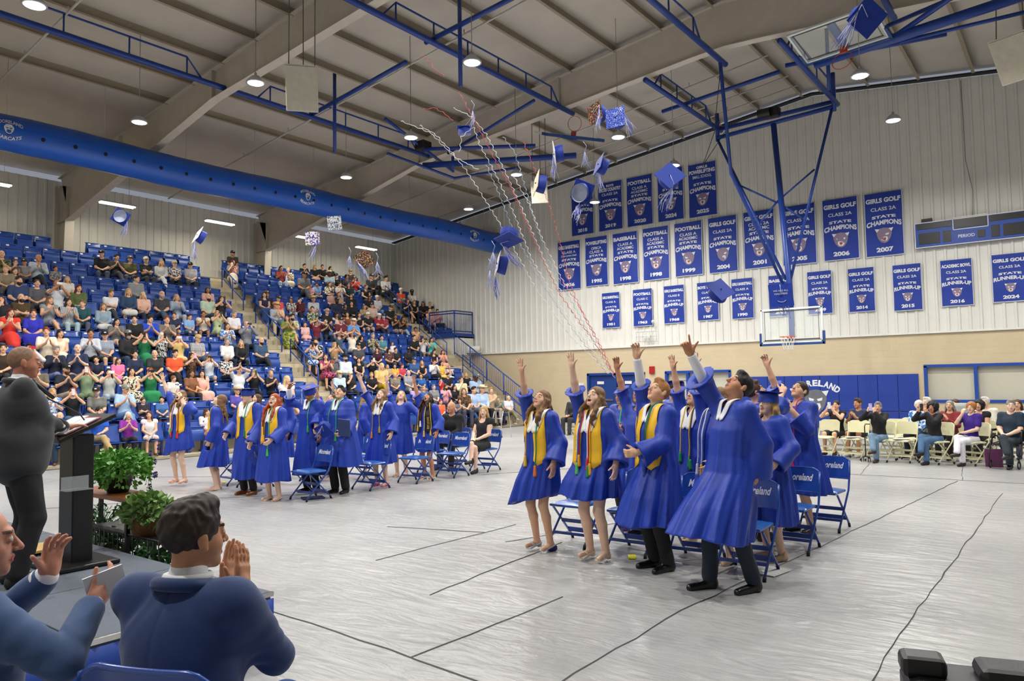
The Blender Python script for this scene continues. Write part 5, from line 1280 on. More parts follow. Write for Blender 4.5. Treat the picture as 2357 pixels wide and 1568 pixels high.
PATS = dict(camo=('blotch', ['5c6a3c', '2e3622', '8b8a62'], 14), print_grey=('blotch', ['9a9ca0', '5a5c60'], 26), stripe_bw=('stripe', ['dfe2e6', '44484e'], 9), print_bw=('blotch', ['e2e2e2', '1a1a1c'], 24), print_red=('blotch', ['b0564a', 'e2c6b4'], 24),
            print_blue=('blotch', ['dfe9f4', '3a78c4'], 16), plaid_grey=('plaid', ['a9aeb4', '565c64'], 10), plaid_blue=('plaid', ['c2ccd8', '3c4a60'], 9), plaid_bw=('plaid', ['dcdee2', '26282e'], 9), print_leo=('blotch', ['7a5636', '2a1c12'], 30),
            print_cream=('blotch', ['eadfc2', '3c3a30'], 20), print_green=('blotch', ['b9b04a', '5c7a2a', '2e4a1c'], 14), print_tan=('blotch', ['e2dcc0', 'a9b48a'], 16), print_dgreen=('blotch', ['1f4a34', 'c9c0a2'], 18), print_bw2=('blotch', ['17171a', 'd8d8d0'], 16), print_dark=('blotch', ['221c20', '8a5a50'], 26), print_pink=('blotch', ['b8386a', '3a1420', 'e090a8'], 16))
def cloth(c):
    if c in PATS: k = PATS[c]; return pattern('cloth_' + c, k[0], k[1], k[2])
    if len(c) == 3: c = ''.join(q * 2 for q in c)
    return mat('cloth_' + c, c, .8, noise=.07, scale=10, bump=.15, bscale=40)
ARMS = dict(L=dict(wr=(-.10, .30, -.36), wl=(.12, .28, -.36), hr=(V3(-.5, .8, -.1), V3(0, 0, -1), .3, .1), hl=(V3(.5, .8, -.1), V3(0, 0, -1), .3, .1)),
            C=dict(wr=(-.10, .31, -.12), wl=(.11, .30, -.12), hr=(V3(-.25, .45, .8), V3(-1, 0, 0), .15, .08), hl=(V3(.25, .45, .8), V3(1, 0, 0), .15, .08)),
            P=dict(wr=(-.07, .30, .10), wl=(.10, .29, .08), hr=(V3(-.3, .1, 1), V3(-.7, -.5, 0), .7, .06), hl=(V3(.3, .1, 1), V3(.7, -.5, 0), .7, .06)),
            A=dict(wr=(-.22, .20, -.24), wl=(.22, .24, -.22), hr=(V3(-1, .0, .1), V3(0, -1, 0), .5, .04), hl=(V3(1, .0, .1), V3(0, -1, 0), .5, .04)),
            H=dict(wr=(-.12, .22, .06), wl=(.14, .27, -.34), hr=(V3(-.3, -.1, 1), V3(-.2, -1, 0), .8, .05), hl=(V3(.8, .5, -.1), V3(0, 0, -1), .3, .08)),
            U=dict(wr=(-.12, .24, .28), wl=(.13, .24, .26), hr=(V3(-.3, .1, 1), V3(-1, 0, 0), .15, .1), hl=(V3(.3, .1, 1), V3(1, 0, 0), .15, .1)))
BUILD = dict(m=dict(h=1.82, wt=1.14), w=dict(h=1.72, wt=1.02), b=dict(h=1.36, wt=.95), g=dict(h=1.36, wt=.92))
_JC = {}; _MC = {}
def proto(bld, pose, var):
    key = (bld, pose, var)
    if key not in _JC:
        kw = dict(ARMS[pose]); kw.update(BUILD[bld]); sw = [(.15, .12, 0), (-.25, .02, .05), (.35, .0, -.05)][var]
        lean = [(0, .02, 0), (.02, .07, 0), (-.02, -.03, 0)][var]
        if pose == 'P': lean = (0, .04, 0)
        feet = None
        if var == 2 and bld in 'mw' : s_ = BUILD[bld]['h'] / 1.75; feet = {'R': ((-.02, .44, .60), (-.14, .62, .30)), 'L': ((-.10, .42, .52), (-.1, .42, .09))}
        J = joints(seat=.46 * (1 if bld in 'mw' else .92), yaw=sw[0], pitch=sw[1], roll=sw[2], lean=lean, feet=feet, **kw); J['hs'] = max(J['s'], .82); _JC[key] = J
    return _JC[key]
HS = .0115
def pm(key, make):
    if key not in _MC: _MC[key] = make()
    return _MC[key]
def body_mesh(bld, pose, var):
    J = proto(bld, pose, var)
    def mk():
        me = solid('person', skin_sdf(J, jaw=1.06 if bld == 'm' else .95, fem=int(bld in 'wg')), *bounds(J), HS, skin_mats(), face_mats(J['hc'], J['hR'], J['hs'], beard=False), data_only=True)
        return me
    return pm(('b', bld, pose, var), mk)
def set_slot(o, i, m):
    o.material_slots[i].link = 'OBJECT'; o.material_slots[i].material = m
def spectator(x, y, z, rz, bld, tone, hair, hat, top, bot, pose, var, label, sc=1.0, cat='person', group='people sitting in the audience', phonecol=None, beard=False):
    J = proto(bld, pose, var); me = body_mesh(bld, pose, var)
    o = link('person', me, None, (x, y, z), rz); o.scale = (sc, sc, sc); tag(o, label, cat, group)
    hs_, hcol = (hair.split(',') + [''])[:2] if hair != '-' else ('-', 'dark')
    sm_ = skin_mats(tone, hcol or 'dark')
    for i in range(4): set_slot(o, i, sm_[i])
    if beard:
        c, R, s = J['hc'], J['hR'], J['hs']
        bm_ = pm(('beard', bld, pose, var), lambda: solid('beard', wob(cut(U([ell(c + R @ (V3(0, .035, -.075) * s), V3(.062, .062, .058) * s, R), (ell(c + R @ (V3(0, .06, -.115) * s), V3(.035, .03, .035) * s, R), .02)], .02), ell(c + R @ (V3(0, .075, -.0) * s), V3(.05, .08, .052) * s, R), .008), .003, 80), c - .2, c + .2, .009, [hair_mat('dark')], data_only=True))
        q = link('beard', bm_, o); set_slot(q, 0, hair_mat(beard))
    if hs_ != '-':
        q = link('hair', pm(('h', bld, pose, var, hs_), lambda: solid('hair', hair_sdf(J, hs_, 1), J['hc'] - V3(.28, .28, .62), J['hc'] + V3(.28, .3, .2), .010, [hair_mat('dark')], data_only=True)), o); set_slot(q, 0, hair_mat(hcol))
    elif not hat and False: pass
    tc_, sl = top.split(','); q = link('shirt', pm(('t', bld, pose, var, sl), lambda: solid('shirt', top_sdf(J, sl), *bounds(J), .0125, [m_white], data_only=True)), o); set_slot(q, 0, cloth(tc_))
    bk, bc = bot.split(','); nm = {'long': 'trousers', 'shorts': 'shorts', 'skirt': 'skirt', 'maxi': 'long_skirt'}[bk]
    q = link(nm, pm(('p', bld, pose, var, bk), lambda: solid(nm, bottom_sdf(J, bk), *bounds(J), .0135, [m_white], data_only=True)), o); set_slot(q, 0, cloth(bc))
    shc = rnd.choice(['1a1a1c', '3a2a20', 'd8d4cc', '24262c', '5a4030'])
    for n in 'RL':
        q = link('shoe', pm(('s', bld, pose, var, n), lambda: solid('shoe', shoe_sdf(J, n), J['an' + n] - .25, J['an' + n] + .25, .011, [m_white], data_only=True)), o); set_slot(q, 0, mat('shoe_' + shc, shc, .5))
    if hat:
        k, c = hat.split(':'); h = hat_mesh(J, k, [mat('hat_' + c, c, .8, noise=.08, scale=30), mat('hat_badge', 'd8d8d4', .6) if k == 'cap' else mat('hat_band', '3a2a22', .7)], o)
    if pose == 'P':
        p = (J['wrR'] + J['wrL']) / 2 + V3(0, .03, .115) * J['s']
        ph = MB().box((0, 0, 0), (.15, .009, .075) if var == 1 else (.075, .009, .15), bev=.004)
        pc = phonecol or rnd.choice(['1b1b1e', 'e4e4e6', '26262a']); po = thing('phone', 'phone held up by the ' + label.replace('person in ', 'person in ').split(', ')[0], 'phone', None or (0, 0, 0), 0, 'phones held up in the audience')
        M = Matrix.Translation((x, y, z)) @ Matrix.Rotation(rz, 4, 'Z') @ Matrix.Scale(sc, 4); q_ = M @ Vector(p)
        po.location = q_; po.rotation_euler = (0, 0, rz); ph.build('case', mat('phone_' + pc, pc, .3), po)
        MB().box((0, -.006, 0), (.068, .003, .14) if var != 1 else (.14, .003, .068)).build('screen', mat('phone_screen', '20242c', .1, noise=0), po)
        if var != 1: MB().lathe([(0, .007), (.008, .007), (.008, .004)], (-.02, 0, .055), 10, Matrix.Rotation(-PI / 2, 3, 'X')).build('lens', m_black, po)
    return o
BEARDY = ('beard', 'moustache')
LABS = {}
def audience():
    for k, line in enumerate(l for l in AUD.strip().split('\n') if l.strip()):
        pos, bld, tone, hair, hat, top, bot, pose, words = line.split('|'); px, py = [float(t) for t in pos.split()]
        hh = {'m': 1.29, 'w': 1.24, 'b': 1.06, 'g': 1.06}[bld]; best = None
        for r in range(NR):
            P = onX(px, py, xb(r) + .16); e = P[2] - (zf(r) + hh)
            if best is None or abs(e) < abs(best[0]): best = (e, r, P)
        e, r, P = best; y = P[1]
        if r >= 0 and AI0 - .1 < y < AI1 + .1: y = AI0 - .2 if y < 16.25 else AI1 + .2
        sc = max(.86, min(1.16, 1 + e / hh * 1.0)) if bld in 'mw' else max(.75, min(1.2, 1 + e / hh))
        var = (k * 7 + 3 * r) % 3
        if pose in 'P' and 'camera' not in words: var = var if var != 1 else 1
        rz = -PI / 2 - .25 + rnd.uniform(-.18, .18) - (.2 if y > 16 else 0)
        beard = 'dark' if any(w in words for w in BEARDY) else None
        if beard and 'grey' in words: beard = 'grey'
        if beard and 'white beard' in words: beard = 'white'
        if beard and 'red beard' in words: beard = 'auburn'
        lab = 'person in ' + words
        sec = 'left section' if y < 16.25 else ('corner section' if y > 25.3 else 'right section')
        if len(lab.replace('-', ' ').split()) <= 12: lab += ', %s row, %s' % (RN[r], sec)
        elif len(lab.replace('-', ' ').split()) <= 14: lab += ', %s row' % RN[r]
        if lab in LABS: lab = lab + ', further back'
        LABS[lab] = 1
        pc = {'red phone': 'c03030', 'pink phone': 'e8b8c8', 'white phone': 'e8e8ea', 'green phone': '3a5a48'}
        pcol = next((v for kk, v in pc.items() if kk in words), None)
        for s in SEATS:
            if s[0] == r and abs(s[1] - y) < .34: s[4] = True
        spectator(xb(r) + .20, y, zf(r) + .0, rz, bld, tone, hair, hat, top, bot, pose, var, lab, sc, phonecol=pcol, beard=beard)
audience(); build_seats()

# ------------------------------------------------------------------ graduates
m_gown = mat('gown_blue', '163aa8', .5, noise=.04, scale=6, bump=.12, bscale=25); m_gold = mat('stole_gold', 'f9c42c', .38, noise=.05, scale=8); m_collar = mat('collar_white', 'f2f2f0', .6)
m_capb = mat('cap_blue', '17379c', .6, noise=.04); m_btn = mat('cap_button', '14308a', .5); m_shirt = mat('dress_shirt_white', 'eceef2', .7)
def face(dx, dy): return math.atan2(dy, dx) - PI / 2
def gown_sdf(J, hem=.42, flare=1.0, sway=(0, 0), cuffs=None, folds=.11, nf=7, seed=0, wd=1.0, cut_n=(0, 0, 1), open_=0):
    s = J['s']; cuffs = cuffs or {}
    Z = [J['nk'][2] - .0 * s, J['shR'][2] - .06 * s, J['che'][2], J['wai'][2], J['pel'][2], (J['pel'][2] + hem) / 2, hem - .25]
    cx = [J['nk'][0], J['nk'][0] * .7 + J['che'][0] * .3, J['che'][0], J['wai'][0], J['pel'][0], J['pel'][0] + sway[0] * .45, J['pel'][0] + sway[0] * 1.2]
    cy = [J['nk'][1], J['nk'][1] * .7 + J['che'][1] * .3, J['che'][1], J['wai'][1], J['pel'][1], J['pel'][1] + sway[1] * .45, J['pel'][1] + sway[1] * 1.2]
    w = wd * s; rx = [.10 * w, .195 * w, .205 * w, .20 * w, .225 * w, .26 * w * (.5 + .5 * flare), .31 * w * flare]; ry = [.07 * w, .12 * w, .145 * w, .15 * w, .17 * w, .215 * w * (.5 + .5 * flare), .27 * w * flare]
    Z = np.array(Z)[::-1]; cx, cy, rx, ry = [np.array(a)[::-1] for a in (cx, cy, rx, ry)]
    zt = J['che'][2] + .14 * s
    def fold(an, z, g):
        a = np.sin(nf * an + seed + 1.2 * np.sin(2.2 * z + seed)); b = np.sin((nf * 2 - 3) * an + 2 * seed + 1.5 * z); c = np.sin((nf * 3 + 1) * an + seed * 3 - 1.1 * z)
        return 1 + folds * g * (.62 * (1 - 2 * np.abs(a)) * .8 + .45 * b + .22 * c)
    def tor(p):
        z = p[:, 2]; X = p[:, 0] - np.interp(z, Z, cx); Y = p[:, 1] - np.interp(z, Z, cy); a = np.interp(z, Z, rx); b = np.interp(z, Z, ry)
        an = np.arctan2(Y / b, X / a); g = np.clip((zt - z) / max(zt - hem, .1), 0, 1) ** .8
        fo = fold(an, z, g)
        r = np.sqrt((X / a) ** 2 + (Y / b) ** 2); d = (r / fo - 1) * np.minimum(a, b)
        return np.maximum(d, z - J['nk'][2] - .01)
    outer = [tor, (cone(J['shR'], J['shL'], .072 * w), .06)]
    inner = []; planes = []
    for n in 'RL':
        S, E_, W_ = J['sh' + n], J['el' + n], J['wr' + n]; cf, rad = cuffs.get(n, (1.0, .11))
        q = E_ + (W_ - E_) * (cf - .5) * 2 if cf >= .5 else S + (E_ - S) * cf * 2
        drop = V3(0, 0, -.05 * s) * (1 if (W_ - S)[2] > .1 else .55)
        if cf >= .5:
            A = [(S, E_ + drop * .5, .068 * s, .076 * s), (E_ + drop * .5, q + drop, .076 * s, rad * s)]; ax = nrm(q + drop - E_ - drop * .5)
        else: A = [(S, q + drop, .072 * s, rad * s)]; ax = nrm(q + drop - S)
        arm_ = U([cone(*a) for a in A], .03); c0 = q + drop
        arm_ = wob(arm_, .008, 16, seed + (3 if n == 'R' else 0))
        lim = half(c0 + ax * .0, ax); outer.append((isec(arm_, lim, .008), .05))
        base = (E_ + drop * .5) if cf >= .5 else S
        L_ = np.linalg.norm(c0 - base); b0 = base + (c0 - base) * .35
        inner.append(cone(b0, c0 + ax * .08, .042 * s, (rad - .017) * s))
    f = U(outer, .05)
    def g(p):
        d = f(p)
        for q in inner: d = smax(d, -q(p), .006)
        z = p[:, 2]
        X = p[:, 0] - np.interp(z, Z, cx); Y = p[:, 1] - np.interp(z, Z, cy); a = np.interp(z, Z, rx) - .05; b = np.interp(z, Z, ry) - .05
        an = np.arctan2(Y / b, X / a); gg = np.clip((zt - z) / max(zt - hem, .1), 0, 1) ** .8
        fo = fold(an, z, gg)
        r = np.sqrt((X / a) ** 2 + (Y / b) ** 2); di = np.maximum((r / fo - 1) * np.minimum(a, b), z - J['pel'][2] + .12)
        d = smax(d, -di, .005)
        n_ = nrm(cut_n); wv = .012 * np.sin(an * 3 + seed)
        return smax(d, -((p - V3(J['pel'][0] + sway[0], J['pel'][1] + sway[1], hem)) @ n_ + wv), .005)
    # neckline
    nk = J['nk'] + V3(0, .035, .03) * s
    g2 = cut(g, ell(nk, V3(.075, .085, .06) * s), .01)
    lo, hi = bounds(J, .25); lo = lo.copy(); hi = hi.copy(); lo[2] = hem - .35
    ex = .34 * w * flare
    lo[0] = min(lo[0], J['pel'][0] + sway[0] * 1.3 - ex); hi[0] = max(hi[0], J['pel'][0] + sway[0] * 1.3 + ex); lo[1] = min(lo[1], J['pel'][1] + sway[1] * 1.3 - ex); hi[1] = max(hi[1], J['pel'][1] + sway[1] * 1.3 + ex)
    J['gb'] = (lo, hi); J['gf'] = g2; J['g_out'] = U([tor, (cone(J['shR'], J['shL'], .072 * w), .06)] + [(cone(J['sh' + n], J['sh' + n] * .78 + J['el' + n] * .22, .074 * s, .08 * s), .05) for n in 'RL' if J['wr' + n][2] < J['sh' + n][2]], .05); return g2
def march(f, O, D, tmax=1.0, off=.006):
    O = np.asarray(O, float); D = np.asarray(D, float); t = np.zeros(len(O))
    for _ in range(60): t = np.minimum(t + np.maximum(f(O + D * t[:, None]), .0005) * .7, tmax)
    return O + D * (t - off)[:, None]
def drape_pts(J, path, width=0.0, nu=1, seg=8, off=.006, sidedir=None):
    """path of (x, z, angle): angle 0 lies on the front, 90 on the shoulder top, 150 down the back; x, z in body scale from the neck base"""
    s = J['s']; P = []
    for (a, b) in zip(path, path[1:]):
        for k in range(seg): t = k / seg; P.append([a[i] + (b[i] - a[i]) * t for i in range(3)])
    P.append(list(path[-1])); P = np.array(P); c = []; n = []
    for x, z, an in P:
        zz = J['nk'][2] + z * s; zs = np.array([J['pel'][2] - .6, J['pel'][2], J['wai'][2], J['che'][2], J['nk'][2]]);
        yy = np.interp(zz, zs, [J['pel'][1], J['pel'][1], J['wai'][1], J['che'][1], J['nk'][1]]); xx = np.interp(zz, zs, [J['pel'][0], J['pel'][0], J['wai'][0], J['che'][0], J['nk'][0]])
        r = math.radians(an); n.append((0, math.cos(r), math.sin(r))); c.append((xx + x * s, yy, zz))
    c = np.array(c); n = np.array(n); tg = np.gradient(c, axis=0); side = np.cross(tg, n); side /= (np.linalg.norm(side, axis=1)[:, None] + 1e-9)
    if sidedir is not None: side = np.tile(np.array(sidedir, float), (len(c), 1))
    rows = []
    for k in range(nu + 1):
        u = (k / nu - .5) * width if nu else 0
        O = c + side * (u * s)[..., None] if np.ndim(u) else c + side * u * s
        rows.append(march(J['g_out'], O + n * .75, -n, 1.2, off))
    return np.array(rows), c, n
def strip(J, path, width, name, m, parent, point=.05, off=.02, seg=8, nu=4, th=.005, sm=1):
    R, c, n = drape_pts(J, path, width, nu, seg, off)
    for _ in range(sm): R[:, 1:-1] = (R[:, :-2] + R[:, 1:-1] * 2 + R[:, 2:]) / 4
    if point:
        t0 = R[:, 0] - R[:, 1]
        for k in range(nu + 1): w_ = 1 - abs(k / nu - .5) * 2; R[k, 0] += nrm(t0.mean(0)) * point * w_ * J['s']
    mb = MB(); nu1, m_ = R.shape[0], R.shape[1]
    mb.add([tuple(p) for p in R.reshape(-1, 3)], [(i * m_ + j, (i + 1) * m_ + j, (i + 1) * m_ + j + 1, i * m_ + j + 1) for i in range(nu1 - 1) for j in range(m_ - 1)], 0, True)
    o = mb.build(name, m, parent, outward=False); md = o.modifiers.new('thickness', 'SOLIDIFY'); md.thickness = th; md.offset = 0; return o, R
def cord(J, path, name, cols, parent, tassel=True, off=.012):
    R, c, n = drape_pts(J, path, 0, 0, 8, off); P = R[0]
    for _ in range(3): P[1:-1] = (P[:-2] + P[1:-1] * 2 + P[2:]) / 4
    mb = MB(); mb.tube(P, .0065, 6)
    o = mb.build(name, cols[0], parent, outward=False)
    if tassel:
        t = MB(); a = P[0]; t.lathe([(0, .03), (.012, .02), (.014, 0), (.02, -.07), (.022, -.09), (0, -.09)], a - V3(0, 0, .02), 10); t.build('tassel', cols[-1], o, outward=False)
    return o
STP = lambda k, x=.10, e=-.50: [(k * x * 1.15, e, 0), (k * x * 1.15, -.32, 0), (k * x, -.16, 0), (k * x * .85, -.06, 15), (k * .085, -.01, 65), (k * .07, .0, 110), (k * .03, -.01, 150)]
def grad_cap(J, parent, tassel=(1, .6), tilt=0, tc='d9dcf4', name='graduation_cap'):
    """square board on a skull cap, worn; the tassel hangs from the button over one edge"""
    c, R, s = J['hc'], J['hR'], J.get('hs', 1); return cap_object(name, Vector(c + R @ (V3(0, -.01, .055) * s)), Matrix([list(r_) for r_ in R]), parent, tassel, tc, s * 1.0, worn=True)
def cap_object(name, pos, M, parent, tassel=(1, .6), tc='d9dcf4', s=1.0, worn=False, deco=None, tlen=.22, label=None, loc=None):
    T = lambda v: pos + M @ (Vector(v) * s)
    root = link(name, None, parent) if parent is not None else thing(name, label, 'cap', loc, 0, 'graduation caps thrown in the air')
    sk = MB(); V = []
    sk.lathe([(.104, -.045), (.101, .0), (.095, .05), (.08, .062), (0, .063)], pos, 24, M * s, sy=1.12)
    if not worn: sk.lathe([(.1, -.044), (.097, .0), (.09, .045), (0, .05)], pos, 24, M * s, sy=1.12, mi=1)
    sk.build('skull_cap', [m_capb, mat('cap_lining', 'c9cfe6', .7)], root, outward=False)
    bd = MB(); a = .125
    bd.box(pos + M @ (Vector((0, 0, .067)) * s), (2 * a * s, 2 * a * s, .007 * s), M @ Matrix.Rotation(PI / 4, 3, 'Z') if worn else M)
    bd.build('board', deco or m_capb, root); MB().lathe([(0, .012), (.009, .009), (.011, 0)], T((0, 0, .071)), 12, M * s).build('button', m_btn, root, outward=False)
    if tassel:
        an, _ = tassel; ex = Vector((math.cos(an), math.sin(an), 0)) * (.165 if worn else .12); e = T((ex.x, ex.y, .074)); t = MB(); t.tube([T((0, 0, .08)), T((ex.x * .5, ex.y * .5, .078)), e], .0025 * s, 5)
        dn = Vector((0, 0, -1)) if worn else (M @ Vector((rnd.uniform(-.6, .6), rnd.uniform(-.6, .6), rnd.uniform(-1, .3)))).normalized() * .5 + Vector((rnd.uniform(-.3, .3), 0, -.9))
        dn.normalize(); p = e
        t.tube([p, p + dn * .05 * s], .004 * s, 6); p = p + dn * .05 * s
        for k in range(16):
            q = p + dn * tlen * s * .6 + Vector([rnd.uniform(-1, 1) for _ in range(3)]) * (.012 if worn else .05) * s
            t.tube([p, (p + q) / 2 + Vector([rnd.uniform(-1, 1) for _ in range(3)]) * (.004 if worn else .02) * s, q, q + dn * tlen * .3 * s + Vector([rnd.uniform(-1, 1) for _ in range(3)]) * (.008 if worn else .03) * s], .0022 * s, 4, k % 2)
        t.build('tassel', [mat('tassel_' + tc, tc, .6), mat('tassel_blue', '4a62d0', .6)], root, outward=False)
    return root
GR = []
def glasses(J, parent):
    c, R, s = J['hc'], J['hR'], J['hs']; P = lambda x, y, z: c + R @ (V3(x, y, z) * s); mb = MB()
    for k in (-1, 1): mb.tube([P(k * .033 + .024 * math.cos(a), .106 - .004 * abs(k), .006 + .018 * math.sin(a)) for a in [i * PI / 8 for i in range(16)]], .0022 * s, 5, closed=True); mb.tube([P(k * .057, .104, .01), P(k * .079, .0, .008)], .002 * s, 5)
    mb.tube([P(-.009, .108, .008), P(.009, .108, .008)], .002 * s, 5); return mb.build('glasses', m_black, parent, outward=False)
def heel(J, n, m, parent, high=True):
    s = J['s']; a = J['an' + n]; t = J['toe' + n] * s; mb = MB()
    up = .055 if high else .015
    mb.box(a + V3(0, .05, -.072 + .012) * s, (.075 * s, .2 * s, .02 * s), Matrix.Rotation(-.2 if high else 0, 3, 'X'), bev=.006)
    mb.box(a + V3(0, -.035, -.06) * s, (.045 * s, .04 * s, .06 * s))
    mb.tube([a + V3(-.045, .085, -.05) * s, a + V3(0, .095, .0 - .02) * s, a + V3(.045, .085, -.05) * s], .008 * s, 6)
    mb.tube([a + V3(-.04, .0, .02) * s, a + V3(0, .045, .03) * s, a + V3(.04, .0, .02) * s, a + V3(0, -.045, .015) * s, a + V3(-.04, 0, .02) * s], .005 * s, 6)
    return mb.build('heeled_sandal', m, parent, outward=False)
def graduate(label, x, y, rz, h=1.7, hair='long,lbrown', tone='f', hem=.45, mouth=0, stole=None, collar=False, cords=(), cap=None, shoes='heel', shoec='e8d9c6', trousers=None, gk=None, z=0, glass=False, undershirt=False, beard=False, stole_path=None, detail=.0085, gdet=.0115, fem=1, sleeves_shirt='', lettering=None, **jk):
    J = joints(h=h, **jk); o = solid('person', skin_sdf(J, mouth, jaw=.95 if fem else 1.08, fem=fem), *bounds(J), detail, skin_mats(tone, hair.split(',')[1] if ',' in hair else 'dark'), face_mats(J['hc'], J['hR'], J['hs'], mouth))
    o.location = (x, y, z); o.rotation_euler = (0, 0, rz); tag(o, label, 'person', 'graduates in blue gowns')
    gk = dict(gk or {}); f = gown_sdf(J, hem=hem, **gk); solid('gown', f, *J['gb'], gdet, [m_gown], parent=o)
    st, hc = hair.split(',')
    if st != '-': solid('hair', hair_sdf(J, st, rnd.random() * 6), J['hc'] - V3(.3, .3, .66), J['hc'] + V3(.3, .32, .22), .0075, [hair_mat(hc)], parent=o)
    if collar:
        for k in (-1, 1): strip(J, [(k * .035, -.165, 0), (k * .045, -.11, 0), (k * .07, -.06, 10), (k * .10, -.03, 50), (k * .095, .0, 100), (k * .03, .0, 150)], .11, 'collar', m_collar, o, point=.03, off=.036)
    if undershirt:
        for k in (-1, 1): strip(J, [(k * .02, -.10, 0), (k * .04, -.05, 10), (k * .065, -.01, 60), (k * .05, .03, 110)], .05, 'shirt_collar', m_shirt, o, point=.02, off=.03)
        tie = MB(); 
    if stole:
        for k in (-1, 1):
            pth = STP(k) if not stole_path else stole_path[k]
            so, R = strip(J, pth, .13, 'stole', stole, o, point=.05, off=.026)
            if lettering and k == lettering[0]:
                txt = lettering[1]; mid = R.mean(0); lm = MB()
                P0, P1 = R[0], R[-1]; m_ = R.shape[1]
                def fn(u, v, R=R, m_=m_):
                    j = min(max((u + .18) / .36, 0), .999) * 13; i0 = int(j); w_ = (v / .12 + .5) * (R.shape[0] - 1); a0 = int(min(max(w_, 0), R.shape[0] - 2)); fr = j - i0; fw_ = w_ - a0
                    p = (R[a0, i0 + 1] * (1 - fr) + R[a0, i0 + 2] * fr) * (1 - fw_) + (R[a0 + 1, i0 + 1] * (1 - fr) + R[a0 + 1, i0 + 2] * fr) * fw_
                    return tuple(p + V3(0, .006, 0))
                put_text(lm, txt, fn, 0, 0, .3, .04, bold=.0); lm.build('stole_lettering', lettering[2], so, outward=False)
    for (k, x_, e, c1, c2) in cords:
        cord(J, [(k * x_ * 1.1, e, 0), (k * x_ * 1.05, -.3, 0), (k * x_, -.15, 0), (k * x_ * .85, -.05, 15), (k * .07, .0, 70), (k * .05, .01, 120)], 'honour_cord', [mat('cord_' + c1, c1, .5), mat('cord_' + c2, c2, .5)], o, off=.044)
    if cap: grad_cap(J, o, tassel=cap)
    if glass: glasses(J, o)
    if trousers:
        solid('trousers', bottom_sdf(J, 'long'), *bounds(J), .012, [mat('trousers_' + trousers, trousers, .8)], parent=o)
    for n in 'RL':
        if shoes == 'heel': heel(J, n, mat('shoe_' + shoec, shoec, .4), o)
        elif shoes: solid('shoe', shoe_sdf(J, n), J['an' + n] - .25, J['an' + n] + .25, .008, [mat('shoe_' + shoec, shoec, .3)], parent=o)
    for n in sleeves_shirt:
        S, W_ = J['el' + n], J['wr' + n]; solid('shirt_cuff', isec(cone(S, W_, .05, .04), half(W_ - nrm(W_ - S) * .01, nrm(W_ - S)), .004), *bounds(J), .01, [m_shirt], parent=o)
    GR.append((o, J)); return o, J
def loc(px, Y): d = ray(px, 1100); t = Y / d[1]; return d[0] * t
UP = lambda k=1, dx=.05, dy=.25, dz=.50: (k * dx, dy, dz)
HU = (V3(.0, .2, 1), V3(0, 1, .2), .09, .24)
HD = None
N_ = face(0, -1)
DN = dict(wl=(-.12, .08, -.50)); 
g_ = '1a8a4a'
# right group
graduate('person in blue gown and gold stole, right arm flung up, silver sandals, front row leftmost', -4.62, 6.5, N_ - .12, h=1.66, hair='longwf,lbrown', tone='f', hem=.50, stole=m_gold, collar=True, pitch=.5, yaw=.0, wr=(.0, .12, .53), hr=HU, wl=(-.12, .12, -.48), hl=(V3(-.1, .2, -1), V3(1, 0, 0), .25, .12),
         gk=dict(flare=1.08, sway=(.10, .02), cuffs={'R': (.62, .12), 'L': (.93, .13)}, seed=1, cut_n=(.25, .0, 1)), cords=((1, .07, -.45, 'e8b830', 'e8b830'), (-1, .075, -.55, g_, 'e07820')), shoec='c9ccd4', lettering=(1, 'NATIONAL', m_black), z=.03,
         stole_path={1: [(.42, -.52, 0), (.30, -.36, 0), (.16, -.18, 0), (.10, -.06, 15), (.085, -.01, 65), (.07, 0, 110), (.03, -.01, 150)], -1: STP(-1, .09, -.5)})
graduate('person in blue gown with gold stole and many cords, right arm up, cream heels', -3.92, 6.45, N_ - .1, h=1.69, hair='longwf,lbrown', tone='p', hem=.60, mouth=.25, stole=m_gold, collar=True, pitch=.42, roll=-.05, wr=(.02, .12, .53), hr=HU, wl=(-.16, .10, -.47), hl=(V3(-.2, .4, -.9), V3(1, 0, 0), .3, .18),
         gk=dict(flare=1.15, sway=(.08, .0), cuffs={'R': (.60, .13), 'L': (.92, .13)}, seed=2.2, wd=1.12), wt=1.15, cords=((1, .05, -.42, 'c02838', 'e8a020'), (1, .065, -.5, '2a52c0', '58c060'), (1, .08, -.38, 'eeeeee', 'e8b020'), (-1, .05, -.45, 'eeeeee', 'c02838'), (-1, .06, -.52, 'c02838', g_), (-1, .075, -.5, 'e8b020', 'e8b020')), shoec='e6d3bc', lettering=(1, 'NATIONAL', m_black), z=.03)
graduate('person in blue gown, ginger crop, dark trousers, gold stole with open white collar, arm up', -3.25, 6.48, N_ - .45, h=1.78, hair='short,a5703c', tone='f', fem=0, hem=.44, stole=m_gold, pitch=.55, yaw=.1, wr=(-.02, .1, .54), hr=(V3(0, .1, 1), V3(-.6, .8, .2), .45, .14), wl=(.02, .34, -.34), hl=(V3(.6, .7, -.1), V3(1, 0, 0), .8, .05),
         gk=dict(flare=1.2, sway=(.02, .12), cuffs={'R': (.58, .11), 'L': (.95, .12)}, seed=3.1, wd=1.05), undershirt=True, sleeves_shirt='R', trousers='17181c', shoes='shoe', shoec='0e0e10', cords=((-1, .06, -.5, g_, '1c3a9a'), (-1, .05, -.45, '1c2a60', '1c2a60')), lettering=(1, 'NATIONAL', m_black))
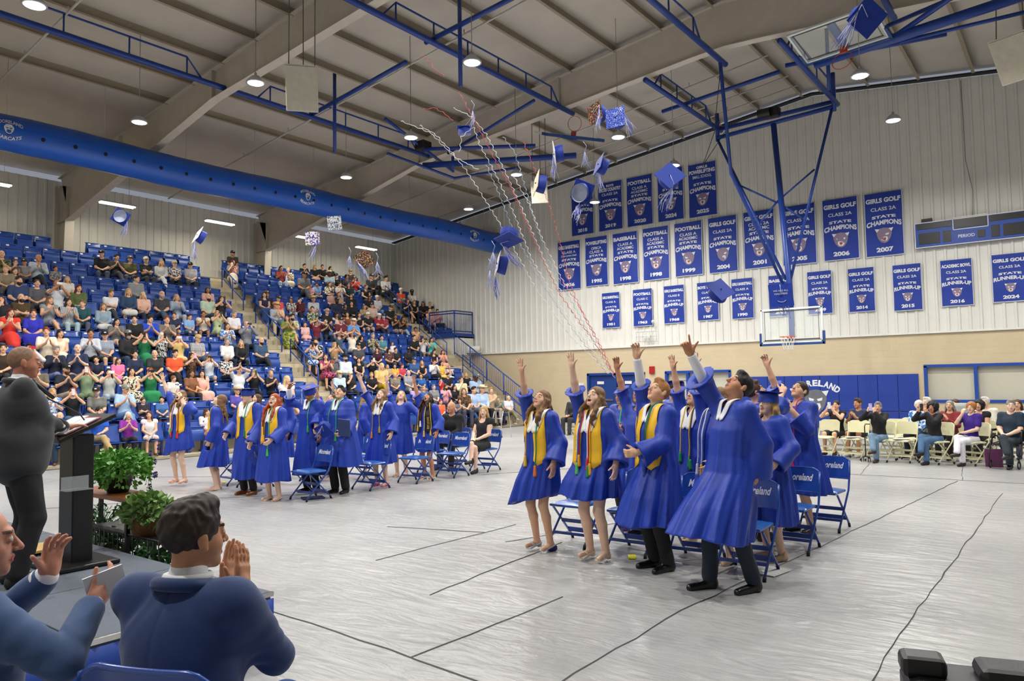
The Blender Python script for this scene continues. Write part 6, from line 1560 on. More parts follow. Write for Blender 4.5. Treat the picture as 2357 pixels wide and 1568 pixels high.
graduate('person in billowing blue gown without stole, arm reaching up, navy trousers, nearest graduate', -2.42, 6.18, N_ - .55, h=1.84, hair='short,black', tone='m', fem=0, hem=.46, pitch=.75, yaw=-.1, lean=(0, -.05, 0), wr=(.02, .27, .47), hr=(V3(-.1, .5, .9), V3(-.5, .6, .2), .3, .22, 1.05, 1), wl=(.02, -.08, -.50), hl=(V3(.4, -.1, -1), V3(1, 0, 0), .4, .06),
         gk=dict(flare=1.3, sway=(.05, .26), cuffs={'R': (.66, .14), 'L': (.95, .13)}, seed=4.4, folds=.13, nf=6, cut_n=(0, -.12, 1), wd=1.05), sleeves_shirt='R', undershirt=True, trousers='1d2838', shoes='shoe', shoec='0e0e10', feet={'R': (.12, .16, 0), 'L': (-.1, -.1, 0)})
graduate('person in blue gown and cap with white tassel, long wavy blond hair, leopard shoes', -2.5, 7.45, N_ - .5, h=1.63, hair='xlongw,blond', tone='p', hem=.36, pitch=.12, yaw=.15, cap=(-.8, .6), wr=(.10, .25, -.3), wl=(-.12, .2, -.4), cords=((1, .06, -.4, 'eeeeee', 'e8b020'), (1, .075, -.45, 'e8b020', 'e07820')), shoes='shoe', shoec='c9a98a', gk=dict(seed=5))
graduate('person in blue gown with magenta cord, hand at chin, other arm up, black socks', -2.66, 8.95, N_ - .35, h=1.74, hair='bun,dark', tone='f', hem=.46, pitch=.6, wr=(.12, .16, .50), hr=(V3(.2, .2, 1), V3(-.3, .9, .2), .4, .18), wl=(.06, .26, -.02), hl=(V3(.7, .3, .5), V3(0, -1, 0), .6, .06), el=(-.5, -.1, -.9),
         gk=dict(seed=6, flare=1.1, wd=1.12, cuffs={'R': (.6, .12), 'L': (.86, .12)}), wt=1.15, cords=((-1, .07, -.62, 'c0206a', 'c0206a'),), shoes='shoe', shoec='141416')
x = loc(1478, 7.75); graduate('person in blue gown, bare arm raised, yellow cords, half hidden behind the gold stoles', x, 7.75, N_ - .2, h=1.72, hair='short,lblond', tone='m', fem=0, hem=.5, pitch=.3, wr=(.10, .1, .52), hr=(V3(-.1, .2, 1), V3(-.4, .9, .1), .3, .14), gk=dict(seed=7, cuffs={'R': (.6, .12), 'L': (.95, .12)}), cords=((-1, .06, -.5, 'e8c040', 'e07030'), (-1, .075, -.5, '1c2a60', 'e8c040')), trousers='17181c', shoes='shoe', shoec='0e0e10', detail=.0105, gdet=.015)
x = loc(1560, 8.6); graduate('person in blue gown and flower topped cap, dark curly hair, facing away', x, 8.6, N_ + 2.6, h=1.76, hair='puffy,dark', tone='m', fem=0, hem=.5, cap=(2.5, .6), trousers='17181c', shoes='shoe', shoec='0e0e10', gk=dict(seed=8), detail=.0105, gdet=.015)
x = loc(1598, 7.6); graduate('person in blue gown, white collar, striped gold cords, dark hair, arm raised behind', x, 7.65, N_ - .3, h=1.7, hair='long,dark', tone='f', hem=.5, pitch=.4, collar=True, wr=(.04, .1, .53), hr=HU, gk=dict(seed=9, cuffs={'R': (.6, .12), 'L': (.95, .12)}), cords=((1, .06, -.45, 'e8c040', g_), (-1, .06, -.5, 'e8c040', g_), (-1, .075, -.52, '1c2a60', g_)), shoec='e8d9c6', detail=.0105, gdet=.015)
x = loc(1650, 7.0); graduate('person in blue gown, very long straight hair, white edged stole and gold cords, arm up', x, 7.05, N_ - .3, h=1.7, hair='xlong,lbrown', tone='p', hem=.5, pitch=.5, stole=mat('stole_blue', '1c45b0', .5), wr=(.0, .1, .53), hr=HU, wl=(.02, .26, -.42), gk=dict(seed=10, cuffs={'R': (.62, .12), 'L': (.95, .12)}), cords=((-1, .05, -.4, 'f0b422', 'e07820'), (-1, .065, -.42, 'f0b422', 'f0b422'), (1, .06, -.5, 'e8e8ee', 'f0b422'), (1, .13, -.5, 'e8e8ee', 'e8e8ee')), shoec='e8d9c6', detail=.0105, gdet=.015)
x = loc(1750, 8.3); graduate('person in blue gown with brown hair behind the tall thrower, back of head showing', x, 8.3, N_ + 2.2, h=1.74, hair='short,brown', tone='f', fem=0, hem=.5, pitch=.4, wr=(.1, .2, .2), trousers='17181c', shoes='shoe', shoec='0e0e10', gk=dict(seed=11, cuffs={'R': (.7, .12), 'L': (.95, .12)}), detail=.0105, gdet=.015)
x = loc(1438, 8.9); graduate('person in blue gown with green cord, arms folded, by the blue doors', x, 8.9, N_ - .2, h=1.68, hair='short,dark', tone='m', fem=0, hem=.5, wr=(-.22, .2, -.24), wl=(.22, .24, -.22), cords=((-1, .07, -.35, '3ad060', '3ad060'),), trousers='17181c', shoes='shoe', shoec='0e0e10', gk=dict(seed=12), detail=.0105, gdet=.015)
# left group
graduate('person in blue gown leaping with arm high and mouth wide open, gold stole, pink heels', -13.2, 7.15, N_ + .35, h=1.68, hair='longwf,lbrown', tone='p', hem=.56, mouth=1, stole=m_gold, collar=True, pitch=.45, roll=.15, wr=(.20, .05, .50), hr=(V3(.25, .1, 1), V3(0, 1, 0), .1, .3), wl=(-.02, .14, .06), hl=(V3(.5, -.2, .8), V3(0, -1, 0), .6, .1), el=(-.9, 0, -.5),
         gk=dict(seed=13, flare=1.0, cuffs={'R': (.55, .13), 'L': (.75, .15)}, cut_n=(.25, 0, 1)), cords=((1, .05, -.5, '7a1c8a', 'd02030'), (1, .065, -.45, 'e8e8e8', '30c060'), (-1, .07, -.5, 'e0a020', 'c03020'), (-1, .085, -.52, 'b02828', 'c03020')), shoec='e0a596', z=.06)
graduate('person in blue gown seen from the side, long straight light brown hair, cream platform sandals', -12.05, 7.2, N_ - .75, h=1.66, hair='xlong,lbrown', tone='p', hem=.42, stole=m_gold, collar=True, pitch=.6, wr=(.06, .08, -.5), wl=(-.06, .08, -.5), gk=dict(seed=14, flare=1.15, sway=(0, .08)), cords=((1, .07, -.5, g_, 'e8e8e8'),), shoec='e2d2be')
graduate('person in blue gown and cap with white tassel, dark glasses, gold stole, tan leather shoes', -11.1, 7.2, N_ + .25, h=1.74, hair='short,dark', tone='p', fem=0, hem=.27, stole=m_gold, collar=True, yaw=-.3, pitch=.0, cap=(-.7, .6), glass=True, wr=(.10, .22, -.42), wl=(-.1, .2, -.45), gk=dict(seed=15, folds=.09), trousers='17181c', shoes='shoe', shoec='8a4a22', cords=((-1, .06, -.4, g_, g_),))
graduate('person in blue gown, long bright ginger hair, glasses, gold stole, flat sandals', -10.18, 7.05, N_ + .25, h=1.66, hair='xlongwf,a8481c', tone='p', hem=.30, mouth=.2, stole=m_gold, collar=True, pitch=.3, yaw=.2, glass=True, wr=(.16, .16, -.47), wl=(.0, .24, -.42), gk=dict(seed=16, folds=.09, wd=1.05), cords=((-1, .05, -.62, '4ac060', '4ac060'), (1, .05, -.4, '6a1430', 'e8a020')), shoec='e8cdb8')
graduate('person in blue gown, hand lifted to the cap, white tassel before the face, green cord', -10.42, 7.95, N_ + .15, h=1.78, hair='short,lbrown', tone='t', fem=0, hem=.30, pitch=-.35, yaw=.35, cap=(1.2, .6), undershirt=True, wr=(.22, .12, .28), hr=(V3(-.6, .2, .8), V3(-.3, -.3, -1), .4, .15), er=(.9, 0, -.2), wl=(-.14, .08, -.48), gk=dict(seed=17, folds=.09, wd=1.1, cuffs={'R': (.8, .1), 'L': (.95, .12)}), sleeves_shirt='R', wt=1.1, cords=((-1, .09, -.38, '38b060', '38b060'),), trousers='141416', shoes='shoe', shoec='121214')
x = loc(586, 8.3); graduate('person in blue gown, brown hair, mouth open, between the glasses and ginger hair', x, 8.3, N_ + .3, h=1.64, hair='long,brown', tone='f', hem=.4, mouth=.7, pitch=.5, yaw=-.2, gk=dict(seed=18), shoec='e8cdb8', detail=.0105, gdet=.015)
graduate('person in blue gown, heavy build, dark hair, green cord, holding cap and folder', -9.88, 8.12, N_ + .3, h=1.76, hair='short,black', tone='f', fem=0, hem=.46, pitch=.45, yaw=.1, undershirt=True, wr=(.16, .20, -.34), hr=(V3(.1, .3, -1), V3(-1, 0, 0), .6, .08), er=(.9, -.1, -.2), wl=(-.06, .25, -.42), hl=(V3(.5, .5, -.4), V3(1, 0, 0), .6, .05), wt=1.3, gk=dict(seed=19, folds=.07, wd=1.38, cuffs={'R': (.93, .12), 'L': (.9, .14)}), cords=((-1, .07, -.5, '30b050', '3ad060'), (1, .07, -.3, '30b050', '30b050')), trousers='101012', shoes='shoe', shoec='121214', sleeves_shirt='RL')
graduate('person in blue gown, long light hair, both arms high, thin gold cord, hot pink heels', -9.95, 9.1, N_ + .25, h=1.7, hair='longwf,lbrown', tone='p', hem=.40, collar=True, pitch=.5, yaw=.15, wr=(.22, .08, .48), hr=(V3(.3, .2, 1), V3(-.3, .9, 0), .4, .2), wl=(-.12, .1, -.48), gk=dict(seed=20, flare=1.1, cuffs={'R': (.62, .13), 'L': (.93, .13)}), cords=((-1, .07, -.4, 'c09a30', 'c09a30'), (1, .07, -.5, 'c09a30', 'e08030')), shoec='e83a9a')
x = loc(924, 10.2); graduate('person in blue gown with blond hair thrown back, arm out to the right', x, 10.2, N_ + .4, h=1.66, hair='longw,blond', tone='p', hem=.45, pitch=.6, yaw=.3, wl=(-.4, .2, -.2), wr=(.1, .1, .5), hr=HU, gk=dict(seed=21, cuffs={'R': (.6, .12), 'L': (.95, .12)}), shoec='e8cdb8', detail=.0105, gdet=.015)
graduate('person in blue gown with black and gold stole, head back shouting, white wedge sandals', -9.85, 10.2, N_ + .1, h=1.62, hair='longwf,dark', tone='m', hem=.52, mouth=1, pitch=.55, roll=.2, stole=mat('stole_black', '16151a', .45), wr=(.12, .08, .52), hr=HU, wl=(-.12, .08, -.48), gk=dict(seed=22, flare=.85, cuffs={'R': (.58, .12), 'L': (.9, .12)}), cords=((1, .06, -.3, '6a1430', 'eeeeee'), (-1, .155, -.5, 'e8c040', 'e8c040'), (-1, .04, -.5, 'e8c040', 'e8c040'), (1, .155, -.4, 'e8c040', 'e8c040')), shoec='f0ece4', lettering=(-1, 'BE ALL YOU CAN BE', mat('letter_gold', 'e8c040', .5)))
x = loc(648, 8.9); graduate('person in blue gown and dark cap, mostly hidden behind the ginger hair', x, 8.9, N_ + .3, h=1.68, hair='long,dark', tone='m', hem=.4, cap=(2, .6), gk=dict(seed=23), shoec='e8cdb8', detail=.0105, gdet=.015)
x = loc(762, 9.4); graduate('person in blue gown behind the heavy one, both hands thrown up open', x, 9.4, N_ + .2, h=1.62, hair='bun,brown', tone='f', hem=.4, pitch=.5, wr=(.14, .1, .42), hr=HU, wl=(-.02, .16, .40), hl=(V3(-.1, .2, 1), V3(0, 1, 0), .15, .25), gk=dict(seed=24, cuffs={'R': (.6, .12), 'L': (.6, .12)}), shoec='e8cdb8', detail=.0105, gdet=.015)
x = loc(842, 10.0); graduate('person in blue gown and cap with long blond hair, back turned', x, 10.0, N_ + 2.4, h=1.64, hair='xlong,blond', tone='p', hem=.45, cap=(1, .6), gk=dict(seed=25), shoec='e8cdb8', detail=.0105, gdet=.015)

# ------------------------------------------------------------------ folding chairs
m_cblue = mat('chair_blue', '1c469c', .3, noise=.05, coat=.4); m_cvin = mat('chair_vinyl', '2a62b4', .3, noise=.08, coat=.3); m_cream = mat('chair_cream', 'e6e2b8', .35, noise=.03, coat=.2); m_rub = mat('rubber_tip', '16161a', .7)
def folding_chair(name, label, cat, fm, sm, text=True, letter=None):
    t = thing(name, label, cat)
    for k in (-1, 1):
        x = k * .225
        MB().tube([(x, -.275, .79), (x, -.255, .62), (x, -.19, .44), (x, .21, .03)], .0125, 8).build('long_leg', fm, t)
        lg = MB(); lg.bar((x * .9, .15, .42), (x * .9, -.25, .03), .022, .012); r_ = lg.build('rear_leg', fm, t)
        MB().tube([(x, .2, .045), (x, .215, .0)], .017, 8).build('rubber_foot', m_rub, t); MB().tube([(x * .9, -.235, .045), (x * .9, -.255, .0)], .016, 8).build('rubber_foot', m_rub, t)
    c = MB(); c.bar((-.225, .12, .13), (.225, .12, .13), .018, .03); c.bar((-.2, -.16, .12), (.2, -.16, .12), .018, .05); c.bar((-.2, -.03, .24), (.2, -.03, .24), .015, .04); c.build('cross_brace', fm, t)
    st = MB(); st.grid(12, 12, lambda u, v: ((u - .5) * (.42 - .04 * (1 - v)), -.17 + v * .39, .455 + .022 * (1 - (2 * u - 1) ** 4) * (1 - (2 * v - 1) ** 4) - .012 * (v > .9))); st.box((0, .025, .44), (.41, .39, .03), bev=.012); st.build('seat', sm, t)
    def bk(u, v, d=0):
        x = (u - .5) * .45; top = .82 - .05 * max(0, (abs(2 * u - 1) - .6) / .4) ** 2; z = .57 + v * (top - .57)
        return (x, -.235 - .045 * v - .03 * (1 - (2 * u - 1) ** 2) - d, z)
    b = MB(); b.grid(16, 8, lambda u, v: bk(u, v)); b.grid(16, 8, lambda u, v: bk(u, v, .014))
    b.tube([bk(k / 16, 1, .007) for k in range(17)], .009, 6); b.tube([bk(k / 16, 0, .007) for k in range(17)], .009, 6); b.tube([bk(0, k / 4, .007) for k in range(5)], .0105, 6); b.tube([bk(1, k / 4, .007) for k in range(5)], .0105, 6)
    bo = b.build('backrest', fm, t, outward=False)
    if text:
        lt = MB(); put_text(lt, 'Mooreland', lambda u, v: (lambda q: (q[0], q[1] + .004, q[2]))(bk(.5 - u / .45, .6 + v / .25)), 0, 0, .3, .075, slant=.25, bold=.03); lt.build('chair_lettering', m_let, bo, outward=False)
    return t
m_let = mat('white_lettering', 'e6e8ee', .6, noise=0)
ch = folding_chair('folding_chair', 'x', 'chair', m_cblue, m_cvin)
CL = [(-4.5, 6.98, 'behind the silver sandals'), (-3.78, 6.98, 'behind the cream heels'), (-3.1, 6.98, 'behind the ginger haired graduate'), (-2.52, 6.78, 'nearest, behind the tall thrower'), (-2.48, 7.98, 'second from the front at the right aisle'), (-3.2, 8.15, 'in the second row right of the pair'), (-2.5, 9.3, 'third from the front at the right aisle'), (-3.3, 9.4, 'hidden behind the raised arms'),
      (-9.75, 7.42, 'right of the ginger hair'), (-11.75, 7.75, 'left of the tan shoes'), (-12.55, 7.8, 'behind the side view graduate'), (-9.8, 8.72, 'right of the heavy graduate'), (-9.75, 9.75, 'right of the pink heels'), (-9.7, 10.7, 'right of the white wedge sandals'), (-9.75, 11.75, 'under the girl in the black dress'), (-10.5, 11.0, 'beside the black clad sitter'), (-10.75, 11.95, 'under the black clad sitter'), (-10.8, 9.4, 'behind the group in the middle'), (-11.5, 8.9, 'hidden in the second row')]
for i, (x, y, wds) in enumerate(CL):
    o = ch if i == 0 else copy_tree(ch); o.location = (x, y, 0); o.rotation_euler = (0, 0, N_ + rnd.uniform(-.08, .08)); side = 'right' if x > -6 else 'left'
    o['label'] = 'blue folding chair with white script, %s' % wds; o['group'] = 'blue folding chairs of the graduates'
fc = copy_tree(ch); fc.location = (-2.28, 1.36, 0); fc.scale = (1.06, 1.06, 1.2); fc.rotation_euler = (0, 0, face(-.42, 1)); fc['label'] = 'glossy blue folding chair under the navy suit at the bottom edge'; fc['group'] = 'blue folding chairs beside the stage'
fc = copy_tree(ch); fc.location = (-2.92, .80, 0); fc.rotation_euler = (0, 0, face(.1, 1)); fc['label'] = 'blue folding chair under the clapping man at the left edge'; fc['group'] = 'blue folding chairs beside the stage'
cc = folding_chair('cream_folding_chair', 'x', 'chair', m_cream, m_cream, False)
ppl = [(1927, 18.1, 'w', 'f', 'bun,dark', '', '141416,n', 'shorts,222', 'P', 'black tank top filming beside the last graduate', 0), (1982, 18.3, 'm', 'm', 'short,brown', '', '2c3a5c,s', 'shorts,2a2e34', 'C', 'navy polo and sunglasses, clapping on a cream chair', 1), (2022, 17.3, 'w', 'f', 'short,grey', '', '161618,l', 'long,6f8ca4', 'P', 'black sweater and jeans, grey hair, lilac phone', 2),
       (2116, 18.3, 'w', 'p', 'puffy,white', '', 'print_blue,l', 'long,1d2030', 'L', 'floral jacket over white, white hair, laughing', 3), (2141, 19.3, 'm', 'p', 'short,white', '', '8a8f98,s', 'long,333', 'L', 'grey shirt, white moustache, behind the white hair', 4), (2149, 17.3, 'w', 'm', 'curly,black', '', '18181a,l', 'long,4a6c92', 'P', 'black cardigan and ripped jeans, curly black hair', 5),
       (2187, 18.2, 'w', 'f', 'mid,grey', '', '8a2a2c,l', 'long,222', 'C', 'dark red top, grey hair, clapping', 6), (2206, 19.3, 'w', 'f', 'mid,brown', '', '77797e,l', 'long,333', 'L', 'grey top reading a newspaper', 7), (2231, 17.4, 'w', 'p', 'puffy,a9703a', '', '3c1f86,s', 'long,e8e6ee', 'H', 'purple top and white trousers, short ginger hair', 8),
       (2254, 18.4, 'w', 'f', 'curly,black', '', '141416,n', 'long,222', 'L', 'black sleeveless top, black hair, behind the purple top', 9), (2275, 19.4, 'm', 'p', 'short,white', '', 'e6e0d0,l', 'long,444', 'L', 'cream shirt, white hair, by the window', 10), (2322, 17.3, 'm', 'p', 'short,grey', '', '1b2f42,s', 'long,25303a', 'L', 'navy shirt sitting in a wheelchair', 11), (2343, 19.0, 'w', 'f', 'long,brown', '', 'c9d6da,s', 'long,445', 'L', 'pale top, glasses, behind the wheelchair', 12)]
def locx(px, Y, z=1.15):
    d = ray(px, 940); return d[0] * (Y / d[1])
cpos = []
for (px, Y, b, tn, hr_, ht, tp, bt_, ps, wd_, k) in ppl:
    x = locx(px, Y); rz = face(-.25, -1) if k not in (5, 8) else face(-.6, -1); sc = .93
    spectator(x, Y, 0, rz, b, tn, hr_, ht, tp, bt_, ps, k % 3 if k != 5 else 2, 'person in ' + wd_, sc, group='people on chairs before the end wall', phonecol='c3b6e0' if k == 2 else None)
    if k != 11: cpos.append((x, Y - .0, rz, 'under the person in ' + wd_.split(',')[0].split(' and ')[0]))
for px, Y, w_ in ((1895, 17.6, 'half hidden by the last graduate'), (1962, 17.45, 'empty with papers on it, second from the cane'), (2072, 17.35, 'empty, holding papers, between two people with phones'), (2050, 18.3, 'empty in the second row'), (2085, 19.0, 'empty in the third row'), (2105, 18.0, 'empty beside the white haired person')): cpos.append((locx(px, Y), Y, face(-.2, -1), w_))
for i, (x, y, rz, w_) in enumerate(cpos):
    o = cc if i == 0 else copy_tree(cc); o.location = (x, y, 0); o.rotation_euler = (0, 0, rz); o['label'] = 'cream metal folding chair ' + w_; o['group'] = 'cream folding chairs before the end wall'
for (px, Y) in ((1962, 17.4), (2072, 17.3)):
    o = MB().box((0, 0, 0), (.3, .22, .012)).build('papers', m_white); o.location = (locx(px, Y), Y - .05, .485); o.rotation_euler = (0, 0, .4); tag(o, 'white papers lying on the empty cream chair ' + ('near the cane' if px < 2000 else 'between the phones'), 'papers')
# wheelchair
wx, wy = locx(2322, 17.3), 17.3
wc = thing('wheelchair', 'black wheelchair at the right edge before the end wall', 'wheelchair', (wx, wy, 0), face(-.25, -1))
for k in (-1, 1):
    wl = MB(); wl.tube([(k * .3, -.12 + .29 * math.cos(a), .3 + .29 * math.sin(a)) for a in [i * PI / 16 for i in range(32)]], .014, 8, closed=True)
    for i in range(12): wl.tube([(k * .3, -.12, .3), (k * .3, -.12 + .28 * math.cos(i * PI / 6), .3 + .28 * math.sin(i * PI / 6))], .002, 4)
    wl.build('wheel', m_rub, wc)
    MB().tube([(k * .24, .38 + .07 * math.cos(a), .08 + .07 * math.sin(a)) for a in [i * PI / 8 for i in range(16)]], .012, 6, closed=True).build('caster', m_rub, wc)
    q = MB(); q.tube([(k * .25, -.3, .95), (k * .25, -.22, .5), (k * .25, -.2, .35)], .011, 8); q.tube([(k * .25, -.22, .47), (k * .25, .3, .45), (k * .25, .42, .12)], .011, 8); q.tube([(k * .25, -.22, .7), (k * .25, .18, .7), (k * .25, .22, .45)], .011, 8); q.build('side_frame', m_black, wc)
    MB().box((k * .25, 0, .72), (.05, .3, .03), bev=.01).build('armrest', m_rub, wc); MB().box((k * .1, .5, .1), (.14, .16, .012)).build('footrest', m_black, wc)
MB().box((0, .02, .44), (.46, .42, .03), bev=.01).build('seat', m_rub, wc); MB().box((0, -.24, .68), (.46, .03, .4), bev=.01).build('backrest', m_rub, wc)
# walker, cane, bags
wk = thing('walker', 'folding aluminium walking frame by the lowest end stairs', 'walking frame', (-15.2, 19.2, 0), face(-.3, -1)); m_alu = mat('aluminium', 'c9ccd0', .3, metal=.9)
for k in (-1, 1):
    MB().tube([(k * .27, .22, .0), (k * .26, .18, .55), (k * .25, .1, .86), (k * .25, -.1, .86), (k * .26, -.16, .55), (k * .27, -.2, .0)], .013, 8).build('side_tube', m_alu, wk)
    MB().tube([(k * .255, .1, .865), (k * .255, -.1, .865)], .018, 8).build('grip', m_rub, wk); MB().lathe([(0, -.012), (.045, -.012), (.045, .012), (0, .012)], (k * .28, .22, .045), 14, Matrix.Rotation(PI / 2, 3, 'Y')).build('wheel', m_rub, wk)
q = MB(); q.tube([(-.255, .17, .62), (.255, .17, .62)], .012, 8); q.tube([(-.26, .19, .35), (.26, .19, .35)], .01, 8); q.build('front_bar', m_alu, wk)
cn = thing('walking_cane', 'black four footed walking cane beside the grey haired person', 'cane', (locx(1988, 17.0), 17.0, 0))
MB().tube([(0, 0, .1), (0, 0, .74), (.02, 0, .79), (.11, 0, .79)], .011, 8).build('shaft', m_black, cn); q = MB()
for a in range(4): q.tube([(0, 0, .12), (.09 * math.cos(a * PI / 2 + .7), .09 * math.sin(a * PI / 2 + .7), .09), (.1 * math.cos(a * PI / 2 + .7), .1 * math.sin(a * PI / 2 + .7), 0)], .008, 6)
q.build('foot_base', m_black, cn)
bg = thing('gift_bag', 'purple gift bag on the floor beside the wheelchair', 'bag', (locx(2282, 17.2), 17.2, 0)); MB().prism([(-.14, -.07), (.14, -.07), (.14, .07), (-.14, .07)], 0, .34, lambda u, v, h: (u * (1 + h * .2), v, h)).build('bag_body', mat('bag_purple', '5c1c50', .5, noise=.2, scale=20), bg)
MB().tube([(-.06, -.07, .34), (-.05, -.08, .44), (.05, -.08, .44), (.06, -.07, .34)], .004, 5).build('bag_handle', m_black, bg)
nw = MB().grid(6, 3, lambda u, v: ((u - .5) * .5, .02 * math.cos(u * 6), .3 * v)); no = nw.build('newspaper', mat('newsprint', 'b9bab6', .8, noise=.2, scale=60), outward=False); no.location = (locx(2208, 18.9), 18.9, .88); tag(no, 'newspaper held open in the back row of chairs', 'newspaper'); no.modifiers.new('t', 'SOLIDIFY').thickness = .004
# seated guests among the graduates
spectator(-9.75, 11.68, 0, N_ + .1, 'w', 'p', 'long,blond', '', '17181a,n', 'shorts,17181a', 'L', 2, 'person in black sleeveless dress and heels, long blond hair, sitting among blue chairs', .98, group='people sitting with the graduates')
spectator(-10.75, 11.95, 0, N_ + .3, 'm', 'm', '-', '', '111113,l', 'long,111113', 'L', 1, 'person in fuzzy black clothes bent forward behind the black stole', 1.0, group='people sitting with the graduates')
x = loc(1285, 20.5); spectator(x, 21.5, -.05, N_, 'm', 'm', 'short,dark', '', '2a2b30,l', 'long,333', 'L', 0, 'person in dark jacket near the blue doors between two raised arms', 1.0)
x = loc(1300, 15); spectator(x, 16.5, 0, N_, 'w', 'f', 'short,grey', '', 'print_green,s', 'long,333', 'L', 0, 'person in pale green tie dye top behind the gold stoles', 1.0)
for (x, y, w_) in ((loc(1285, 20.5), 21.5, 'dark jacket near the doors'), (loc(1300, 15), 16.5, 'pale green top')): o = copy_tree(cc); o.location = (x, y, 0); o.rotation_euler = (0, 0, N_); o['label'] = 'cream metal folding chair under the person in ' + w_; o['group'] = 'cream folding chairs before the end wall'

# ------------------------------------------------------------------ stage, lectern and the men beside it
m_carp = mat('stage_carpet', '5d6470', .85, noise=.12, scale=60, bump=.25, bscale=250); m_skirt = mat('stage_skirt', '16409a', .6)
SX = -4.42; SZ = .40
for i in range(7):
    for j in range(3):
        x1 = SX - i * 1.2; y1 = 3.05 - j * 1.2
        t = thing('stage_platform', 'x', 'stage panel', (x1 - .6, y1 - .6, 0), 0, 'carpeted stage panels'); t['label'] = 'grey carpeted stage panel, %s from the blue front edge, %s line from the plants' % (ORD[i], ORD[j])
        MB().box((0, 0, SZ - .03), (1.19, 1.19, .06), bev=.006).build('deck', m_carp, t)
        q = MB()
        for a in (-.5, .5):
            for b in (-.5, .5): q.tube([(a, b, 0), (a, b, SZ - .06)], .02, 6)
        q.build('frame_legs', m_black, t)
sk = MB(); sk.grid(60, 3, lambda u, v: (SX + .015 + .008 * math.sin(u * 190), 3.05 - u * 3.6, .0 + v * (SZ - .045))); so = sk.build('stage_skirt', m_skirt, outward=False); so.modifiers.new('t', 'SOLIDIFY').thickness = .006; tag(so, 'blue cloth skirt along the front edge of the stage', 'skirt')
tag(MB().box((SX + .012, 1.25, SZ - .015), (.02, 3.6, .03)).build('stage_edging', m_chrome), 'metal edging strip along the front of the stage', 'edging')
# lectern
LX, LY = -6.42, 2.60
lc = thing('lectern', 'black lectern with a gooseneck microphone on the stage', 'lectern', (LX, LY, SZ), 0)
m_lb = mat('lectern_black', '141416', .35, noise=.04)
MB().box((0, 0, .02), (.58, .48, .035), bev=.01).build('base', m_lb, lc); MB().box((0, .02, .53), (.25, .16, 1.0), bev=.01).build('column', m_lb, lc)
Mt = Matrix.Rotation(math.radians(24), 3, 'X'); MB().box((0, .0, 1.08), (.5, .46, .03), Mt, bev=.006).build('top', m_lb, lc)
MB().box((0, -.215, 1.005), (.5, .012, .045), Mt).build('book_stop', m_lb, lc)
m_acr = mat('clear_acrylic', 'dfe6ea', .08, noise=0, alpha=.3, spec=.7)
q = MB(); q.box((.17, -.06, .66), (.006, .2, .1)); q.box((.2, -.06, .61), (.12, .2, .006)); q.build('acrylic_holder', m_acr, lc)
mi = thing('microphone', 'black gooseneck microphone rising from the lectern toward the speaker', 'microphone', (LX + .06, LY + .06, SZ + 1.12)); G_ = [Vector((0, 0, 0)), Vector((0, -.05, .07)), Vector((0, -.15, .13)), Vector((0, -.27, .19)), Vector((0, -.36, .26))]
MB().tube(G_, .006, 6).build('gooseneck', m_black, mi); d_ = (Vector((0, -.42, .34)) - Vector((0, -.22, .17))).normalized(); p0 = Vector((0, -.24, .2))
MB().tube([p0, p0 + d_ * .16, p0 + d_ * .19], [.014, .019, .021], 12).build('mic_body', m_lb, mi); MB().tube([p0 + d_ * .19, p0 + d_ * .2, p0 + d_ * .225, p0 + d_ * .245], [.021, .026, .026, .012], 14).build('mic_grille', mat('mic_mesh', '26262a', .6, bump=.5, bscale=400), mi)
def sheet(name, c, d, m, label, cat, rz=0): 
    o = MB().box((0, 0, 0), d).build(name, m); o.matrix_world = Matrix.Translation(c) @ Mt.to_4x4() @ Matrix.Rotation(rz, 4, 'Z'); return tag(o, label, cat)
pl = Vector((LX, LY, SZ + 1.08)); nn = Mt @ Vector((0, 0, 1)); yy_ = Mt @ Vector((0, 1, 0))
sheet('folder', pl + nn * .021 + yy_ * -.02 + Vector((.02, 0, 0)), (.34, .3, .008), mat('folder_pink', 'd86a80', .6), 'pink folder lying open on the lectern', 'folder', .1)
sheet('speech_papers', pl + nn * .03 + yy_ * -.03 + Vector((.1, 0, 0)), (.2, .27, .008), m_white, 'white speech papers on the right half of the lectern', 'papers', .1)
sheet('speech_papers', pl + nn * .03 + yy_ * -.0 + Vector((-.12, 0, 0)), (.2, .27, .008), m_white, 'white speech papers on the left half of the lectern', 'papers', .15)
yf = MB(); yf.box((0, 0, .012), (.42, .3, .02)); yo = yf.build('yellow_folder', mat('folder_yellow', 'dfe08a', .6)); yo.location = (-7.35, 2.55, SZ); yo.rotation_euler = (0, 0, .3); tag(yo, 'yellow folder lying on the stage behind the lectern', 'folder')
yf = MB(); yf.box((0, 0, .012), (.34, .26, .02)); yo = yf.build('brown_envelope', mat('manila', 'b99a5c', .7)); yo.location = (-7.15, 2.62, SZ + .024); yo.rotation_euler = (0, 0, .1); tag(yo, 'brown envelope on top of the yellow folder', 'envelope')

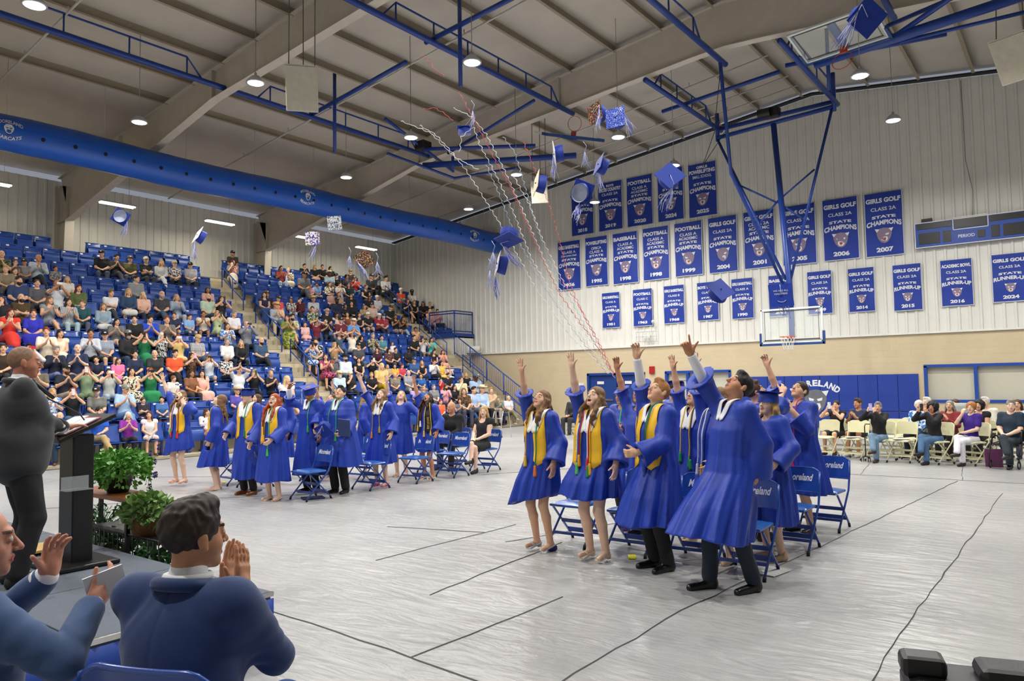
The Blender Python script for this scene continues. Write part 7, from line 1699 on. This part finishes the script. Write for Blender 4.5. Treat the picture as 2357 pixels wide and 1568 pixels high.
def man(label, x, y, z, rz, suit, hair, tone, h, wt, hh=.0065, trousers=None, ww=None, **jk):
    J = joints(h=h, wt=wt, **jk)
    for n, P in (ww or {}).items():
        q = np.array(Matrix.Rotation(-rz, 3, 'Z') @ (Vector(P) - Vector((x, y, z)))); jk['w' + n.lower()] = tuple((q - J['sh' + n]) / J['s'])
    J = joints(h=h, wt=wt, **jk); o = solid('person', skin_sdf(J, jaw=1.08), *bounds(J), hh, skin_mats(tone, hair.split(',')[1] if ',' in hair else 'brown'), face_mats(J['hc'], J['hR'], J['hs'])); o.location = (x, y, z); o.rotation_euler = (0, 0, rz); tag(o, label, 'person')
    s = J['s']; ms = mat('suit_' + suit, suit, .8, noise=.06, scale=12, bump=.12, bscale=300, sheen=.2)
    b0 = [ell(J['pel'] + V3(0, 0, -.02) * s, V3(.18 * wt, .15 * wt, .215) * s), (ell(J['wai'], V3(.165 * wt, .135 * wt * wt, .17) * s), .08), (ell(J['che'], V3(.195 * (.5 + .5 * wt), .135 * wt, .2) * s), .08), (cone(J['shR'] - V3(.01, 0, 0), J['shL'] + V3(.01, 0, 0), .064 * s), .05)]
    w = s * (.5 + .5 * wt); slv = []
    for n in 'RL':
        S, E_, W_ = J['sh' + n], J['el' + n], J['wr' + n]; slv += [(cone(S, E_, .064 * w, .053 * w), .07), (cone(E_, E_ * .12 + W_ * .88, .052 * w, .042 * w), .02)]
    def wr_(p):
        d = U(b0 + slv, .04)(p); e = 0
        for n in 'RL':
            q = np.linalg.norm(p - J['el' + n], axis=1); e = e + .0035 * np.exp(-(q / (.1 * s)) ** 2) * np.sin(q * 85 + p[:, 2] * 60 + p[:, 0] * 40)
            q = np.linalg.norm(p - J['sh' + n], axis=1); e = e + .003 * np.exp(-(q / (.16 * s)) ** 2) * np.sin(q * 90 + p[:, 0] * 30)
        d = d + .003 * s * np.exp(-((p[:, 0] - J['che'][0]) / .005) ** 2) * (p[:, 1] < J['che'][1])
        return d + e * s + .004 * s * np.sin(p[:, 2] * 26 + p[:, 0] * 14)
    f = cut(wr_, ell(J['nk'] + V3(0, .05, .06) * s, V3(.078, .1, .06) * s), .006)
    vee = lambda p: np.maximum(np.abs(p[:, 0] - J['che'][0]) - .055 * s * np.clip((p[:, 2] - J['wai'][2]) / (J['nk'][2] - J['wai'][2]), 0, 1.2) - .004, -(p[:, 1] - J['che'][1] - .02))
    f2 = cut(f, vee, .004)
    solid('suit_jacket', f2, *bounds(J, .26), hh + .0015, [ms], parent=o)
    solid('dress_shirt', U([ell(J['che'], V3(.15 * (.5 + .5 * wt), .115 * wt, .16) * s), (ell(J['wai'], V3(.12 * wt, .11 * wt * wt, .14) * s), .06), (cone(J['nk'] - V3(0, 0, .02) * s, J['nk'] + (J['hc'] - J['nk']) * .28, .066 * s, .062 * s), .02)], .04), *bounds(J), .009, [m_shirt], parent=o)
    cr = MB(); nk = J['nk'] + (J['hc'] - J['nk']) * .22; cr.tube([nk + V3(.068 * math.sin(a), -.068 * math.cos(a) * 1.0, .006 * math.cos(a)) * s for a in np.linspace(-2.7, 2.7, 26)], .013 * s, 8); cr.build('shirt_collar', m_shirt, o)
    cr = MB(); nk = J['nk'] + V3(0, -.005, .012) * s; cr.tube([nk + V3(.088 * math.sin(a), -.085 * math.cos(a), .018 * math.cos(a) - .03 * max(0, -math.cos(a))) * s for a in np.linspace(-2.4, 2.4, 26)], [.012 * s] + [.022 * s] * 24 + [.012 * s], 8); cr.build('jacket_collar', ms, o)
    for n in 'RL':
        E_, W_ = J['el' + n], J['wr' + n]; a = E_ * .14 + W_ * .86; q = E_ * .05 + W_ * .95; solid('shirt_cuff', cone(a, q, .042 * w, .036 * w), np.minimum(a, q) - .1, np.maximum(a, q) + .1, .006, [m_shirt], parent=o)
    solid('trousers', bottom_sdf(J, 'long', .016), *bounds(J), .0095, [mat('trousers_' + (trousers or suit), trousers or suit, .8, noise=.06, bump=.12, bscale=300)], parent=o)
    for n in 'RL': solid('dress_shoe', shoe_sdf(J, n), J['an' + n] - .25, J['an' + n] + .25, .008, [mat('shoe_14', '141416', .3)], parent=o)
    st = hair.split(',')[0]
    if st != '-': solid('hair', hair_sdf(J, st, 3), J['hc'] - V3(.25, .25, .3), J['hc'] + V3(.25, .25, .25), .005, [hair_mat(hair.split(',')[1])], parent=o)
    return o, J
man('person in dark grey suit with shaved head speaking at the lectern, hand on the papers', -6.10, 2.10, SZ, face(.16, 1), '2c2e32', 'shaved,8a6a52', 'b97a62', 1.69, 1.3, ww={'R': atD(150, 985, 5.62), 'L': atD(128, 988, 5.75)}, yaw=-.15, pitch=-.05, wr=(-.04, .42, -.20), hr=(V3(-.1, 1, .18), V3(0, .2, -1), .22, .14), wl=(.05, .38, -.22), hl=(V3(.3, 1, .15), V3(0, .2, -1), .3, .1), trousers='1b1c20')
man('person in navy suit seen from behind, dark spiky hair, clapping, on a blue chair', -2.46, 1.33, 0, face(-.42, 1), '1a3568', 'spiky,2a1e18', 'c08a68', 1.80, 1.22, ww={'R': atD(556, 1362, 2.72), 'L': atD(520, 1350, 2.86)}, seat=.46, hh=.0055, yaw=-.42, pitch=.02, sh=1.14, lean=(.0, .05, 0), wr=(-.07, .29, -.10), wl=(.10, .29, -.10), hr=(V3(-.12, .22, 1), V3(-1, 0, 0), .06, .05), hl=(V3(.0, .25, 1), V3(1, 0, 0), .08, .05), er=(.8, -.35, -.8))
man('person in blue grey suit at the left edge clapping, holding a folded white paper', -2.985, .84, 0, face(.08, 1), '34507c', 'shaved,6b5648', 'c98f78', 1.82, 1.25, ww={'R': atD(212, 1392, 2.62), 'L': atD(112, 1322, 2.8)}, seat=.46, hh=.0055, yaw=-.25, pitch=.0, lean=(0, .05, 0), wr=(-.02, .36, -.22), wl=(.10, .36, -.05), hr=(V3(-.35, .75, .55), V3(-.9, -.2, .3), .35, .1), hl=(V3(.15, .1, 1), V3(1, .3, 0), .3, .15), er=(.9, -.3, -.7))
pp = MB(); pp.box((0, 0, 0), (.01, .13, .095)); po = pp.build('folded_paper', m_white); po.location = tuple(atD(243, 1345, 2.66)); po.rotation_euler = (.25, 0, -.2); tag(po, 'small folded white paper held by the clapping man at the left edge', 'paper')
# plants beside the stage
m_leaf = mat('leaf_green', '5c9a3a', .5, noise=.25, scale=14); m_leaf2 = mat('leaf_pale_green', '7ea05c', .5, noise=.3, scale=20); m_leafd = mat('leaf_dark_green', '2c5e28', .55, noise=.3, scale=14); m_pot = mat('pot_black', '16161a', .4); m_wood = mat('table_wood', '8a5128', .4, noise=.2, scale=6, coat=.2)
def foliage(center, rad, n, leaf, down=0.0, seed=1, elong=1.6, up=.3):
    r_ = random.Random(seed); mb = MB()
    for i in range(n):
        d = Vector((r_.gauss(0, 1), r_.gauss(0, 1), r_.gauss(up, .8))).normalized(); rr = r_.uniform(.45, 1) ** .6
        p = Vector((d.x * rad[0] * rr, d.y * rad[1] * rr, d.z * rad[2] * rr - down * r_.random() ** 1.5)); L = leaf * r_.uniform(.6, 1.3); t = (d + Vector((r_.gauss(0, .6), r_.gauss(0, .6), r_.gauss(-.2, .5)))).normalized(); s_ = t.orthogonal().normalized(); s_ = (s_ + t.cross(s_) * r_.uniform(-1, 1)).normalized(); n_ = t.cross(s_)
        W = L / elong / 2; P = [p, p + t * L * .35 + s_ * W + n_ * .003, p + t * L * .72 + s_ * W * .7, p + t * L - n_ * L * .15, p + t * L * .72 - s_ * W * .7, p + t * L * .35 - s_ * W + n_ * .003, p + t * L * .5 - n_ * L * .08]
        mb.add([tuple(Vector(center) + q) for q in P], [(0, 1, 6), (1, 2, 6), (2, 3, 6), (3, 4, 6), (4, 5, 6), (5, 0, 6)], 0, True)
        if i % 3 == 0: mb.tube([Vector(center) + Vector((0, 0, -rad[2] * .5)), Vector(center) + p * .6, Vector(center) + p], .0025, 4)
    return mb
TX, TY, TZ = -7.28, 3.30, .82
tb = thing('plant_table', 'small wooden plant table with black legs behind the lectern', 'table', (TX, TY, 0))
MB().box((0, 0, TZ - .02), (1.15, .32, .04), bev=.005).build('table_top', m_wood, tb)
for a in (-.53, .53):
    for b in (-.12, .12): MB().box((a, b, (TZ - .04) / 2), (.035, .035, TZ - .04)).build('leg', m_black, tb)
def plant(name, label, p, pot, fol, m, extra=None, cat='plant'):
    t = thing(name, label, cat, p)
    if pot: mbp = MB(); mbp.lathe(pot[0], n=20); mbp.build(pot[2], pot[1], t, outward=False)
    fol.build('foliage', m, t, outward=False); return t
p1 = onY(272, 1112, 3.30); p1[2] = TZ
plant('potted_petunia', 'leafy green plant in a black pot on the wooden table', p1, ([(0, 0), (.09, 0), (.15, .2), (.155, .21), (.13, .2), (0, .19)], m_pot, 'pot'), foliage((0.02, 0, .28), (.30, .26, .14), 900, .05, .14, 3, 1.3), m_leaf)
pf = p1 + V3(.05, .27, .2)
fl_ = thing('purple_flowers', 'trailing purple flowers at the right side of the potted plant', 'flowers', pf)
for k in range(9):
    q = MB(); c = Vector((rnd.uniform(-.04, .06), rnd.uniform(-.02, .1), rnd.uniform(-.25, .2)))
    for a in range(5): an = a * 2 * PI / 5; q.add([c, c + Vector((.03 * math.cos(an - .5), .01, .03 * math.sin(an - .5))), c + Vector((.036 * math.cos(an), .0, .036 * math.sin(an))), c + Vector((.03 * math.cos(an + .5), .01, .03 * math.sin(an + .5)))], [(0, 1, 2, 3)])
    q.build('blossom', mat('petal_purple', '3c2a94', .6), fl_, outward=False)
foliage((0, 0, 0), (.05, .06, .24), 40, .03, .1, 9).build('foliage', m_leaf, fl_, outward=False)
ps = thing('plant_stand', 'black wire plant stand crowded with pots behind the stage edge', 'plant stand', (-6.75, 3.30, 0)); q = MB()
for x_ in np.linspace(-.8, .55, 16): q.tube([(x_, -.12, 0), (x_, -.12, .5)], .006, 5)
for z_ in (.06, .26, .5): q.tube([(-.8, -.12, z_), (.55, -.12, z_)], .008, 5)
q.build('wire_grid', m_black, ps); MB().box((-.1, .05, .49), (1.4, .34, .02)).build('shelf', m_black, ps)
p2 = onY(345, 1185, 3.3); 
plant('ivy_basket', 'variegated ivy trailing from a round wicker basket', (p2[0], 3.3, .5), ([(0, 0), (.13, 0), (.17, .1), (.165, .2), (.14, .2), (0, .18)], mat('wicker', '8a6238', .8, noise=.3, scale=50, bump=.8, bscale=120), 'basket'), foliage((0, -.02, .24), (.24, .2, .12), 460, .065, .05, 5, 1.2), m_leaf2)
t = thing('trailing_ivy', 'long trailing ivy strands hanging from the wicker basket to the floor', 'plant', (p2[0] + .2, 3.25, .5)); foliage((0, 0, -.1), (.16, .12, .1), 240, .06, .42, 6, 1.2, -.2).build('foliage', m_leafd, t, outward=False)
p3 = onY(235, 1190, 3.45); plant('fern', 'dark green fern under the wooden table', (p3[0], 3.45, .28), ([(0, -.28), (.12, -.28), (.15, .0), (.13, 0), (0, -.02)], m_pot, 'pot'), foliage((0, 0, .12), (.34, .26, .26), 460, .07, .22, 8, 3), m_leafd)
p4 = onY(300, 1215, 3.4); plant('leafy_shrub', 'mid green leafy plant low between the fern and the ivy', (p4[0], 3.4, .15), ([(0, -.15), (.12, -.15), (.14, .05), (.12, .05), (0, .03)], m_pot, 'pot'), foliage((0, 0, .2), (.24, .2, .18), 260, .06, .1, 11), m_leafd)
# camera gear in the near corner
cg = thing('video_camera', 'black out of focus video camera top in the bottom right corner', 'camera', tuple(atD(2235, 1640, 1.25)), face(-.3, 1))
MB().box((0, 0, 0), (.2, .14, .12), bev=.02).build('camera_body', m_black, cg); MB().box((-.07, .0, .072), (.07, .06, .035), bev=.01).build('hot_shoe', m_black, cg); MB().box((.06, 0, .07), (.1, .08, .03), bev=.012).build('top_handle', m_black, cg); MB().tube([(0, 0, -.06), (0, 0, -.3)], .03, 12).build('tripod_head', m_black, cg)
z_ = cg.location.z - .3
for a in range(3): MB().tube([(0, 0, -.28), (.4 * math.cos(a * 2.1), .4 * math.sin(a * 2.1), -.3 - z_ + .02)], .014, 8).build('tripod_leg', m_black, cg)

# ------------------------------------------------------------------ thrown caps and streamers
def rotrand(yaw, pitch, spin): return Matrix.Rotation(yaw, 3, 'Z') @ Matrix.Rotation(pitch, 3, 'X') @ Matrix.Rotation(spin, 3, 'Z')
deco1 = pattern('deco_dark', 'blotch', ['1b1b22', '8a4038', 'b9a860'], 40); deco2 = pattern('deco_silver', 'blotch', ['c9ced6', '4a5666', 'f0f0f0'], 40); deco3 = pattern('deco_flower', 'blotch', ['e8e6f0', '4a3a9a', 'e0c040'], 30); deco4 = mat('deco_white', 'dfe0ea', .6, noise=.15, scale=40); deco5 = pattern('deco_glitter', 'blotch', ['1c3fae', '2f55c0', 'c9d2f0'], 70)
FC = [(1988, 42, 6.4, (.65, 1.95, .9), None, (1.2, 1), 'dark blue board with a long white tassel, topmost'), (1378, 262, 9.5, (-.3, 1.6, .15), deco1, (.5, 1), 'decorated cap edge on beside the bright lamp'), (1421, 275, 9.3, (.1, 1.5, .05), deco5, (.8, 1), 'glittered cap hanging over a lamp'), (1540, 412, 8.2, (.6, 1.2, .7), None, (-2, 1), 'plain cap face on over the 2024 banner'), (1336, 443, 8.8, (3.3, 1.2, .5), None, (-1.6, 1), 'cap showing its inside over the 2018 banner'),
      (1288, 353, 9.6, (-.95, 1.7, .7), deco4, (2, 1), 'cap with white edge by the raised goal'), (1388, 383, 9.8, (-.7, 1.2, .3), None, (2.4, 1), 'small cap right of the raised goal'), (1070, 304, 11.5, (.1, .1, .7), None, None, 'cap flying level under the roof beams'), (1172, 541, 8.6, (.5, 2.75, .6), None, (3, 1), 'upside down cap at the end of the duct'), (1158, 610, 8.8, (-.80, 1.35, .2), deco4, (-2.6, 1), 'white topped cap falling edge on below the duct'),
      (837, 601, 11.5, (1.0, 1.4, .6), deco1, (2.6, 1), 'colourful decorated cap before the corner'), (769, 515, 13.5, (1.0, 1.6, .1), deco2, None, 'silver decorated cap against the duct'), (720, 551, 13.5, (.8, 1.5, .05), deco3, (-.9, 1), 'flower decorated cap under the duct'), (463, 546, 12.5, (-.25, 1.1, .3), deco4, (-1.5, 1), 'white cap nearly edge on left of the tube lamp'), (277, 498, 13, (4.2, 1.5, .5), None, (2.5, 1), 'cap farthest left before the tube lamp'),
      (1654, 675, 8.6, (.9, 1.0, .5), None, None, 'tilted cap over the boys track banner'), (1795, 683, 8.2, (.5, 1.45, .06), pattern('deco_smile', 'blotch', ['1c3fae', '1a3aa4'], 8), (1.57, 1), 'cap with white writing and a smile above the lowered goal'), (1246, 424, 9.2, (-.75, 1.4, .3), mat('deco_gold', 'd9c9a2', .5, noise=.3, scale=60), None, 'gold trimmed cap edge on beside the streamers')]
for (px, py, D, rot, deco, tas, w_) in FC:
    M = rotrand(*rot); t = cap_object('thrown_cap', Vector((0, 0, 0)), M, None, tas, 'e4e6fa', 1.0, False, deco, .3 if px < 1900 else .34, 'graduation cap in the air, ' + w_, tuple(atD(px, py, D)))
    if 'smile' in w_:
        sm = MB(); f_ = lambda u, v: M @ Vector((u, v, .075)); put_text(sm, 'WE ARE ALL', f_, 0, .05, .16, .02, bold=.0); put_text(sm, 'MAD HERE', f_, 0, .015, .14, .02, bold=.0); sm.tube([M @ Vector((.045 * math.sin(a), -.05 - .03 * math.cos(a), .075)) for a in np.linspace(-1.2, 1.2, 12)], .003, 5); sm.build('cap_writing', m_let, t, outward=False)
for (px, py, D, w_) in ((1135, 590, 8.8, 'between the duct end and the white topped cap'), (1128, 632, 8.8, 'lowest left of the white topped cap'), (805, 597, 11.5, 'left of the colourful cap'), (868, 610, 11.5, 'right of the colourful cap'), (1088, 264, 9.4, 'at the top of the white streamers'), (1346, 358, 9.6, 'right of the raised goal board'), (660, 640, 15, 'hanging over the upper seats')):
    t = MB(); P = atD(px, py, D)
    for k in range(14): a = Vector((0, 0, .05)); t.tube([a, a + Vector((rnd.uniform(-.03, .03), rnd.uniform(-.03, .03), -.09)), a + Vector((rnd.uniform(-.08, .08), rnd.uniform(-.08, .08), -.2 + rnd.uniform(-.03, .03)))], .0022, 4)
    t.tube([(0, 0, .05), (.03, 0, .12), (-.02, 0, .19)], .003, 4); o = t.build('loose_tassel', mat('tassel_mix', 'b9c2ea', .6, noise=.2, scale=90)); o.location = tuple(P); tag(o, 'loose blue and white tassel ' + w_, 'tassel', 'loose tassels in the air')
ST = [('white', 9.4, [(965, 288), (1003, 310), (1040, 350), (1075, 395), (1110, 450), (1160, 530), (1230, 660), (1310, 770), (1400, 860)], 'starting lowest left'), ('white', 9.3, [(1042, 248), (1085, 268), (1120, 310), (1165, 400), (1210, 500), (1262, 620), (1330, 740), (1415, 870)], 'from the loose tassel at the top'), ('red', 9.3, [(1056, 212), (1080, 255), (1110, 310), (1140, 370), (1175, 430), (1205, 500), (1240, 580), (1290, 680), (1370, 790), (1412, 862)], 'highest of the long ones'),
      ('red', 9.6, [(1203, 322), (1235, 400), (1260, 460), (1290, 560), (1310, 650), (1350, 740), (1405, 845)], 'passing the gold trimmed cap'), ('white', 9.5, [(1058, 350), (1062, 315), (1090, 292), (1103, 330), (1140, 400), (1178, 480), (1225, 600), (1300, 720), (1392, 845)], 'looping beside the level cap'), ('pale_blue', 9.7, [(1158, 315), (1185, 350), (1200, 400), (1228, 500), (1262, 600), (1322, 705), (1402, 850)], 'right of the level cap'),
      ('white', 9.5, [(922, 278), (990, 305), (1045, 360), (1100, 390)], 'short at the upper left'), ('red', 9.8, [(972, 252), (1000, 248), (1025, 262), (1042, 278)], 'short beside the carrier pipe'), ('red', 9.8, [(975, 126), (1000, 158), (1025, 176)], 'tiny and highest under the roof'), ('white', 9.8, [(1182, 405), (1218, 470), (1252, 560), (1292, 640), (1352, 735), (1408, 855)], 'below the raised goal'), ('pale_blue', 9.6, [(1120, 380), (1150, 450), (1185, 540), (1240, 640), (1320, 760), (1400, 862)], 'in the middle of the bundle'), ('red', 9.5, [(1290, 640), (1330, 700), (1380, 790), (1415, 866)], 'short and low by the graduates')]
SC_ = {'white': 'f4f4f2', 'red': 'e05a5c', 'pale_blue': 'a9c4d6'}
for i, (c, D, P, w_) in enumerate(ST):
    Q = []; 
    for (a, b) in zip(P, P[1:]):
        n = max(2, int(math.dist(a, b) / 4))
        for k in range(n): Q.append((a[0] + (b[0] - a[0]) * k / n, a[1] + (b[1] - a[1]) * k / n))
    Q.append(P[-1]); W_ = [Vector(atD(x, y, D - .2 * k / len(Q)) ) + Vector((.012 * math.sin(k * 1.6 + i), .012 * math.cos(k * 1.6 + i), .006 * math.sin(k * 1.1))) for k, (x, y) in enumerate(Q)]
    o_ = W_[0].copy(); mb = MB(); mb.tube([p - o_ for p in W_], .0036, 4); o = mb.build('paper_streamer', mat('streamer_' + c, SC_[c], .6, noise=0)); o.location = o_; tag(o, '%s paper streamer flying over the right graduates, %s' % (c.replace('_', ' '), w_), 'streamer', 'paper streamers in the air')
# things dropped on the floor
for (px, py, nm, col, d, w_) in ((1270, 1268, 'violet_rosette', '3a1f7a', (.1, .1, .06), 'purple rosette on the floor left of the silver sandals'), (1455, 1285, 'candy_wrapper', 'e8e23a', (.12, .08, .02), 'yellow wrapper on the floor under the right chairs'), (1585, 1240, 'candy_wrapper', 'e8e23a', (.12, .08, .02), 'yellow wrapper on the floor behind the dark trousers'), (1775, 1318, 'programme', 'd9d9d4', (.3, .22, .01), 'printed programme on the floor under the nearest chair'), (1440, 1222, 'violet_ribbon', '7a2aa8', (.12, .09, .05), 'violet ribbon under the right chairs'),
                                 (575, 1132, 'diploma_cover', '1c2c50', (.34, .25, .02), 'dark folder on the floor beside the tan shoes'), (720, 1148, 'diploma_cover', '1c2c50', (.34, .25, .02), 'dark folder on the floor under the chair beside the ginger hair'), (515, 1112, 'candy_wrapper', 'd9d04a', (.12, .05, .015), 'yellow slip on the floor beside the platform sandals'), (2170, 1063, 'tissue', 'ecebe6', (.12, .06, .03), 'white tissue on the floor before the cream chairs')):
    P = onZ(px, py, 0); o = MB().box((0, 0, d[2] / 2), d, bev=min(d) * .3).build(nm, mat(nm, col, .6, noise=.15, scale=40)); o.location = (P[0], P[1], .004); o.rotation_euler = (0, 0, rnd.uniform(0, 3)); tag(o, w_, 'litter' if 'wrapper' in nm else nm.replace('_', ' '))
cpx = thing('held_cap', 'blue graduation cap hanging from the hand of the heavy graduate', 'cap', tuple(onY(748, 985, 7.75)), 0); 
cap_object('held', Vector((0, 0, 0)), rotrand(.5, 2.3, .5), cpx, (1, 1), 'e4e6fa'); 
dp = MB().box((0, 0, 0), (.22, .02, .28), bev=.006).build('diploma_folder', mat('folder_navy', '2a3a6a', .5)); dp.location = tuple(onY(792, 985, 7.78)); dp.rotation_euler = (.2, .1, .3); tag(dp, 'navy diploma folder held by the heavy graduate', 'folder')
hc2 = thing('held_cap', 'small dark blue cap held low by the graduate in glasses and ginger hair', 'cap', tuple(onY(588, 1052, 6.95)), 0); cap_object('held', Vector((0, 0, 0)), rotrand(.9, 1.6, .7), hc2, (1, 1), 'e8b030', .75)
